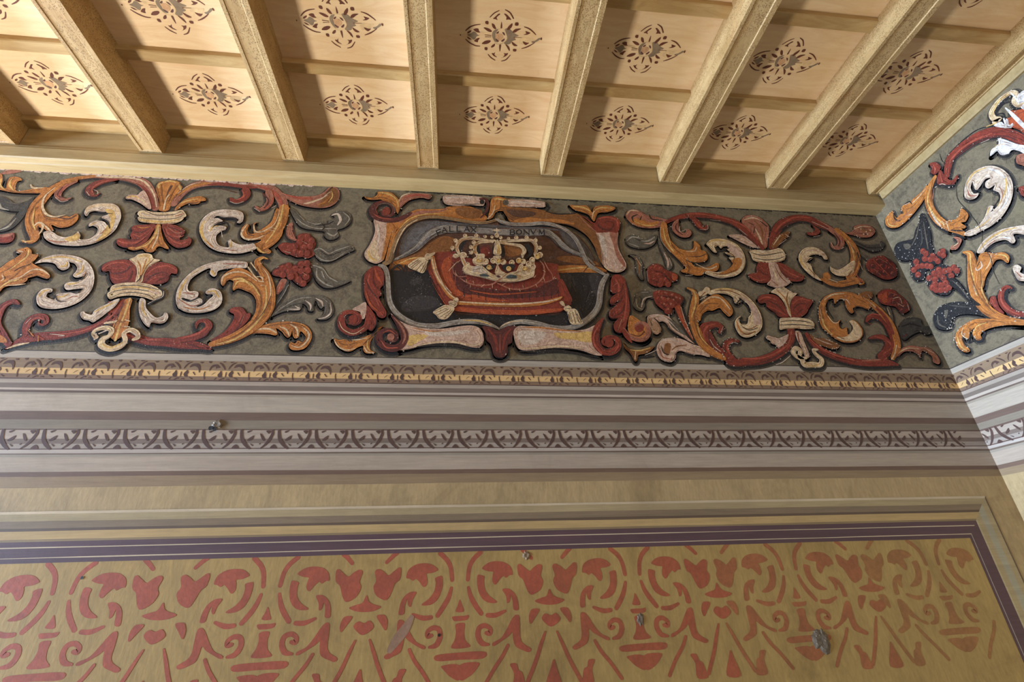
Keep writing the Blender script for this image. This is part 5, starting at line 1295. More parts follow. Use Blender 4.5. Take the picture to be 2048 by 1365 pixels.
 ('acanthus_leaf','ochre acanthus leaf',"""S oc 1239 3558 37.8 1227 3490 52.1 1235 3420 55 1269 3362 63.4 1308 3306 62.7 1337 3250 53.1 1376 3204 35.1
P oc 1288 3373 1344 3361 1389 3378 1402 3419 1410 3439 1437 3406 1437 3371 1461 3362 1470 3328 1454 3293 1409 3277 1360 3279 1331 3297 1369 3246 1451 3245 1508 3277 1526 3268 1513 3229 1476 3213 1427 3211 1405 3187 1371 3181 1325 3193 1286 3200 1281 3214 1309 3229 1308 3267 1278 3324
s yl 1228 3521 5.6 1228 3430 11 1259 3352 10.8
s od 1244 3451 3.7 1271 3372 9.1 1320 3326 5.4
s cr 1343 3356 4.5 1393 3359 7.3 1416 3390 4.6
s br 1351 3317 3.6 1418 3321 7.2 1465 3343 3.6
s od 1322 3297 4.5 1333 3230 10.6 1309 3192 5.2
s cr 1374 3270 3.6 1448 3231 8.9 1510 3253 5.4
s bk 1329 3287 3.6 1374 3270 7.1 1440 3269 4.5
s yl 1250 3481 2.8 1252 3401 5.5
s wh 1209 3530 1.9 1199 3428 2.7 1241 3341 2.7
s wh 1298 3177 2.6 1348 3184 2.6"""),
 ('crescent_leaf','ochre and white crescent leaf',"""P cr 1482 3418 1514 3450 1569 3463 1627 3456 1679 3423 1705 3374 1706 3315 1686 3256 1640 3206 1584 3180 1524 3173 1469 3180 1424 3197 1444 3217 1492 3209 1553 3221 1591 3242 1618 3282 1602 3320 1627 3321 1606 3335 1586 3358 1620 3360 1602 3389 1637 3391 1632 3406 1589 3403 1568 3387 1555 3407 1536 3396 1535 3356 1511 3360 1493 3394
p oc 1614 3301 1670 3323 1677 3284 1628 3225 1565 3203 1515 3201 1572 3232 1615 3272
p pk 1621 3430 1680 3393 1690 3334 1662 3323 1629 3361 1617 3380
s yl 1491 3424 4.7 1549 3452 13.1 1616 3445 5.6
s od 1603 3359 3.7 1639 3331 7.3 1618 3282 4.5
s bk 1532 3396 7.4 1542 3366 11 1581 3373 11.1 1621 3395 5.6
s bk 1591 3344 5.5 1637 3326 9.2
s od 1473 3199 2.6 1547 3197 7.1 1630 3234 4.5
s wh 1438 3188 2.6 1515 3168 3.5 1602 3188 2.7"""),
 ]),
('painted_leaf_spray','small pale leaf curling left of the hanging red flower, right of the emblem','painting','leaf sprays',0,1,'B',[
 ('leaf',None,"""P gm 978 3436 1006 3463 1047 3462 1077 3441 1100 3433 1139 3465 1174 3477 1171 3437 1143 3395 1090 3368 1040 3365 994 3378 977 3401
s gl 983 3416 3.6 1020 3448 9.1 1069 3441 5.5
s gl 1074 3421 3.6 1115 3423 10.9 1162 3456 5.5
s pk 1087 3402 3.6 1120 3404 10.9 1157 3426 3.7
s bk 1035 3439 2.7 1065 3421 5.4
s gl 996 3397 2.7 1050 3376 5.4
S gm 1186 3447 12.9 1190 3378 21.7 1208 3301 35.6 1216 3254 44 1202 3220 17.4
s pk 1199 3339 5.4 1213 3282 14.2 1204 3234 7
s wh 1225 3302 2.7 1230 3245 3.5"""),
 ]),
('painted_leaf_spray','slim curved brown leaf just right of the emblem frame','painting','leaf sprays',0,1,'B',[
 ('leaf',None,"""P gm 981 3317 1017 3316 1041 3293 1054 3246 1041 3190 1041 3144 1022 3143 1009 3188 1010 3244 1011 3282
s od 1014 3301 4.4 1031 3254 13.9 1023 3180 6.8
s cr 1021 3292 2.6 1044 3236 4.3
s bk 985 3319 2.6 1024 3311 7.1"""),
 ]),
('painted_flower','red flower hanging from a stem, upper of the two right of the emblem','painting','red flowers right of the emblem',0,1,'B',[
 ('petals',None,"""P rd 1077 3219 1119 3254 1159 3251 1178 3224 1200 3210 1230 3198 1254 3180 1243 3143 1208 3128 1196 3105 1156 3103 1124 3097 1093 3101 1066 3127 1070 3172
p rd 1125 3221 1114 3203 1098 3199 1086 3210 1089 3229 1105 3242 1121 3239
s rl 1095 3218 3.1 1101 3230 7.3 1113 3232 2.1
p rd 1151 3232 1140 3213 1124 3209 1112 3221 1115 3239 1131 3252 1147 3249
s rl 1121 3228 3.1 1127 3241 7.3 1139 3242 2.1
p rd 1176 3219 1166 3201 1149 3196 1138 3208 1141 3227 1157 3240 1172 3236
s rl 1147 3215 3.1 1153 3228 7.3 1165 3230 2.1
p rd 1126 3184 1116 3166 1100 3162 1088 3173 1091 3192 1107 3205 1122 3201
s rl 1097 3181 3.1 1103 3193 7.2 1115 3195 2.1
p rd 1157 3176 1146 3158 1130 3154 1118 3165 1122 3184 1137 3197 1153 3194
s rl 1128 3173 3.1 1134 3185 7.2 1145 3187 2.1
p rd 1199 3187 1188 3169 1171 3165 1160 3176 1163 3195 1179 3208 1195 3205
s rl 1169 3184 3.1 1175 3196 7.3 1187 3198 2.1
p rd 1126 3138 1116 3121 1100 3116 1088 3128 1091 3146 1107 3158 1122 3155
s rl 1097 3135 3.1 1103 3147 7.2 1115 3149 2
p rd 1166 3140 1156 3122 1139 3118 1128 3129 1131 3148 1147 3160 1162 3157
s rl 1137 3136 3.1 1143 3149 7.2 1155 3150 2.1
p rd 1200 3150 1189 3133 1173 3128 1161 3140 1165 3158 1180 3171 1196 3168
s rl 1171 3147 3.1 1177 3159 7.2 1188 3161 2.1
p rd 1201 3114 1190 3096 1174 3092 1163 3103 1166 3122 1182 3134 1197 3131
s rl 1172 3111 3.1 1178 3123 7.1 1190 3124 2
p rd 1251 3166 1240 3148 1223 3144 1212 3155 1215 3174 1231 3187 1247 3184
s rl 1221 3163 3.1 1228 3175 7.3 1239 3177 2.1
p rd 1153 3112 1143 3095 1126 3090 1115 3102 1118 3120 1134 3132 1149 3129
s rl 1124 3109 3 1130 3121 7.1 1142 3122 2
p ro 1220 3188 1250 3180 1240 3147 1216 3146
s rk 1118 3202 4.3 1157 3195 6.9 1184 3168 4.3
s bk 1176 3168 5.2 1195 3141 6.8
s rk 1085 3146 3.4 1128 3120 6.8
s wh 1070 3200 1.7 1066 3127 1.7"""),
 ]),
('painted_leaf_spray','pale leaf curling left of the lower berry cluster, right of the emblem','painting','leaf sprays',0,1,'B',[
 ('leaf',None,"""P gm 1085 3056 1049 3068 1009 3062 981 3034 967 2990 952 2964 967 2939 996 2932 1019 2958 1025 2992 1048 3019 1079 3016
s wh 1073 3029 3.3 1024 3010 6.6 1000 2957 6.5
s gl 1015 3053 3.3 1054 3055 5
s gl 977 3008 3.3 977 2957 6.4 1005 2940 3.2
s bk 996 3026 2.5 1008 3009 4.9 995 2974 2.4"""),
 ]),
('painted_flower','red berry cluster on an orange-red stem, lower of the two right of the emblem','painting','red flowers right of the emblem',0,1,'B',[
 ('stem','red stem',"""S ro 1210 2973 41 1219 2905 32.3 1235 2830 20.6 1257 2757 6.2
s rl 1200 2964 6.5 1210 2896 6.4
s wh 1231 2965 2.5 1237 2880 3.2 1259 2765 1.6
s bk 1245 2957 6.6 1251 2872 8 1268 2774 3.1"""),
 ('berries',None,"""P rd 1085 3056 1127 3071 1165 3068 1203 3060 1239 3044 1258 3018 1243 2983 1210 2973 1183 2955 1169 2920 1144 2911 1126 2936 1100 2961 1083 2994
p rd 1126 3048 1116 3031 1100 3027 1089 3038 1092 3056 1107 3068 1122 3065
s rl 1098 3045 3 1103 3057 7 1115 3059 2
p rd 1157 3050 1147 3033 1131 3028 1120 3039 1123 3057 1138 3069 1153 3066
s rl 1129 3046 3 1135 3058 7 1146 3060 2
p rd 1188 3046 1178 3029 1162 3025 1150 3036 1154 3054 1169 3066 1184 3063
s rl 1159 3043 3 1165 3055 7 1177 3057 2
p rd 1218 3039 1208 3021 1191 3017 1180 3028 1183 3046 1199 3058 1214 3055
s rl 1189 3035 3 1195 3047 7 1207 3049 2
p rd 1245 3018 1235 3001 1218 2996 1207 3007 1211 3025 1226 3037 1241 3034
s rl 1216 3014 3 1222 3026 7 1234 3028 2
p rd 1128 3013 1118 2997 1101 2992 1090 3003 1093 3021 1109 3033 1124 3030
s rl 1099 3010 3 1105 3022 6.9 1116 3024 2
p rd 1158 3010 1148 2993 1132 2989 1121 3000 1124 3018 1139 3030 1154 3027
s rl 1130 3007 3 1135 3019 6.9 1147 3020 2
p rd 1188 3007 1178 2990 1162 2986 1151 2997 1154 3014 1170 3026 1185 3023
s rl 1160 3004 3 1166 3015 6.9 1177 3017 2
p rd 1218 2999 1208 2982 1191 2978 1180 2989 1184 3007 1199 3019 1214 3016
s rl 1189 2996 3 1195 3008 6.9 1207 3009 2
p rd 1136 2975 1126 2958 1110 2954 1099 2965 1102 2982 1117 2994 1132 2991
s rl 1108 2972 2.9 1114 2983 6.9 1125 2985 2
p rd 1169 2967 1159 2950 1143 2947 1132 2957 1135 2975 1150 2986 1165 2983
s rl 1141 2964 2.9 1147 2976 6.9 1158 2977 2
p rd 1197 2972 1187 2956 1171 2952 1160 2963 1163 2980 1179 2992 1193 2989
s rl 1169 2969 2.9 1175 2981 6.9 1186 2982 2
p rd 1163 2933 1153 2916 1137 2912 1126 2923 1129 2940 1144 2952 1159 2949
s rl 1135 2930 2.9 1140 2941 6.8 1152 2943 1.9
s rk 1128 3031 4.1 1181 3024 6.6 1221 2990 3.3
s bk 1256 3009 8.3 1233 2974 8.2
s rk 1104 2987 3.3 1137 2953 6.5
p rp 1123 3057 1120 3052 1114 3050 1111 3054 1112 3059 1116 3064 1122 3062
p rp 1161 3054 1158 3049 1152 3047 1149 3051 1150 3056 1155 3061 1160 3059
p rp 1198 3042 1195 3037 1189 3035 1186 3039 1187 3045 1192 3049 1197 3048
p rp 1218 3025 1215 3020 1209 3018 1206 3022 1207 3028 1212 3032 1217 3031
p rp 1132 3022 1129 3017 1123 3015 1120 3019 1121 3025 1126 3029 1131 3028
p rp 1170 3015 1166 3010 1161 3008 1157 3012 1158 3017 1163 3022 1168 3020
p rp 1199 3007 1196 3002 1190 3000 1187 3004 1188 3009 1193 3014 1198 3012
p rp 1240 3017 1237 3012 1231 3010 1228 3014 1229 3020 1234 3024 1239 3023
p rp 1140 2979 1137 2974 1131 2972 1128 2976 1129 2981 1133 2986 1139 2984
p rp 1179 2980 1175 2975 1170 2973 1167 2977 1168 2983 1172 2987 1177 2986
p rp 1157 2945 1153 2940 1148 2938 1145 2942 1146 2947 1150 2952 1155 2950"""),
 ]),
('painted_leaf_spray','pale two-lobed leaf below the lower berry cluster, right of the emblem','painting','leaf sprays',0,1,'B',[
 ('leaf',None,"""P pk 1028 2899 1068 2913 1114 2910 1149 2894 1179 2853 1207 2805 1242 2757 1260 2733 1220 2756 1174 2788 1142 2819 1126 2852 1106 2868 1082 2863 1063 2883 1086 2843 1088 2810 1061 2785 1034 2800 1019 2841 1020 2874
p gm 1139 2886 1180 2862 1204 2829 1225 2781 1184 2804 1153 2836
s wh 1035 2891 3.2 1082 2905 8 1138 2877 6.4 1186 2812 3.1
s wh 1028 2849 3.1 1042 2805 6.2 1072 2801 3.1
s bk 1063 2883 4.8 1082 2859 7.9 1091 2826 4.7
s gm 1033 2882 3.2 1041 2841 6.3
s bk 1117 2843 4.7 1154 2803 7.8 1220 2756 4.7"""),
 ]),
('painted_leaf_spray','pinkish curled leaf at the lower left end of the right-hand scrolls','painting','leaf sprays',0,1,'B',[
 ('leaf',None,"""P pk 1321 2707 1286 2718 1245 2733 1205 2756 1162 2767 1117 2766 1078 2753 1050 2721 1040 2682 1051 2643 1077 2625 1112 2623 1138 2645 1148 2676 1176 2688 1231 2670 1283 2667 1332 2656
p od 1096 2730 1125 2730 1118 2691 1097 2659 1080 2682
s wh 1068 2737 3.8 1116 2758 9.3 1173 2747 4.6
s rp 1055 2705 3.8 1067 2651 9 1115 2637 6
s od 1125 2691 3 1159 2715 7.7 1213 2724 4.6
s bk 1071 2713 3 1078 2675 6.8 1105 2663 3.8
s bk 1143 2668 6 1188 2673 9.1 1245 2662 6.1
s cr 1256 2717 3.1 1309 2687 7.7"""),
 ]),
('painted_scroll','ochre and red stem with a curled crescent, lower left scroll of the right-hand group','painting','scrolls painted right of the emblem',0,1,'B',[
 ('red_stem','red stem sweeping along the bottom',"""S rd 1854 2846 41.3 1839 2787 45.6 1783 2721 47.8 1697 2667 48.5 1605 2638 46.3 1519 2628 42.9 1444 2627 45.7 1420 2650 22.9
s rl 1857 2830 6.6 1807 2745 11.2 1719 2687 9.4 1617 2653 7.8 1511 2652 4.6
s rk 1786 2704 6.4 1676 2647 10.9 1577 2618 4.6
S rd 1463 2643 30.6 1435 2682 38.6 1440 2729 34.4 1477 2758 26.9 1515 2755 15.8
s rl 1449 2674 3.9 1445 2721 7.8 1484 2755 4.7
s rk 1421 2713 3.9 1431 2666 7.7
s wh 1490 2747 2.4 1511 2739 3.1
s wh 1697 2616 2.3 1740 2632 4.7 1799 2673 2.4
S rd 1417 2669 38.4 1375 2712 54.3 1350 2768 62.8 1340 2825 60.5 1377 2850 45 1417 2856 37.1 1439 2835 28.9 1420 2806 15.9
s rl 1333 2727 4.7 1325 2791 9.5 1359 2842 9.6 1410 2860 4.8
s rk 1384 2688 4.6 1354 2752 12.5 1360 2809 6.4
s pk 1356 2760 3.1 1369 2720 7.8 1400 2689 3.9
s oc 1311 2832 4.8 1320 2767 7.8
s wh 1427 2802 2.4 1452 2844 2.4"""),
 ('acanthus_leaf','ochre stem and acanthus leaf',"""S oc 1405 2650 30.6 1353 2680 46.1 1305 2734 51.2 1285 2815 50.7 1287 2898 48.5 1312 2976 46.3 1333 3038 37 1324 3074 25.4 1296 3091 13.6
P oc 1300 2924 1345 2986 1403 3032 1464 3056 1505 3027 1532 2975 1529 2931 1500 2909 1475 2938 1458 2964 1414 2945 1383 2944 1345 2917 1321 2874
p cr 1357 3039 1399 3050 1431 3087 1411 3104 1381 3076 1354 3066
s yl 1303 3086 4.2 1330 3065 10.1 1323 2994 10 1280 2898 4.9
s od 1329 2985 4.1 1295 2899 8.1 1295 2791 7.9 1332 2719 3.9
s cr 1353 2986 3.3 1419 3032 6.7 1481 3026 10.1 1519 2957 6.7
s od 1332 2925 4.1 1392 2988 8.3 1456 2990 5
s bk 1332 2891 4.9 1371 2926 9.8 1443 2933 6.6
s yl 1301 2857 3.2 1306 2775 6.3 1333 2727 3.9
s od 1355 3030 2.5 1395 3067 5.1
s wh 1480 2956 2.5 1509 2913 3.3
s wh 1351 3012 2.5 1397 3041 3.4"""),
 ('crescent_leaf','white and ochre crescent leaf',"""P cr 1411 3068 1465 3092 1531 3100 1593 3088 1641 3054 1676 3006 1695 2945 1694 2885 1672 2833 1626 2795 1574 2777 1539 2788 1524 2821 1523 2863 1544 2897 1572 2915 1555 2881 1565 2860 1598 2865 1618 2908 1641 2935 1639 2987 1609 3026 1588 3038 1597 3012 1568 2993 1557 3011 1556 3037 1521 3058 1465 3061 1423 3050
p pk 1613 3039 1666 2997 1689 2936 1688 2876 1643 2858 1649 2935 1641 2996
s od 1536 2838 4 1572 2797 9.6 1632 2816 6.5
s oc 1539 2880 4.1 1542 2830 11.3 1564 2797 4.8
s od 1461 3079 3.4 1543 3082 8.6 1601 3057 5.1
s bk 1560 2898 6.6 1570 2877 9.8 1602 2878 4.9
s bk 1568 2993 6.7 1600 3021 8.5 1628 2978 8.4 1627 2943 5
s wh 1678 2953 3.4 1678 2884 5
s od 1560 2839 2.4 1605 2832 4.9 1659 2858 2.5
s bk 1556 2855 2.4 1595 2823 4.9 1654 2841 2.4
s yl 1446 3083 3.4 1522 3095 8.6 1576 3088 3.5"""),
 ]),
('painted_clasp','upper painted clasp of the scrolls right of the emblem','painting','painted clasps',0,1,'B',[
 ('shell','brown and pink shell',"""P rp 1767 3627 1803 3662 1860 3671 1899 3652 1919 3626 1937 3594 1933 3551 1906 3487 1875 3413 1830 3406 1816 3482 1789 3543 1765 3584
s cr 1785 3628 4.9 1854 3649 10 1901 3625 5
s od 1855 3622 6 1882 3559 13.7 1867 3474 5.8
s cr 1841 3557 7.8 1852 3484 13.5 1850 3417 7.6
s bk 1891 3624 5 1925 3583 7.9
s bk 1843 3578 2.9 1819 3524 4.8
s wh 1809 3651 3 1884 3662 3
s rk 1807 3608 4.9 1837 3588 7.9"""),
 ('side_leaf','pale side leaves',"""P pk 1645 3493 1701 3507 1750 3494 1793 3460 1822 3411 1779 3408 1733 3431 1688 3460
s bk 1659 3478 2.9 1709 3471 4.8
s cr 1680 3495 3.8 1743 3468 7.6
P od 1902 3415 1959 3490 2018 3535 2067 3548 2044 3505 1998 3471 1946 3417
s cr 1926 3436 3.8 1993 3513 7.8
s wh 2033 3525 3.9 2053 3505 3.9
s wh 1962 3438 2.9 2028 3483 2.9"""),
 ('band','cream ring',"""P cr 1754 3382 1808 3390 1868 3388 1924 3401 1954 3412 1978 3393 1979 3353 1961 3322 1921 3306 1858 3293 1798 3295 1759 3308 1753 3347
s bk 1759 3367 3.7 1823 3350 5.6 1904 3364 5.6 1971 3383 3.8
s bk 1765 3328 3.7 1830 3316 5.5 1910 3325 4.7 1969 3347 3.8
s od 1767 3303 2.8 1850 3297 4.6
s wh 1796 3379 3.7 1891 3379 5.6
s od 1753 3377 4.7 1738 3386 5.6"""),
 ('lower_leaf','dark red leaves',"""P rd 1790 3295 1760 3250 1752 3220 1716 3209 1693 3204 1705 3171 1741 3149 1790 3147 1832 3176 1846 3253 1849 3292
s rl 1702 3190 4.5 1745 3163 8.9 1806 3175 3.6
s rk 1769 3250 3.6 1792 3213 9 1823 3204 4.5
s rl 1783 3270 2.7 1809 3242 5.4 1837 3253 2.7
P rd 1902 3300 1950 3287 1984 3260 2033 3223 2052 3205 2034 3175 1988 3164 1931 3171 1892 3207 1893 3255
s rl 1921 3276 3.7 1972 3220 9.1 2032 3194 4.5
s rk 1903 3246 3.7 1940 3200 9.1 2001 3179 4.5
P pk 1853 3293 1901 3295 1909 3237 1929 3190 1952 3158 1900 3123 1854 3112 1824 3120 1795 3137 1832 3176 1840 3234
s cr 1860 3273 4.6 1869 3216 10.9 1869 3131 7.1
s od 1886 3275 3.7 1897 3198 7.2 1925 3152 3.6
s rp 1829 3167 3.6 1860 3131 7.1"""),
 ]),
('painted_clasp','lower painted clasp of the scrolls right of the emblem, on a curled base','painting','painted clasps',0,1,'B',[
 ('upper_leaf','dark red leaves with a cream crest',"""P rd 1707 3029 1731 3057 1775 3068 1824 3065 1849 3039 1865 2986 1868 2915 1804 2918 1789 2948 1775 2956 1750 2982 1750 3008 1716 3003
s rl 1714 3025 4.3 1770 3049 10.4 1829 3029 5.2
s rk 1763 3027 4.3 1819 2993 10.3 1852 2941 5.1
s rl 1752 2986 3.4 1802 2966 6.8 1849 2932 3.4
s rk 1773 2947 2.5 1819 2940 6.8
P rd 1881 2920 1898 2987 1935 3051 1980 3062 2025 3045 2056 3037 2038 3009 2012 2981 1983 2945 1933 2917
s rl 1921 3005 3.5 1974 3043 8.7 2037 3032 3.5
s rk 1902 2960 3.4 1954 3006 8.6 2004 3008 3.5
s rk 1914 2934 3.4 1967 2971 6.9
P cr 1804 3082 1846 3112 1891 3123 1912 3110 1946 3083 1969 3079 1924 3041 1894 2987 1880 2916 1868 2942 1868 2995 1857 3039 1834 3070
s oc 1849 3093 4.4 1882 3040 8.7 1882 2960 5.1
s wh 1870 3108 3.5 1896 3086 7
s od 1913 3087 3.5 1888 3031 6.9 1887 2977 3.4"""),
 ('band','cream ring',"""P cr 1808 2905 1850 2911 1908 2915 1963 2910 1993 2902 2009 2876 1991 2846 1940 2840 1885 2843 1829 2842 1786 2832 1792 2866
s bk 1802 2883 3.3 1877 2894 5 1949 2890 5 1994 2880 3.4
s bk 1795 2862 3.3 1869 2868 5 1941 2866 5 1995 2859 3.3
s od 1811 2837 2.5 1910 2846 4.1
s wh 1831 2901 3.3 1930 2907 5.1"""),
 ('curl','pale curled base',"""P pk 1873 2822 1904 2818 1907 2756 1912 2699 1909 2667 1883 2658 1878 2714 1870 2763
s rd 1886 2814 6.6 1875 2755 6.5
s cr 1894 2789 4.1 1895 2707 8 1893 2666 4.7
S cr 1883 2658 15.8 1845 2662 15.8 1864 2698 27.1 1847 2718 27.2 1821 2697 27 1825 2673 26.8 1857 2650 31.4 1862 2618 31.2 1908 2619 34.4 1955 2620 28.3 1974 2652 26.9 1952 2680 23.9 1946 2708 20.9 1971 2712 11.3
s wh 1838 2714 4 1820 2681 6.3
s yl 1864 2626 4.7 1906 2611 7.8 1947 2620 4.7
s bk 1930 2707 3.2 1912 2675 6.4 1930 2659 3.2
P pk 1827 2804 1792 2790 1756 2777 1727 2785 1698 2792 1685 2775 1704 2760 1707 2743 1728 2736 1739 2720 1775 2737 1809 2770
s wh 1790 2786 3.2 1749 2752 6.4 1728 2736 3.2
s cr 1696 2784 3.2 1720 2760 6.4
P od 1956 2807 1988 2783 2036 2784 2071 2768 2110 2744 2093 2719 2053 2718 2011 2734 1971 2757
s pk 1980 2782 3.3 2027 2759 8.2 2070 2743 3.3
s wh 2043 2780 3.3 2076 2760 3.3"""),
 ]),
('painted_scroll','dark red arch with a pale crescent, upper right scroll of the right-hand group','painting','scrolls painted right of the emblem',0,1,'B',[
 ('stem','dark red arched stem',"""S rd 1914 3415 47.5 1948 3500 52.4 2010 3588 55.6 2090 3642 56.5 2172 3669 51 2243 3662 57.2 2289 3632 61 2350 3597 50.6 2393 3562 50.4
s rl 1969 3543 5.9 2046 3617 12 2155 3673 10.2 2247 3673 6.1
s rk 1972 3522 7.8 2037 3590 13.9 2125 3638 10.1 2200 3643 6.1
s wh 2255 3641 3.1 2309 3611 4.1 2346 3586 4
s bk 2009 3556 3.9 2100 3615 6 2195 3626 5.1
s rp 2298 3660 5.1 2356 3614 12.2 2384 3588 5.1
P rd 2245 3613 2281 3582 2279 3550 2234 3526 2190 3529 2192 3550 2236 3558 2253 3581
s rl 2203 3540 4 2247 3537 8
s wh 2221 3515 2 2271 3528 3
S rp 2371 3577 50.5 2402 3535 50.1 2400 3482 43.6 2366 3439 33.3 2329 3437 25.4 2327 3468 11.8
s rk 2382 3556 6 2395 3493 11.9 2370 3449 4.9
s rl 2406 3546 4 2414 3494 7.9
s wh 2326 3478 3 2335 3427 2.9
s wh 2381 3429 2.9 2403 3441 3.9"""),
 ('acanthus_leaf','ochre acanthus leaf',"""S oc 2409 3579 40.5 2450 3517 50 2468 3444 59.1 2450 3350 63.6 2401 3268 62.3 2351 3207 46.4
S oc 2403 3162 12.9 2427 3177 27.8 2397 3190 46.3 2338 3173 42.3 2262 3156 40.1 2204 3163 32.8 2162 3190 18.3
P cr 2437 3340 2393 3318 2345 3286 2293 3263 2263 3277 2253 3286 2245 3252 2269 3223 2319 3216 2380 3238 2422 3279
p oc 2185 3229 2223 3241 2227 3202 2199 3172 2176 3181
s yl 2441 3516 5 2459 3443 11.8 2441 3350 7.7
s od 2452 3475 5 2467 3372 13.6 2406 3259 7.5
s od 2225 3173 3.7 2301 3167 9.2 2379 3189 5.6
s od 2388 3258 3.8 2346 3217 7.4
s wh 2261 3272 2.8 2294 3244 5.6 2364 3267 3.8
s bk 2480 3403 5.9 2475 3321 7.7
s wh 2466 3321 2.9 2464 3271 3.8
s rl 2402 3249 3.8 2420 3181 11.1
s cr 2451 3496 3 2461 3402 3.9
s cr 2206 3192 3.7 2259 3170 5.5"""),
 ('crescent_leaf','cream crescent leaf',"""P cr 2061 3342 2090 3389 2136 3422 2192 3430 2230 3411 2254 3377 2255 3341 2232 3340 2223 3365 2182 3373 2132 3355 2159 3347 2130 3325 2109 3314 2126 3285 2126 3237 2148 3199 2157 3175 2113 3198 2077 3244 2058 3292
s yl 2081 3363 4.7 2069 3312 13.1 2084 3264 5.6
s pk 2118 3395 3.8 2185 3409 9.6 2229 3380 5.8
s bk 2101 3304 3.7 2134 3335 6.6 2155 3346 4.7
s bk 2180 3368 3.8 2200 3349 7.6 2238 3330 3.8
s od 2101 3265 3.7 2128 3217 7.3"""),
 ]),
('painted_leaf_spray','tan veined leaf above a dark one, top of the back frieze near the corner','painting','leaf sprays',0,1,'B',[
 ('leaf',None,"""P rp 2427 3580 2467 3561 2523 3585 2545 3620 2600 3639 2656 3637 2681 3605 2672 3572 2625 3537 2565 3528 2515 3542 2464 3555
s od 2550 3609 4.1 2609 3590 16.4 2662 3582 6.2
s bk 2579 3611 3.1 2632 3603 5.1
s cr 2536 3597 4.1 2603 3623 8.3 2659 3621 4.1
s rk 2543 3565 4.1 2605 3558 10.2
p cr 2590 3600 2586 3595 2581 3593 2578 3596 2581 3603 2586 3607 2590 3606
p cr 2620 3580 2616 3574 2610 3573 2608 3576 2610 3583 2616 3586 2620 3586
p cr 2653 3593 2649 3587 2644 3586 2641 3589 2644 3596 2649 3599 2653 3598
p cr 2592 3557 2588 3551 2582 3550 2580 3553 2582 3559 2588 3563 2592 3562
p cr 2620 3558 2616 3553 2611 3551 2608 3554 2611 3561 2616 3565 2621 3564
P gn 2429 3558 2483 3508 2537 3479 2598 3472 2669 3486 2693 3509 2703 3477 2656 3433 2586 3419 2533 3447 2475 3486
s bk 2498 3498 5 2571 3449 15.9 2665 3454 8
s gm 2478 3518 3 2561 3470 6
s wh 2674 3497 2 2670 3465 2"""),
 ]),
('painted_flower','dark red flower cluster near the wall corner, upper one','painting','red clusters near the corner of the back wall',0,1,'B',[
 ('petals',None,"""S gm 2484 3414 13.7 2523 3374 29.2 2557 3325 19.3
P rd 2529 3344 2597 3378 2648 3391 2682 3362 2706 3332 2706 3292 2689 3241 2635 3210 2580 3207 2538 3235 2505 3263 2503 3303
p rk 2571 3306 2555 3286 2535 3281 2525 3294 2533 3314 2554 3328 2571 3325
s rl 2537 3302 3.4 2547 3315 8.1 2561 3317 2.3
p rk 2625 3349 2609 3329 2588 3324 2578 3336 2587 3357 2608 3371 2625 3368
s rl 2591 3345 3.5 2601 3358 8.2 2615 3360 2.3
p rk 2636 3309 2619 3289 2599 3284 2589 3296 2597 3317 2619 3331 2635 3328
s rl 2601 3305 3.5 2611 3318 8.1 2625 3320 2.3
p rk 2686 3341 2669 3321 2649 3316 2639 3329 2647 3350 2669 3364 2686 3361
s rl 2651 3337 3.5 2662 3351 8.2 2675 3353 2.3
p rk 2682 3291 2666 3271 2646 3266 2636 3279 2644 3299 2666 3313 2682 3310
s rl 2648 3287 3.5 2658 3300 8.1 2672 3302 2.3
p rk 2632 3259 2616 3239 2596 3234 2586 3247 2595 3267 2616 3281 2632 3277
s rl 2598 3255 3.4 2608 3268 8 2622 3270 2.3
p rk 2587 3257 2571 3237 2551 3232 2541 3245 2549 3265 2570 3279 2586 3275
s rl 2553 3253 3.4 2563 3266 8 2576 3268 2.3
p rk 2683 3251 2667 3231 2647 3227 2637 3239 2645 3259 2667 3273 2683 3270
s rl 2649 3247 3.4 2659 3261 8 2673 3262 2.3
s rl 2570 3356 3.9 2600 3297 7.7 2634 3229 3.8
s rp 2611 3368 3.9 2659 3330 5.8
s rp 2541 3284 2.9 2575 3236 5.7
s rl 2653 3381 2.9 2688 3291 4.8"""),
 ]),
('painted_flower','dark red berry cluster near the wall corner, lower one','painting','red clusters near the corner of the back wall',0,1,'B',[
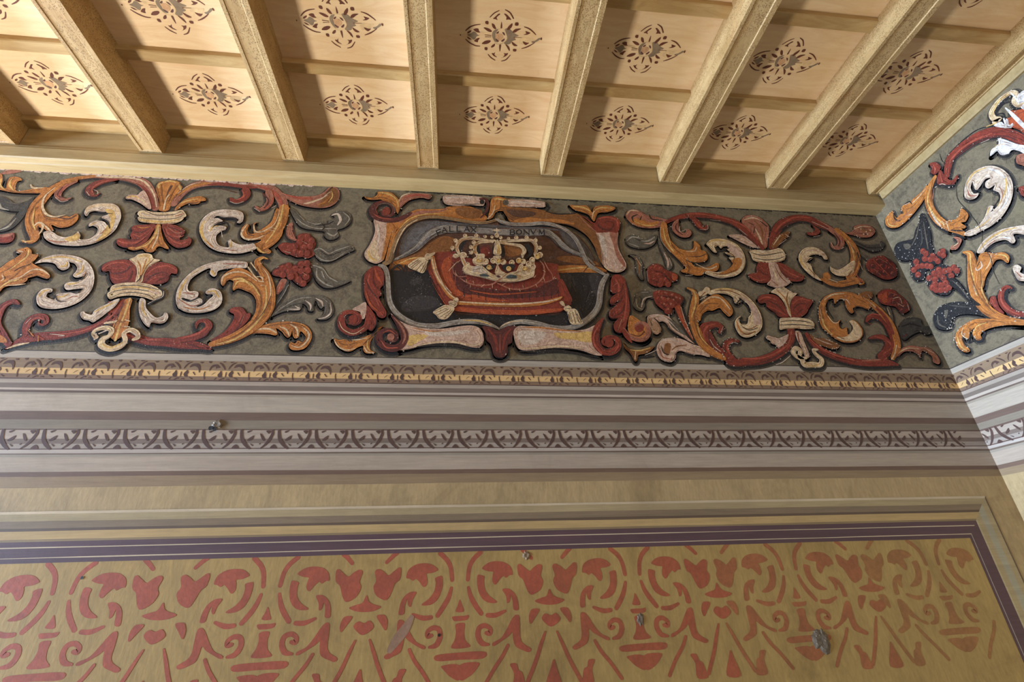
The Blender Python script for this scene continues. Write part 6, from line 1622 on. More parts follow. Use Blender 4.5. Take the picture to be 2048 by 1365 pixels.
 ('berries',None,"""S gm 2527 2998 26.8 2521 2944 22.9 2507 2890 8.7
s cr 2518 2998 3.6 2516 2953 7.1
P rd 2492 3089 2537 3124 2585 3135 2617 3127 2634 3104 2662 3067 2672 3030 2664 2993 2616 2965 2594 2973 2575 3009 2535 3017 2490 3033
p ro 2529 3081 2516 3065 2497 3061 2488 3070 2496 3089 2514 3100 2529 3097
s rl 2499 3078 3 2508 3090 7 2520 3091 2
p ro 2544 3054 2530 3038 2512 3033 2503 3043 2511 3062 2528 3073 2544 3070
s rl 2514 3051 3 2523 3062 7 2535 3064 2
p ro 2569 3092 2555 3076 2536 3071 2528 3081 2536 3100 2553 3111 2569 3108
s rl 2539 3089 3 2547 3101 7 2560 3102 2
p rk 2596 3093 2582 3077 2563 3072 2554 3082 2562 3101 2580 3112 2595 3109
s rl 2565 3090 3 2574 3102 7.1 2586 3103 2
p rk 2627 3085 2613 3068 2594 3064 2586 3074 2594 3093 2612 3104 2627 3101
s rl 2597 3082 3 2606 3093 7.1 2618 3095 2
p rk 2602 3047 2588 3030 2569 3026 2561 3036 2569 3055 2586 3066 2602 3062
s rl 2572 3043 3 2580 3055 7 2593 3056 2
p rk 2650 3057 2636 3041 2618 3037 2609 3047 2617 3066 2635 3077 2650 3073
s rl 2620 3054 3 2629 3066 7 2641 3067 2
p rk 2625 3020 2611 3004 2592 2999 2584 3009 2592 3028 2610 3038 2625 3035
s rl 2595 3017 3 2604 3028 6.9 2616 3029 2
p rk 2656 3011 2642 2995 2624 2991 2615 3001 2623 3020 2641 3030 2656 3027
s rl 2626 3008 3 2635 3020 6.9 2647 3021 2
p rk 2626 2983 2612 2967 2594 2963 2585 2973 2593 2991 2611 3002 2626 2999
s rl 2596 2980 2.9 2605 2991 6.9 2617 2993 2
s cr 2582 3064 2.7 2630 3075 4.6 2627 3029 2.7
s cr 2596 3037 2.7 2628 3010 3.6
s rp 2575 3111 3.7 2621 3094 5.5
s wh 2663 3030 2.7 2655 2984 2.7"""),
 ]),
('painted_scroll','ochre ring with red stem, lower right scroll of the right-hand group','painting','scrolls painted right of the emblem',0,1,'B',[
 ('red_stem','red stems',"""S rd 1940 2807 24.7 1960 2749 40.6 2007 2701 43.4 2067 2670 43.2 2138 2647 40 2229 2636 40.1 2310 2638 43.5 2375 2639 40.5 2426 2628 13
s rl 1947 2782 4.1 1992 2725 8.1 2063 2682 8 2171 2651 6.4
s rp 2218 2648 4 2300 2654 11.3 2378 2667 4.9
s rk 1960 2724 4 2035 2669 9.6 2144 2623 4.8
S rd 2341 2675 40.7 2396 2709 46.2 2426 2759 45.2 2408 2797 37.1 2360 2800 25.3 2319 2790 10.1
s rl 2364 2692 3.3 2431 2734 8.3 2425 2776 8.4 2362 2804 4.2
s rk 2355 2708 4.1 2397 2750 8.3
S rd 2344 2903 13.8 2382 2935 29.6 2431 2932 34.9 2464 2889 43.3 2472 2828 47.8 2467 2768 47.1 2437 2709 38
s rl 2363 2930 4.3 2406 2954 8.8 2454 2946 5.3
s rl 2348 2894 3.4 2369 2882 4.3
S oc 2378 3076 36 2420 3031 44.7 2459 2978 47.7 2489 2907 47 2493 2829 42.7 2473 2743 38.4 2411 2668 24.5
s rd 2444 3004 17.8 2479 2925 26.2 2480 2828 22.2
s cr 2472 2752 5 2434 2693 8.2 2400 2660 4.9
s yl 2401 3067 4.5 2444 3004 7.1
s wh 2411 3049 2.7 2440 2995 3.5"""),
 ('crescent_leaf','ochre and cream crescent leaf',"""P oc 2393 3049 2356 3084 2310 3101 2241 3099 2175 3082 2121 3048 2078 2993 2052 2921 2047 2860 2067 2827 2101 2785 2149 2761 2215 2764 2265 2789 2295 2832 2291 2875 2269 2905 2248 2905 2246 2866 2221 2822 2193 2813 2201 2856 2172 2846 2159 2855 2161 2880 2179 2907 2147 2889 2120 2905 2111 2949 2119 2994 2152 3040 2189 3051 2184 3014 2220 3043 2255 3044 2251 2989 2263 2954 2287 2963 2294 2991 2349 3001 2385 2984 2409 3003
p cr 2234 2900 2268 2901 2289 2849 2269 2798 2209 2771 2152 2770 2112 2794 2162 2795 2201 2813 2242 2857
s cr 2126 3039 4.4 2191 3078 8.9 2272 3091 5.4
s cr 2113 2931 3.4 2130 2888 6.8 2164 2889 3.4
s bk 2178 2996 8.7 2219 3015 8.8
s bk 2152 3040 5.3 2129 2976 6.9 2140 2915 5.1
s bk 2287 2972 3.5 2323 3001 7.1 2376 2984 5.3
s yl 2078 2948 4.3 2066 2869 11.8 2094 2810 5
s wh 2232 3052 3.6 2272 3044 7.1 2279 3017 3.5
s od 2331 3065 3.6 2386 3030 7.1
s od 2088 3002 2.6 2073 2913 6.8
s od 2102 2811 2.5 2157 2782 5
s wh 2079 2975 2.6 2059 2895 2.5
P od 2373 3085 2418 3110 2458 3102 2449 3069 2414 3059
s wh 2426 3087 2.7 2441 3059 2.7"""),
 ]),
('painted_leaf_spray','thin tan leaf at the bottom right end of the back frieze','painting','leaf sprays',0,1,'B',[
 ('leaf',None,"""P rp 2411 2668 2462 2710 2517 2740 2571 2750 2618 2742 2666 2739 2697 2698 2702 2657 2684 2636 2656 2648 2664 2681 2638 2713 2612 2713 2587 2675 2579 2696 2554 2712 2504 2711 2460 2685
s cr 2447 2693 4.1 2530 2732 6.7 2603 2729 4.2
s od 2629 2730 3.4 2668 2689 6.7 2681 2648 3.3
s cr 2641 2739 2.5 2684 2706 4.2
s yl 2462 2710 2.5 2491 2719 4.2"""),
 ]),
('painted_leaf_spray','almost black leaf with curled lobes in the dark corner of the back frieze','painting','leaf sprays',0,1,'B',[
 ('leaf',None,"""P gn 2546 2882 2600 2928 2656 2939 2705 2931 2701 2887 2741 2879 2741 2844 2698 2825 2663 2842 2604 2823 2537 2787 2527 2821
s bk 2559 2874 5.2 2627 2893 14 2680 2877 7
s gm 2592 2910 2.6 2666 2921 4.4
s gm 2693 2851 2.6 2733 2844 3.5
s rk 2528 2804 4.3 2570 2822 6.9"""),
 ]),
('painted_scroll','red stem and large white crescent, upper scroll on the right wall','painting','scrolls painted on the right wall',0,1,'R',[
 ('stem','red stem',"""S rd 1733 3604 30.7 1701 3653 43.9 1664 3686 46.1 1599 3687 48.5 1531 3675 48 1470 3642 47.2 1424 3587 45.4 1394 3517 43.8 1371 3441 42.3
s rl 1688 3666 4 1624 3679 10.3 1542 3666 8.6 1464 3627 5.9
s rk 1663 3658 3.9 1595 3654 8.8 1513 3632 8.4 1432 3571 6.8 1398 3497 4.4
s bk 1683 3707 3.3 1607 3714 6.5 1515 3707 7.4 1456 3670 4.7 1412 3611 3.4
s wh 1522 3625 2.4 1486 3609 3.5
s wh 1457 3580 1.7 1437 3535 1.7
P rd 1778 3746 1748 3727 1736 3690 1742 3669 1780 3662 1795 3696 1778 3707
s rl 1763 3729 2.8 1768 3687 6.9 1782 3674 2.8
P rd 1748 3666 1741 3603 1725 3560 1702 3563 1687 3565 1693 3545 1716 3534 1740 3530 1776 3576 1793 3611
s rl 1757 3647 2.7 1767 3594 6.8
s wh 1813 3594 4.2 1773 3582 3.4 1752 3534 5.3
s bk 1807 3606 8.3 1769 3560 13.4 1727 3526 7.8"""),
 ('acanthus_leaf','ochre acanthus leaf',"""S oc 1786 3650 20.8 1837 3617 36.6 1876 3562 39.6 1890 3485 41.9 1881 3407 45.1 1852 3330 39.6 1820 3278 32.1 1804 3240 18.9
P oc 1847 3369 1801 3345 1772 3362 1756 3381 1742 3352 1742 3318 1768 3299 1790 3310 1779 3276 1790 3269 1824 3298 1861 3312
s yl 1834 3615 3.5 1884 3552 8.5 1888 3456 8.3 1867 3359 4
s wh 1895 3490 3.5 1894 3427 11.1 1886 3367 5.4
s od 1805 3642 3.5 1841 3585 5.6 1867 3500 5.6 1862 3416 3.4
s rp 1821 3593 2.8 1854 3542 5.6
s cr 1872 3364 2.7 1853 3356 4 1861 3312 2.6
s cr 1883 3387 2.7 1866 3384 4 1873 3347 2.7
s cr 1895 3410 2.1 1890 3388 3.4
s od 1823 3330 2.6 1777 3324 5.1 1746 3330 2.5
s bk 1849 3306 5.2 1820 3278 7.7 1795 3257 5"""),
 ('crescent_leaf','white crescent leaf',"""P wh 1704 3443 1677 3485 1639 3508 1592 3510 1547 3484 1515 3437 1501 3381 1504 3328 1522 3282 1557 3238 1612 3203 1671 3192 1725 3198 1784 3211 1804 3240 1781 3245 1739 3234 1696 3245 1663 3272 1641 3292 1624 3276 1646 3257 1604 3266 1578 3297 1575 3326 1588 3351 1571 3371 1600 3375 1607 3399 1594 3419 1568 3417 1591 3433 1632 3415 1653 3411 1656 3447 1642 3467 1665 3448 1668 3408 1648 3389 1670 3377 1697 3389 1711 3416
s yl 1675 3475 3.8 1620 3505 9.9 1560 3484 3.6
s yl 1519 3416 2.9 1521 3353 7.8 1551 3303 7.9 1607 3261 3.4
s yl 1671 3255 3 1646 3281 8.2
s rp 1682 3447 3.1 1687 3410 8.7 1660 3384 3
s rp 1558 3350 2.3 1564 3300 4.5 1594 3264 2.3
s bk 1647 3464 4.9 1656 3418 7.4 1626 3401 8.4 1601 3426 6
s bk 1604 3367 4.7 1583 3334 8.1 1584 3295 5.7 1627 3271 3.5
s yl 1750 3227 2.4 1699 3224 6 1659 3229 2.3
s wp 1554 3470 4.7 1526 3415 11.4 1519 3368 4.5
s wp 1527 3327 2.8 1550 3270 6.7 1610 3232 4.6"""),
 ]),
('painted_leaf_spray','orange leaf in the top left corner of the right wall','painting','leaf sprays',0,1,'R',[
 ('leaf',None,"""P oc 1844 3643 1890 3632 1940 3633 1967 3630 1997 3639 2022 3643 2038 3628 2035 3597 2057 3607 2086 3604 2089 3636 2089 3665 2122 3665 2152 3652 2165 3614 2146 3574 2106 3545 2055 3539 1999 3546 1951 3559 1901 3577 1863 3605
s yl 2142 3643 3.2 2145 3597 6.4 2109 3557 4.7
s od 2099 3635 4.8 2096 3584 6.3 2057 3569 3.1
s od 2013 3606 3.8 1977 3592 6 1923 3598 3.6
s cr 1859 3630 2.9 1914 3617 5.8 1967 3611 3
s wh 2006 3638 3.1 1969 3627 4.5
s bk 2000 3642 6.1 1973 3635 7.5 1967 3611 4.5
s bk 2089 3645 4.8 2096 3603 7.9 2075 3570 4.7
s rp 2128 3593 3.2 2054 3576 6.2 1965 3581 3.7
s wh 2023 3568 2.3 1996 3553 4.5"""),
 ]),
('painted_clasp','cream and terracotta clasp at the right edge of the picture, on the right wall','painting',None,0,1,'R',[
 ('curl','cream curled edge',"""S cr 1430 3673 17.5 1405 3661 22.9 1422 3690 25.7 1416 3727 27 1382 3747 25.5 1344 3750 25 1309 3738 22.2 1299 3711 22 1320 3691 22.1 1317 3652 19.6 1295 3640 18.2
s yl 1417 3711 3.5 1375 3747 6.9 1323 3744 4.5
s wp 1312 3743 2.8 1309 3702 6.6 1314 3657 3.3"""),
 ('centre','terracotta centre with a white rib',"""P ro 1387 3637 1358 3626 1358 3661 1331 3635 1297 3591 1331 3467 1360 3485 1368 3536 1388 3587
s wp 1361 3692 4.5 1355 3632 14.4 1349 3564 16.2 1343 3498 12.7
P wp 1438 3657 1407 3645 1401 3620 1392 3652 1380 3628 1389 3597 1373 3594 1387 3577 1420 3618
s yl 1464 3680 4.8 1425 3658 5.8
P wp 1300 3698 1267 3697 1247 3670 1290 3582 1315 3632 1289 3640 1312 3662
s bk 1400 3708 8.1 1360 3717 10.2 1333 3700 7.8
s bk 1406 3697 4.6 1381 3674 6.8 1387 3637 4.5
P wp 1520 3527 1502 3550 1465 3550 1452 3578 1427 3531 1406 3481 1387 3451 1371 3417 1397 3366 1410 3428 1434 3472 1459 3467 1482 3492 1485 3522 1509 3523
s cr 1508 3539 2.3 1472 3549 4.6 1443 3524 2.3
s bk 1492 3496 4.6 1469 3470 9 1430 3455 6.6
P rp 1432 3429 1405 3415 1387 3386 1417 3325 1438 3371 1449 3399
s bk 1447 3421 4.4 1455 3381 6.5 1434 3334 4.3"""),
 ]),
('painted_leaf_spray','black drooping leaf between orange leaves, high on the right wall','painting','leaf sprays',0,1,'R',[
 ('leaf',None,"""P bk 1956 3514 1936 3505 1940 3446 1951 3375 1976 3308 1988 3266 2026 3287 2040 3324 2055 3327 2095 3296 2118 3300 2165 3330 2191 3367 2195 3416 2169 3452 2133 3451 2090 3430 2054 3415 2020 3450 1980 3480
s gm 1987 3467 2.9 2030 3413 7.3 2079 3381 4.5
s gm 1957 3460 2.9 1983 3375 8.5 2005 3297 4.2
p gm 2120 3422 2088 3397 2092 3373 2122 3383
p wg 2153 3402 2155 3401 2157 3402 2159 3405 2157 3408 2155 3407 2153 3405
p wg 2137 3362 2139 3361 2141 3362 2142 3365 2141 3368 2138 3368 2137 3365
p wg 2124 3335 2126 3334 2128 3335 2129 3337 2128 3340 2126 3340 2124 3338
p wg 2159 3352 2161 3351 2164 3352 2165 3355 2164 3358 2161 3358 2159 3355
p wg 2153 3421 2155 3420 2157 3420 2159 3423 2157 3426 2155 3426 2153 3424
p wg 2055 3371 2057 3370 2059 3371 2061 3374 2059 3376 2057 3376 2055 3374
p wg 2083 3348 2085 3347 2087 3348 2089 3351 2087 3353 2085 3353 2083 3351
p wg 2028 3394 2030 3393 2032 3393 2033 3396 2032 3399 2029 3398 2028 3396
p wg 1994 3429 1996 3428 1998 3428 1999 3431 1998 3434 1996 3434 1994 3431
p wg 2108 3350 2110 3349 2112 3349 2114 3352 2112 3355 2110 3355 2108 3353
p wg 2143 3331 2145 3330 2147 3331 2149 3334 2147 3336 2145 3336 2143 3334
s gn 1981 3445 3.6 2012 3364 10.1 2043 3335 3.6"""),
 ]),
('painted_flower','upper cluster of red berries on the right wall','painting','red berries on the right wall',0,1,'R',[
 ('berries',None,"""P bk 2046 3328 2025 3321 2008 3290 2014 3261 1986 3239 1949 3253 1924 3226 1933 3200 1964 3190 1982 3169 2010 3190 2033 3174 2071 3192 2099 3153 2142 3165 2158 3202 2155 3243 2123 3290 2083 3304
p rd 2022 3292 2034 3284 2048 3291 2054 3308 2048 3322 2033 3323 2022 3310
s rl 2046 3309 2.8 2038 3315 6.5 2029 3309 1.9
p rd 2014 3269 2025 3261 2040 3267 2046 3284 2039 3298 2025 3299 2013 3286
s rl 2037 3285 2.8 2030 3291 6.5 2020 3285 1.8
p rd 2033 3245 2045 3237 2060 3243 2065 3260 2059 3274 2044 3275 2033 3262
s rl 2057 3261 2.8 2049 3267 6.5 2040 3261 1.8
p rd 2009 3223 2020 3214 2035 3221 2040 3237 2034 3251 2019 3252 2008 3239
s rl 2032 3238 2.7 2024 3244 6.4 2015 3238 1.8
p rd 1983 3212 1994 3204 2008 3210 2014 3226 2007 3239 1993 3241 1983 3228
s rl 2006 3227 2.7 1998 3233 6.3 1989 3228 1.8
p rd 1946 3218 1958 3210 1971 3216 1976 3231 1970 3245 1956 3246 1946 3234
s rl 1968 3232 2.7 1961 3239 6.2 1952 3233 1.8
p rd 1927 3219 1938 3211 1951 3217 1957 3233 1950 3247 1937 3248 1926 3236
s rl 1949 3234 2.6 1942 3241 6.1 1933 3235 1.7
p rd 1934 3196 1946 3188 1959 3194 1964 3210 1958 3223 1944 3224 1934 3212
s rl 1956 3211 2.6 1949 3217 6.1 1940 3211 1.7
p rd 2040 3199 2051 3191 2066 3197 2072 3213 2065 3227 2051 3228 2039 3216
s rl 2063 3214 2.8 2056 3221 6.5 2046 3215 1.8
p rd 2063 3216 2075 3208 2090 3214 2096 3230 2089 3244 2075 3246 2063 3233
s rl 2087 3231 2.8 2080 3238 6.6 2070 3232 1.9
p rd 2089 3230 2101 3222 2116 3228 2122 3245 2115 3259 2100 3260 2089 3247
s rl 2113 3246 2.9 2106 3253 6.7 2096 3247 1.9
p rd 2107 3184 2120 3175 2135 3181 2141 3198 2134 3212 2119 3213 2107 3201
s rl 2132 3199 2.8 2124 3206 6.6 2114 3200 1.9
p rd 2082 3260 2095 3252 2110 3258 2116 3275 2109 3289 2094 3291 2082 3277
s rl 2107 3276 2.9 2099 3283 6.7 2089 3277 1.9
p rd 2021 3181 2033 3173 2047 3179 2053 3195 2046 3209 2032 3210 2021 3198
s rl 2044 3196 2.7 2037 3203 6.4 2027 3197 1.8
p rd 1974 3184 1985 3176 1999 3182 2004 3198 1998 3211 1984 3213 1973 3201
s rl 1996 3199 2.7 1989 3205 6.2 1980 3200 1.8
p rd 1985 3231 1997 3222 2011 3229 2017 3245 2010 3258 1996 3260 1985 3247
s rl 2008 3246 2.7 2001 3252 6.3 1992 3246 1.8
p rd 2116 3224 2129 3216 2144 3222 2151 3239 2144 3253 2128 3255 2116 3242
s rl 2142 3240 2.9 2134 3247 6.7 2124 3241 1.9
p wg 2044 3327 2046 3326 2048 3326 2049 3329 2048 3332 2045 3331 2044 3329
p wg 2080 3320 2082 3319 2084 3319 2086 3322 2084 3325 2082 3324 2080 3322
p wg 2099 3298 2101 3297 2103 3298 2104 3301 2103 3303 2101 3303 2099 3301
p wg 1952 3239 1954 3238 1956 3239 1957 3241 1956 3244 1954 3244 1953 3242
p wg 2096 3201 2098 3200 2100 3201 2102 3204 2100 3206 2098 3206 2096 3204
p wg 2122 3181 2124 3180 2127 3181 2128 3184 2127 3186 2124 3186 2123 3184
p wg 1986 3248 1988 3247 1990 3248 1991 3250 1990 3253 1988 3253 1986 3251"""),
 ]),
('painted_flower','lower cluster of red berries on the right wall','painting','red berries on the right wall',0,1,'R',[
 ('berries',None,"""P bk 2087 3144 2051 3169 2016 3178 1976 3165 1949 3130 1924 3123 1910 3093 1924 3064 1959 3065 1982 3033 1996 3003 2030 2994 2058 3012 2087 3046 2096 3093 2099 3128
p rd 2058 3125 2071 3116 2087 3122 2093 3139 2086 3154 2070 3155 2058 3143
s rl 2084 3140 3 2076 3147 6.9 2066 3141 2
p rd 2023 3134 2036 3124 2051 3131 2058 3147 2050 3162 2035 3164 2023 3151
s rl 2048 3149 2.9 2040 3156 6.8 2030 3150 1.9
p rd 1992 3136 2005 3127 2019 3133 2025 3150 2018 3165 2003 3166 1992 3154
s rl 2016 3151 2.9 2009 3158 6.7 1999 3152 1.9
p rd 2033 3099 2045 3090 2060 3096 2067 3112 2060 3127 2044 3129 2032 3117
s rl 2058 3114 2.9 2050 3121 6.8 2040 3115 1.9
p rd 1998 3108 2011 3099 2025 3105 2032 3121 2024 3136 2009 3138 1998 3125
s rl 2023 3123 2.9 2015 3130 6.7 2005 3124 1.9
p rd 1990 3078 2003 3069 2017 3075 2023 3091 2016 3106 2001 3108 1990 3096
s rl 2015 3093 2.8 2007 3100 6.6 1997 3094 1.9
p rd 1967 3110 1980 3101 1994 3107 2000 3124 1993 3138 1978 3140 1967 3128
s rl 1991 3125 2.8 1984 3132 6.6 1974 3126 1.9
p rd 1943 3101 1955 3092 1969 3098 1975 3114 1968 3129 1953 3130 1942 3118
s rl 1966 3115 2.8 1959 3123 6.5 1949 3117 1.8
p rd 1916 3098 1928 3089 1942 3095 1948 3111 1941 3125 1926 3127 1915 3115
s rl 1939 3112 2.7 1932 3119 6.4 1922 3114 1.8
p rd 1910 3074 1922 3065 1936 3071 1941 3087 1935 3101 1920 3102 1910 3091
s rl 1933 3088 2.7 1926 3095 6.3 1916 3089 1.8
p rd 1991 3047 2003 3038 2018 3043 2024 3059 2017 3074 2002 3076 1991 3064
s rl 2015 3061 2.8 2007 3068 6.5 1998 3062 1.9
p rd 2019 3050 2032 3040 2046 3046 2053 3062 2046 3077 2030 3079 2019 3067
s rl 2044 3064 2.9 2036 3071 6.6 2026 3065 1.9
p rd 2054 3040 2066 3031 2081 3037 2088 3053 2081 3068 2065 3070 2053 3058
s rl 2079 3054 2.9 2071 3062 6.7 2061 3056 1.9
p rd 2008 3011 2021 3002 2035 3007 2042 3023 2035 3038 2019 3040 2008 3028
s rl 2033 3025 2.8 2025 3032 6.5 2015 3026 1.9
p rd 2031 3026 2043 3016 2058 3022 2065 3038 2057 3053 2042 3054 2031 3043
s rl 2055 3039 2.8 2048 3047 6.6 2038 3041 1.9
p rd 2044 3075 2057 3065 2072 3071 2079 3088 2072 3103 2056 3104 2044 3092
s rl 2070 3089 2.9 2062 3096 6.8 2052 3091 1.9
p rd 1947 3064 1959 3055 1973 3061 1979 3077 1972 3091 1957 3093 1946 3081
s rl 1970 3078 2.8 1963 3085 6.4 1953 3080 1.8
p rd 2065 3064 2078 3055 2093 3060 2100 3077 2092 3092 2077 3094 2065 3082
s rl 2090 3078 2.9 2082 3086 6.8 2072 3080 1.9
p rd 1986 3012 1999 3003 2013 3008 2019 3024 2012 3039 1997 3041 1986 3029
s rl 2010 3026 2.8 2003 3033 6.5 1993 3028 1.8
p wg 2032 3091 2034 3090 2036 3090 2037 3092 2036 3095 2034 3095 2032 3093
p wg 2004 3087 2006 3086 2008 3087 2009 3089 2008 3092 2005 3092 2004 3090
p wg 1970 3112 1971 3111 1973 3111 1974 3114 1973 3116 1971 3116 1970 3115
p wg 2022 3158 2024 3157 2026 3157 2028 3160 2026 3162 2024 3162 2023 3160
p wg 2028 3008 2030 3007 2032 3007 2033 3009 2032 3012 2029 3012 2028 3010
p wg 2073 3118 2075 3117 2077 3118 2078 3120 2077 3123 2074 3123 2073 3121"""),
 ('stem','dark stem',"""P bk 1973 3066 1949 3042 1937 2995 1933 2947 1917 2884 1903 2847 1928 2862 1950 2927 1969 2986 1990 3031
s gm 1968 3047 2.6 1948 2987 7.6 1935 2903 3.1
p wg 1950 3019 1952 3018 1954 3019 1955 3021 1954 3023 1952 3023 1950 3022
p wg 1936 2964 1938 2963 1939 2963 1940 2965 1939 2968 1937 2968 1936 2966
p wg 1937 2919 1939 2918 1941 2919 1942 2921 1941 2923 1939 2923 1937 2922
p wg 1946 2986 1948 2984 1949 2985 1950 2987 1949 2989 1947 2990 1946 2988"""),
 ]),
('painted_leaf_spray','black curled leaf low on the right wall','painting','leaf sprays',0,1,'R',[
 ('leaf',None,"""P bk 1884 2771 1902 2810 1921 2850 1943 2886 1982 2917 2027 2941 2072 2953 2111 2949 2150 2925 2165 2886 2160 2849 2129 2820 2096 2814 2075 2828 2069 2847 2038 2860 1996 2847 1945 2814 1909 2782
s gm 2129 2913 4.1 2144 2867 9.5 2118 2829 5.3
p gm 2082 2916 2064 2909 2086 2880 2100 2880
s gn 2045 2933 3.9 2004 2900 10.2 1954 2863 4.9
p wg 2085 2949 2087 2947 2090 2948 2091 2952 2090 2954 2087 2954 2085 2952
p wg 1996 2910 1998 2909 2000 2909 2002 2912 2000 2915 1997 2915 1996 2913
p wg 1959 2888 1961 2886 1963 2887 1964 2890 1963 2892 1960 2892 1959 2891
p wg 2135 2924 2138 2922 2140 2923 2142 2926 2141 2929 2137 2929 2135 2927
p wg 2097 2864 2099 2862 2102 2862 2103 2866 2102 2868 2099 2868 2097 2867
p wg 2086 2827 2088 2825 2091 2826 2092 2829 2091 2831 2088 2832 2086 2830
p wg 2091 2891 2094 2889 2096 2890 2098 2893 2096 2895 2093 2896 2091 2894
p wg 2097 2910 2099 2908 2102 2909 2103 2912 2102 2914 2099 2915 2097 2913
p wg 1954 2855 1956 2854 1959 2854 1960 2857 1959 2860 1956 2860 1954 2858
p wg 1929 2826 1931 2824 1934 2825 1935 2828 1934 2830 1931 2831 1929 2829
p wg 2097 2818 2100 2816 2102 2817 2104 2820 2103 2822 2099 2823 2097 2821
p wg 2046 2895 2048 2893 2050 2894 2052 2897 2051 2899 2048 2900 2046 2898"""),
 ]),
('painted_scroll','bold orange acanthus with a red stem, lower scroll on the right wall','painting','scrolls painted on the right wall',0,1,'R',[
 ('red_stem','red stem',"""S rd 1746 2698 26.4 1787 2728 30.5 1809 2776 31.3 1809 2824 28.3 1786 2859 24.8 1759 2866 18.9 1744 2849 8.8
s rl 1783 2865 3.4 1809 2824 6.8 1807 2768 6.7 1776 2715 4.3
P rd 1843 2860 1825 2852 1828 2822 1832 2789 1827 2752 1850 2765 1857 2812 1859 2841
s rl 1846 2847 2.3 1848 2806 5.8
s bk 1764 2845 11.1 1786 2810 8.9 1786 2776 4.4
s pk 1858 2749 2.8 1826 2717 6.7 1785 2707 2.7"""),
 ('acanthus_leaf','orange acanthus leaf',"""S oc 1772 2667 26.5 1820 2707 33.1 1865 2760 43.5 1894 2827 53.3 1896 2901 60.5 1880 2973 61.2 1858 3033 55.3 1837 3088 43.2 1830 3129 31.1 1852 3154 10.1
P oc 1816 3064 1790 3091 1771 3092 1748 3074 1732 3055 1695 3034 1681 3001 1694 2975 1705 2976 1715 3004 1738 3018 1764 3003 1791 2986 1821 2962 1852 2924 1877 2926 1875 2984
s yl 1842 3147 3.1 1828 3120 7.4 1854 3068 7.4 1875 2984 6.1
s od 1850 3089 3.1 1874 3014 7.4 1887 2932 8.5 1883 2849 7.1 1864 2773 4.6
s od 1813 3031 3 1840 2975 7.2 1863 2902 7.1 1862 2815 3.5
s cr 1741 3062 2.9 1765 3026 4.7 1802 3001 3
s wh 1802 3054 4.8 1808 3028 7.2 1837 3022 6.1 1837 3041 3.7
s bk 1807 3057 3.6 1827 3042 3.6
s yl 1717 3036 3.4 1694 3011 7.8 1694 2982 3.3
s yl 1887 2947 2.4 1896 2901 4.8
s rp 1744 3056 2.3 1736 3035 3.5
s wh 1888 2963 1.8 1898 2909 3
s yl 1836 2958 2.4 1863 2916 4.8 1868 2840 2.9
P oc 1777 2656 1821 2681 1864 2701 1905 2713 1942 2716 1971 2707 1977 2682 2000 2687 2008 2712 2002 2737 1980 2754 2012 2743 2032 2717 2045 2717 2050 2749 2067 2728 2067 2685 2057 2666 2061 2650 2087 2659 2104 2696 2101 2738 2081 2772 2044 2789 1999 2797 1956 2791 1905 2765 1860 2733 1811 2702
s yl 2084 2751 3.2 2090 2696 8.9 2073 2660 3.7
s od 2034 2769 2.5 2067 2728 5 2070 2680 2.5
s od 1965 2760 2.4 1896 2746 5.8 1843 2706 2.8
s yl 1999 2729 2.4 1967 2754 6 1919 2749 3.5
s cr 2033 2783 2.5 2056 2751 5 2044 2720 3.1
s bk 2004 2760 3.1 2024 2720 6.2 2043 2694 9.9 2024 2692 11
s bk 1961 2715 3.6 1948 2702 10.6 1980 2676 10.7 2014 2687 8.5
P wh 1794 3109 1753 3140 1698 3150 1642 3141 1587 3113 1546 3083 1559 3035 1603 3079 1618 3084 1623 3051 1641 3047 1651 3074 1667 3090 1708 3104 1749 3098 1772 3089
s yl 1779 3113 3.6 1718 3135 9.4 1647 3130 7.9 1590 3105 3.3
s wp 1660 3104 3.4 1638 3078 8.9
s rp 1743 3109 2.4 1698 3112 4.6
s bk 1615 3067 10.9 1592 3055 12.9 1566 3020 8.4
s bk 1751 3092 3.5 1702 3092 5.8 1658 3060 5.6
P rp 1898 3213 1885 3224 1858 3215 1849 3232 1856 3262 1835 3246 1826 3222 1843 3203 1869 3191 1893 3201
s cr 1887 3213 2.6 1850 3217 5.1"""),
 ('crescent_leaf','cream leaf tip',"""P wh 1665 2841 1698 2864 1699 2907 1692 2937 1671 2940 1661 2915 1676 2897 1655 2862
s rp 1690 2914 2.2 1682 2874 5.3"""),
 ]),
('painted_flower','small red curl at the far right edge of the right wall frieze','painting',None,0,1,'R',[
 ('petals',None,"""P rd 1498 3282 1480 3273 1465 3249 1485 3208 1505 3235 1504 3258
s rl 1493 3270 2.2 1479 3241 4.2"""),
 ]),
('wall_crack','thin dark crack running down through the scrolls of the right wall','crack',None,2.5,0,'R',[
 ('crack',None,"""s bk 1706 3752 1.4 1714 3704 2.7 1708 3670 1.3
s gn 1701 3544 1.9 1744 3447 2.6 1735 3353 3.1 1726 3263 2.4 1726 3215 1.8
s gn 1713 3249 1.8 1724 3219 2.4 1735 3172 2.4 1756 3127 1.8 1752 3047 2.3 1773 2973 2.3 1779 2897 1.7"""),
 ]),
]
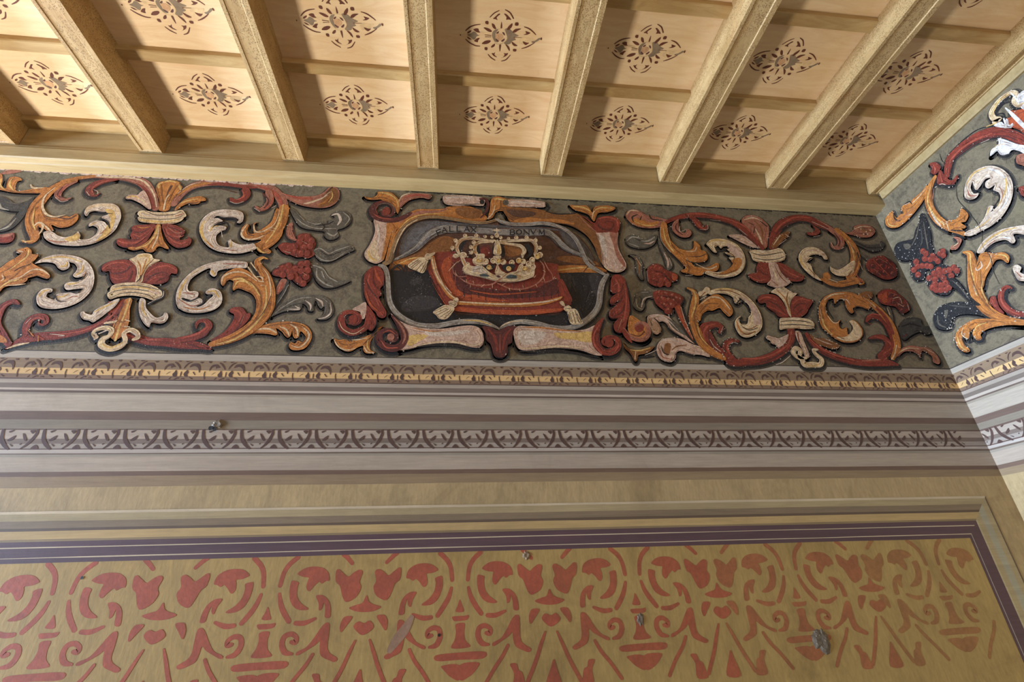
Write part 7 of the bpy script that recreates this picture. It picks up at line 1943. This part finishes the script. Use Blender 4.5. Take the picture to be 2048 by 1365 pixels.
# ------------------------------------------------ the room shell
XL, XR, YB, YF = -4.6, 2.742, 2.2, -3.2
sb = MB(); sb.box(XL-.2, XR+.3, YB+.0015, YB+.3, -1.4, 4.3, lin((150,138,120))); wall_back = tag(sb.build('wall_back', M_field), kind='structure')
sb = MB(); sb.box(XR+.0015, XR+.3, YF, YB+.0012, -1.4, 4.3, lin((150,148,130))); wall_right = tag(sb.build('wall_right', M_field), kind='structure')
BANDS = [ # zL (x=-1.46), zR (x=2.6), colour of the strip below that line, name
 (3.84,3.84,(120,106,82),'frieze_ground'),
 (2.6285,2.611,(62,50,44),'dark_line'), (2.6237,2.606,(170,156,140),'grey_stripe'), (2.59,2.5774,(140,114,88),'brown_band'), (2.5405,2.522,(216,176,120),'yellow_stripe'),
 (2.5113,2.492,(132,104,82),'brown_stripe'), (2.492,2.475,(86,62,52),'dark_line'), (2.4871,2.470,(168,152,136),'grey_stripe'), (2.468,2.452,(122,106,94),'shade_stripe'),
 (2.4446,2.430,(188,170,154),'light_line'), (2.4345,2.416,(104,84,72),'dark_line'), (2.4235,2.408,(156,142,124),'grey_stripe'), (2.414,2.398,(178,162,144),'grey_stripe'),
 (2.3387,2.3212,(112,88,74),'brown_stripe'), (2.2996,2.2883,(138,124,106),'taupe_stripe'), (2.2597,2.2558,(104,80,68),'dark_line'), (2.2541,2.248,(174,156,140),'grey_stripe'),
 (2.2153,2.215,(122,104,92),'shade_stripe'), (2.1947,2.194,(160,146,134),'grey_stripe'), (2.1746,2.173,(100,76,66),'dark_line'), (2.1695,2.168,(182,168,156),'light_line'),
 (2.1539,2.154,(112,92,78),'dark_line'), (2.1485,2.146,(152,140,124),'taupe_stripe'), (2.139,2.134,(172,154,136),'grey_stripe'), (2.0765,2.0695,(112,86,70),'brown_stripe'),
 (2.0574,2.0506,(146,122,92),'taupe_stripe'), (2.0133,2.0158,(176,150,108),'tan_field'), (-1.3,-1.3,None,None)]
def wob(i, x): return .0016*noise.noise((x*1.7, i*3.1, 0))+.0007*noise.noise((x*11, i*5.3, 2)) if 0 < i < len(BANDS)-1 else 0
xs = [XL+(XR-XL)*i/130 for i in range(131)]
def bz(i, x):
    zl, zr = BANDS[i][:2]; return zl+(zr-zl)*(x+1.46)/4.06+wob(i, x)
for i in range(len(BANDS)-1):
    col = lin(BANDS[i][2]); b = MB()
    for a, c in zip(xs, xs[1:]): b.poly([(a,YB,bz(i+1,a)),(c,YB,bz(i+1,c)),(c,YB,bz(i,c)),(a,YB,bz(i,a))], col)
    b.build(BANDS[i][3], M_ground if i == 0 else M_field if i == len(BANDS)-2 else M_band, wall_back)
    b = MB(); ys = [YB-j*.12 for j in range(46)]
    z0 = lambda k, y: bz(k, XR)+wob(k, y+20)-wob(k, XR)
    for a, c in zip(ys, ys[1:]): b.poly([(XR,a,z0(i+1,a)),(XR,c,z0(i+1,c)),(XR,c,z0(i,c)),(XR,a,z0(i,a))], col)
    b.build(BANDS[i][3], M_ground if i == 0 else M_field if i == len(BANDS)-2 else M_band, wall_right)
# painted frame of the damask panel, mitred at its corner
RING = [((2.594,1.921),'w','d'),((2.586,1.911),'t','t'),((2.557,1.8839),'s','g'),((2.530,1.8575),'e','g'),((2.520,1.847),'t2','t'),((2.492,1.817),'u','l'),
 ((2.484,1.8084),'p','p'),((2.466,1.7885),'w','p'),((2.463,1.785),'p','p'),((2.430,1.7519),'w','w2'),((2.426,1.7485),'p','p'),((2.413,1.7325),None,None)]
RC = dict(w=(200,180,150), w2=(160,146,138), d=(104,84,66), t=(170,150,112), t2=(184,154,104), s=(132,112,88), e=(98,78,62), g=(164,156,132), u=(138,116,84), l=(180,164,128), p=(88,62,68))
pz = -.9
frame = tag(empty('painted_panel_border', (0, YB, 1.8)), 'purple and tan border line with white edges painted around the red damask panel', 'border')
for k in range(len(RING)-1):
    (u1, z1), ca, cb = RING[k]; (u2, z2) = RING[k+1][0]; h = .0009
    nm = {'p':'purple_stripe','w':'white_line','s':'shade_stripe','e':'dark_line','t':'tan_stripe','t2':'tan_stripe','u':'taupe_stripe'}[ca]
    b = MB(); N_ = 60
    for j in range(N_):
        def E(k_, t, u): x = XL+(u-XL)*t; return (x, YB-h, (RING[k_][0][1])+.0016*noise.noise((x*2.1, k_*2.3, 7))*(1 if x < u-.05 else 0))
        b.poly([E(k+1,j/N_,u2),E(k+1,(j+1)/N_,u2),E(k,(j+1)/N_,u1),E(k,j/N_,u1)], lin(RC[ca]))
    b.build(nm, M_band, frame)
    b = MB(); b.poly([(u1,YB-h,z1),(u2,YB-h,z2),(u2,YB-h,pz),(u1,YB-h,pz)], lin(RC[cb])); b.build(nm, M_band, frame)
b = MB()
b.poly([(XL,YB-.0003,pz),(2.413,YB-.0003,pz),(2.413,YB-.0003,1.7325),(XL,YB-.0003,1.7325)], lin((170,139,82)))
damask_field = b.build('damask_ground', M_field, wall_back)
# ------------------------------------------------ ceiling
ceil = MB(); ceil.box(XL-.2, XR+.3, YF, YB+.3, 4.034, 4.3); ceiling = tag(ceil.build('ceiling', M_panel), kind='structure')
YS = [2.071,1.614,1.167,.711,.255,-.2,-.656,-1.11,-1.567,-2.02,-2.48,-2.94]
BX = [(-4.6,-4.55,0),(-4.045,-3.92,0),(-3.29,-3.17,0),(-2.552,-2.43,0),(-1.80,-1.684,0),(-1.034,-.916,0),(-.268,-.146,0),(.475,.603,0),(1.232,1.362,.006),(1.955,2.085,.035),(2.675,2.742,.045)]
where = {3:'at the far left edge of the picture',4:'second from the left edge of the picture',5:'third from the left edge of the picture',6:'straight above the left end of the lettered ribbon, left of centre',7:'just right of the middle of the picture',8:'third from the right wall',9:'next to last before the right wall'}
ZB, ZC = 3.83, 4.01
# panels with stencilled rosettes
RC2 = dict(b=lin((104,54,38)), g=lin((142,124,104)), w=lin((226,196,152)), l=lin((216,172,132)), d=lin((100,60,60)))
rme = MB()
for typ, key, P in [(t, k, p) for t, k, p in parse(RS, 2)]:
    lay = {'w':1,'g':2,'l':3,'b':4,'d':5}[key]
    polys = ribbon(P) if typ == 's' else closed_polys(smooth(P, True, 4))
    for q in polys:
        pts = [(a, b_, -.0002*lay) for a, b_ in q]; A, B_, D = (Vector(t) for t in pts[:3])
        if (B_-A).cross(D-A).z > 0: pts = pts[::-1]
        rme.poly(pts, RC2[key])
def rosette(loc, parent):
    global ros
    if ros is None:
        ros = rme.build('rosette', M_sten); o = ros
    else: o = ros.copy(); C.objects.link(o)
    o.parent = parent; o.location = Vector(loc)-parent.location; return o
ros = None
for i in range(len(BX)-1):
    x0 = BX[i][1]+BX[i][2]; x1 = BX[i+1][0]+BX[i+1][2]*(4.01-3.83)/.18
    for j in range(len(YS)-1):
        y1, y0 = YS[j], YS[j+1]
        b = MB(); b.box(x0-.01, x1+.01, y0, y1+.0, ZC, ZC+.022)
        xc = {9:2.395, 8:1.675, 7:.93, 6:.186, 5:-.583, 4:-1.345, 3:-2.135}.get(i, (x0+x1)/2-.02)
        p = b.build('ceiling_panel', M_panel, ceiling, origin=(xc, (y0+y1)/2, ZC+.01))
        r = rosette((xc, y0+(.247 if j == 0 else .247), ZC-.0004), ceiling); r.parent = p; r.location = (0, y0+.25-(y0+y1)/2, -.0104)
    for j, y in enumerate(YS[:-1]):
        b = MB(); yy = y+(.064 if j == 0 else .055)
        b.prism([(y,ZC),(y,3.979),(y+.004,3.974),(yy,3.974),(yy,ZC)], x0-.004, x1+.006)
        bt = b.build('batten', M_batten, ceiling, fixn=True)
    b = MB(); b.box(x0-.02, x1+.02, 2.135, 2.2, 3.80, 3.974); b.build('end_board', M_mould, ceiling)
# beams
for i, (x0, x1, lean) in enumerate(BX):
    b = MB(); y0, y1 = YF+.02, 2.132; g = .016; d = .004; e = .022
    top = 4.034
    k = lean*(top-ZB)/.18
    # outer sides and top
    b.poly([(x0,y0,ZB),(x0,y1,ZB),(x0+k,y1,top),(x0+k,y0,top)][::1]); b.poly([(x1,y1,ZB),(x1,y0,ZB),(x1+k,y0,top),(x1+k,y1,top)])
    b.poly([(x0,y1,ZB),(x1,y1,ZB),(x1+k,y1,top),(x0+k,y1,top)]); b.poly([(x1,y0,ZB),(x0,y0,ZB),(x0+k,y0,top),(x1+k,y0,top)]); b.poly([(x0+k,y0,top),(x1+k,y0,top),(x1+k,y1,top),(x0+k,y1,top)])
    o_ = [(x0,y0),(x1,y0),(x1,y1),(x0,y1)]; i_ = [(x0+g,y0+e),(x1-g*1.6,y0+e),(x1-g*1.6,y1-e),(x0+g,y1-e)]; j_ = [(x0+g+d,y0+e+d),(x1-g*1.6-d,y0+e+d),(x1-g*1.6-d,y1-e-d),(x0+g+d,y1-e-d)]
    for q in range(4):
        r = (q+1) % 4
        b.poly([(*o_[q],ZB),(*i_[q],ZB),(*i_[r],ZB),(*o_[r],ZB)]); b.poly([(*i_[q],ZB),(*j_[q],ZB+d),(*j_[r],ZB+d),(*i_[r],ZB)])
    b.poly([(*j_[3],ZB+d),(*j_[2],ZB+d),(*j_[1],ZB+d),(*j_[0],ZB+d)])
    o = b.build('ceiling_beam', M_beam, None, origin=((x0+x1)/2, 0, ZB), fixn=True)
    if i == len(BX)-1: tag(o, 'narrow ochre half beam lying along the right wall', 'beam', 'ceiling beams')
    elif i in where: tag(o, 'speckled ochre ceiling beam, '+where[i], 'beam', 'ceiling beams')
    else: tag(o, 'speckled ochre ceiling beam beyond the left edge of the picture', 'beam', 'ceiling beams')
# wall plate mouldings
b = MB(); b.prism([(2.2,3.722),(2.150,3.722),(2.144,3.728),(2.118,3.732),(2.112,3.738),(2.112,3.806),(2.120,3.812),(2.120,3.829),(2.2,3.829)], XL, XR)
tag(b.build('trim_1', M_mould, fixn=True), kind='structure')
b = MB(); b.prism([(XR,3.778),(XR-.012,3.778),(XR-.018,3.786),(XR-.018,3.829),(XR,3.829)], YF, 2.10, 'y')
tag(b.build('trim_2', M_mould, fixn=True), kind='structure')
# broken plaster under the moulding
b = MB(); random.seed(4)
x = -2.9
while x < -.9:
    L_ = random.uniform(.02,.08); h = random.uniform(.004,.016); b.poly([(x,YB-.0012,3.73),(x+L_*.3,YB-.0012,3.72-h*.7),(x+L_*.8,YB-.0012,3.72-h),(x+L_*1.2,YB-.0012,3.73)], lin((224,196,178))); x += L_*.8
b.build('plaster_edge', M_paint, wall_back)['label'] = 'pale broken plaster edge'
b = MB(); x = -.35
while x < 2.70:
    L_ = random.uniform(.02,.07); h = random.uniform(.004,.014); b.poly([(x,YB-.0011,3.73),(x+L_*.3,YB-.0011,3.72-h*.7),(x+L_*.8,YB-.0011,3.72-h),(x+L_*1.2,YB-.0011,3.73)], lin((26,20,18))); x += L_*.8
b.build('gap_line', M_paint, wall_back)['label'] = 'dark gap under the moulding'
# ------------------------------------------------ stencilled bands
def stencil(txt, name, step, start, x0, x1, zc, wall, parent, col, slope=0, flip=False):
    src = None; k = 0
    b = MB()
    for typ, key, P in parse(txt, 2): paint_shape(b, typ, col, P, 'B', 0)
    u = start
    while u < x1:
        if u > x0:
            if src is None: src = b.build(name, M_sten); o = src; src.data.transform(Matrix.Translation((0,-2.2,0)))
            else: o = src.copy(); C.objects.link(o)
            z = zc+slope*(u+1.46) if wall == 'B' else zc
            o.parent = parent
            if wall == 'B': o.location = (u, 2.2-.0006, z)
            else: o.location = (XR-.0006, 2.2-(u-.02), z); o.rotation_euler = (0,0,-math.pi/2)
        u += step
BR = lin((84,58,50))
stencil(B1, 'leaf_motif', .1967, -1.861-.1967*5, -3.0, 2.68, 2.5405, 'B', wall_back, BR, -.0042)
stencil(B2, 'leaf_motif', .1595, -1.433-.1595*9, -3.0, 2.68, 2.2125, 'B', wall_back, BR, -.0012)
stencil(B1, 'leaf_motif', .1967, .11, .1, 2.6, 2.5225, 'R', wall_right, BR)
stencil(B2, 'leaf_motif', .1595, .10, .09, 2.6, 2.2085, 'R', wall_right, BR)
# ------------------------------------------------ damask stencil
RD = lin((164,80,54))
DW = {-2.9:None}
def damask(xc, dz, label, fade=0, xmax=2.40, sk=0.0):
    rt = tag(empty('damask_motif', (xc, YB, 1.5+dz)), label, 'stencil', 'red damask motifs on the lower wall')
    col = [a*(1-fade)+b_*fade for a, b_ in zip(RD, lin((150,112,62)))]
    groups = {}; hh = .0005
    for typ, key, P in parse(DM, 2): groups.setdefault(key, []).append((typ, P))
    for key, shp in groups.items():
        variants = [(1, 'a')] if key in ('vase', 'hstar', 'heart', 'hspire') else [(1, 'a'), (-1, 'b')]
        for sgn, _ in variants:
            for typ, P in shp:
                b = MB()
                Q = [((xc+sgn*q[0]), 1.5+dz+q[1]+sk*(sgn*q[0]), *q[2:]) for q in P]
                if max(q[0] for q in Q) > xmax: continue
                Q = [(q[0], min(q[1], 1.7328), *q[2:]) for q in Q]
                Q = [(q[0]+.0012*noise.noise((q[0]*40, q[1]*40, 1)), q[1]+.0012*noise.noise((q[0]*40, q[1]*40, 5)), *q[2:]) for q in Q]
                hh += .00001; paint_shape(b, typ, col, Q, 'B', hh)
                nm = {'hstar':'star_leaf','hspire':'spire','flower':'rounded_flower','hook':'hooked_leaf','comma':'comma_leaf'}.get(key, key)
                if b.v: b.build(nm, M_sten, rt)
for k, (xc, dz, lab, fd) in enumerate([(-2.185,0,'red damask motif cut off at the left edge of the picture',0),(-1.462,.0,'red damask motif at the left, its vase partly cut by the picture bottom',0),(-.712,.0,'red damask motif left of the middle, with a worn curl and dark specks',0),
    (.021,0,'red damask motif in the middle with the most complete vase',0),(.748,.0,'red damask motif right of the middle with a small plaster chip above its vase',.12),(1.462,.0,'faint red damask motif beside the large grey plaster patch',.42),(2.165,0,'barely visible smeared damask motif in the right corner of the panel',.72)]):
    damask(xc, dz, lab, fd)
# ------------------------------------------------ painted ornaments of the frieze
for idx, (name, label, cat, group, zl, sh, wall, parts) in enumerate(ART):
    pts = []
    data = []
    for pn, pl, txt in parts:
        sh_ = list(parse(txt)); 
        for line, (typ, key, P) in zip(txt.strip().split('\n'), sh_): pts += P
        data.append((pn, pl, [(l.split()[0], l.split()[1], P) for l, (t, k, P) in zip(txt.strip().split('\n'), sh_)]))
    cu = sum(p[0] for p in pts)/len(pts); cz = sum(p[1] for p in pts)/len(pts)
    rt = tag(empty(name, at_wall(wall, cu, cz, 0)), label, cat, group)
    h = .0008+.0012*zl+.00005*(idx % 5)
    for pn, pl, shp in data:
        b = MB(); rr = random.Random(idx)
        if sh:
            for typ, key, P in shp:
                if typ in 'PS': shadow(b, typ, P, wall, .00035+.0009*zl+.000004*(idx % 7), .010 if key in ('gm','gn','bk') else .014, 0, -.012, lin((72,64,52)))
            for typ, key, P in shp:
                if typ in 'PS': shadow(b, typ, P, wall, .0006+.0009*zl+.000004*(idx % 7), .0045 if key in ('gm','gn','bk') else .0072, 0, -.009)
        for typ, key, P in shp:
            h += .0001
            paint_shape(b, typ, PAL[key], P, wall, h)
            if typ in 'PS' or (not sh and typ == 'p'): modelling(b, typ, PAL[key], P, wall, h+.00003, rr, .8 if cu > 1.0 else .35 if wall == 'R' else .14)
        if b.v:
            o = b.build(pn, M_paint, rt)
            if pl: o['label'] = pl
# ------------------------------------------------ damage
def patch(name, cu, cz, r, col, label, cat, thick=.006, seed=0, sx=1, sz=1):
    rnd = random.Random(seed); n = 18; b = MB()
    ring = [(cu+sx*r*rnd.uniform(.6,1.1)*math.cos(t*2*math.pi/n), cz+sz*r*rnd.uniform(.6,1.1)*math.sin(t*2*math.pi/n)) for t in range(n)]
    ctr = [(cu+(a-cu)*.6, cz+(c-cz)*.6) for a, c in ring]; cm = (cu, YB-thick*.7, cz); cl = lin(col)
    for i in range(n):
        j = (i+1) % n
        b.poly([(ring[i][0],YB-.0007,ring[i][1]),(ring[j][0],YB-.0007,ring[j][1]),(ctr[j][0],YB-thick,ctr[j][1]),(ctr[i][0],YB-thick,ctr[i][1])], cl)
        b.poly([(ctr[i][0],YB-thick,ctr[i][1]),(ctr[j][0],YB-thick,ctr[j][1]),cm], cl)
    o = b.build(name, M_paint, None, origin=(cu, YB, cz), fixn=True); return tag(o, label, cat)

patch('plaster_patch', 1.522, 1.356, .046, (112,100,86), 'grey plaster patch with a dark edge on the faint right part of the damask', 'plaster patch', .006, 3, 1.0, 1.1)
patch('plaster_patch', .757, 1.461, .020, (118,104,88), 'small grey plaster chip above the vase right of the middle', 'plaster patch', .003, 5, .9, 1.3)
patch('plaster_patch', .30, 1.712, .020, (146,124,96), 'pale plaster chip just under the purple line near the middle', 'plaster patch', .003, 7)
patch('plaster_patch', -1.062, 2.279, .030, (128,116,98), 'grey plaster lump with a dark hole above the lower leaf band at the left', 'plaster patch', .006, 9, 1, .9)
from_ = [(-.165,1.500,.020),(-.185,1.465,.034),(-.215,1.430,.036),(-.240,1.395,.022)]
b = MB(); paint_shape(b, 's', lin((150,116,92)), from_, 'B', .0009)
tag(b.build('paint_scuff', M_sten, None, origin=(-.2, YB, 1.45)), 'greyish scuff slanting across the hooked leaf left of the middle vase', 'scuff')
b = MB(); rnd = random.Random(2)
for cu, cz, r in [(-1.083,2.262,.012),(-1.068,2.256,.010)]:
    b.poly([(cu+r*math.cos(t)*rnd.uniform(.7,1.2), YB-.0075, cz+r*math.sin(t)*rnd.uniform(.7,1.2)) for t in (0,-.9,-1.8,-2.7,-3.6,-4.5,-5.4)], lin((20,16,14)))
tag(b.build('nail_hole', M_paint, None, origin=(-1.075, YB, 2.26)), 'dark hole at the lower left of the grey plaster lump', 'hole')
for cu, cz, lab in [(-1.409,1.677,'dark nail hole in the red arc at the left, under the purple line'),(-.056,1.437,'dark nail hole beside the curl left of the middle vase')]:
    b = MB(); b.poly([(cu+.006*math.cos(t), YB-.0016, cz+.006*math.sin(t)) for t in (0,-.9,-1.8,-2.7,-3.6,-4.5,-5.4)], lin((24,18,14)))
    tag(b.build('nail_hole', M_paint, None, origin=(cu, YB, cz)), lab, 'hole')
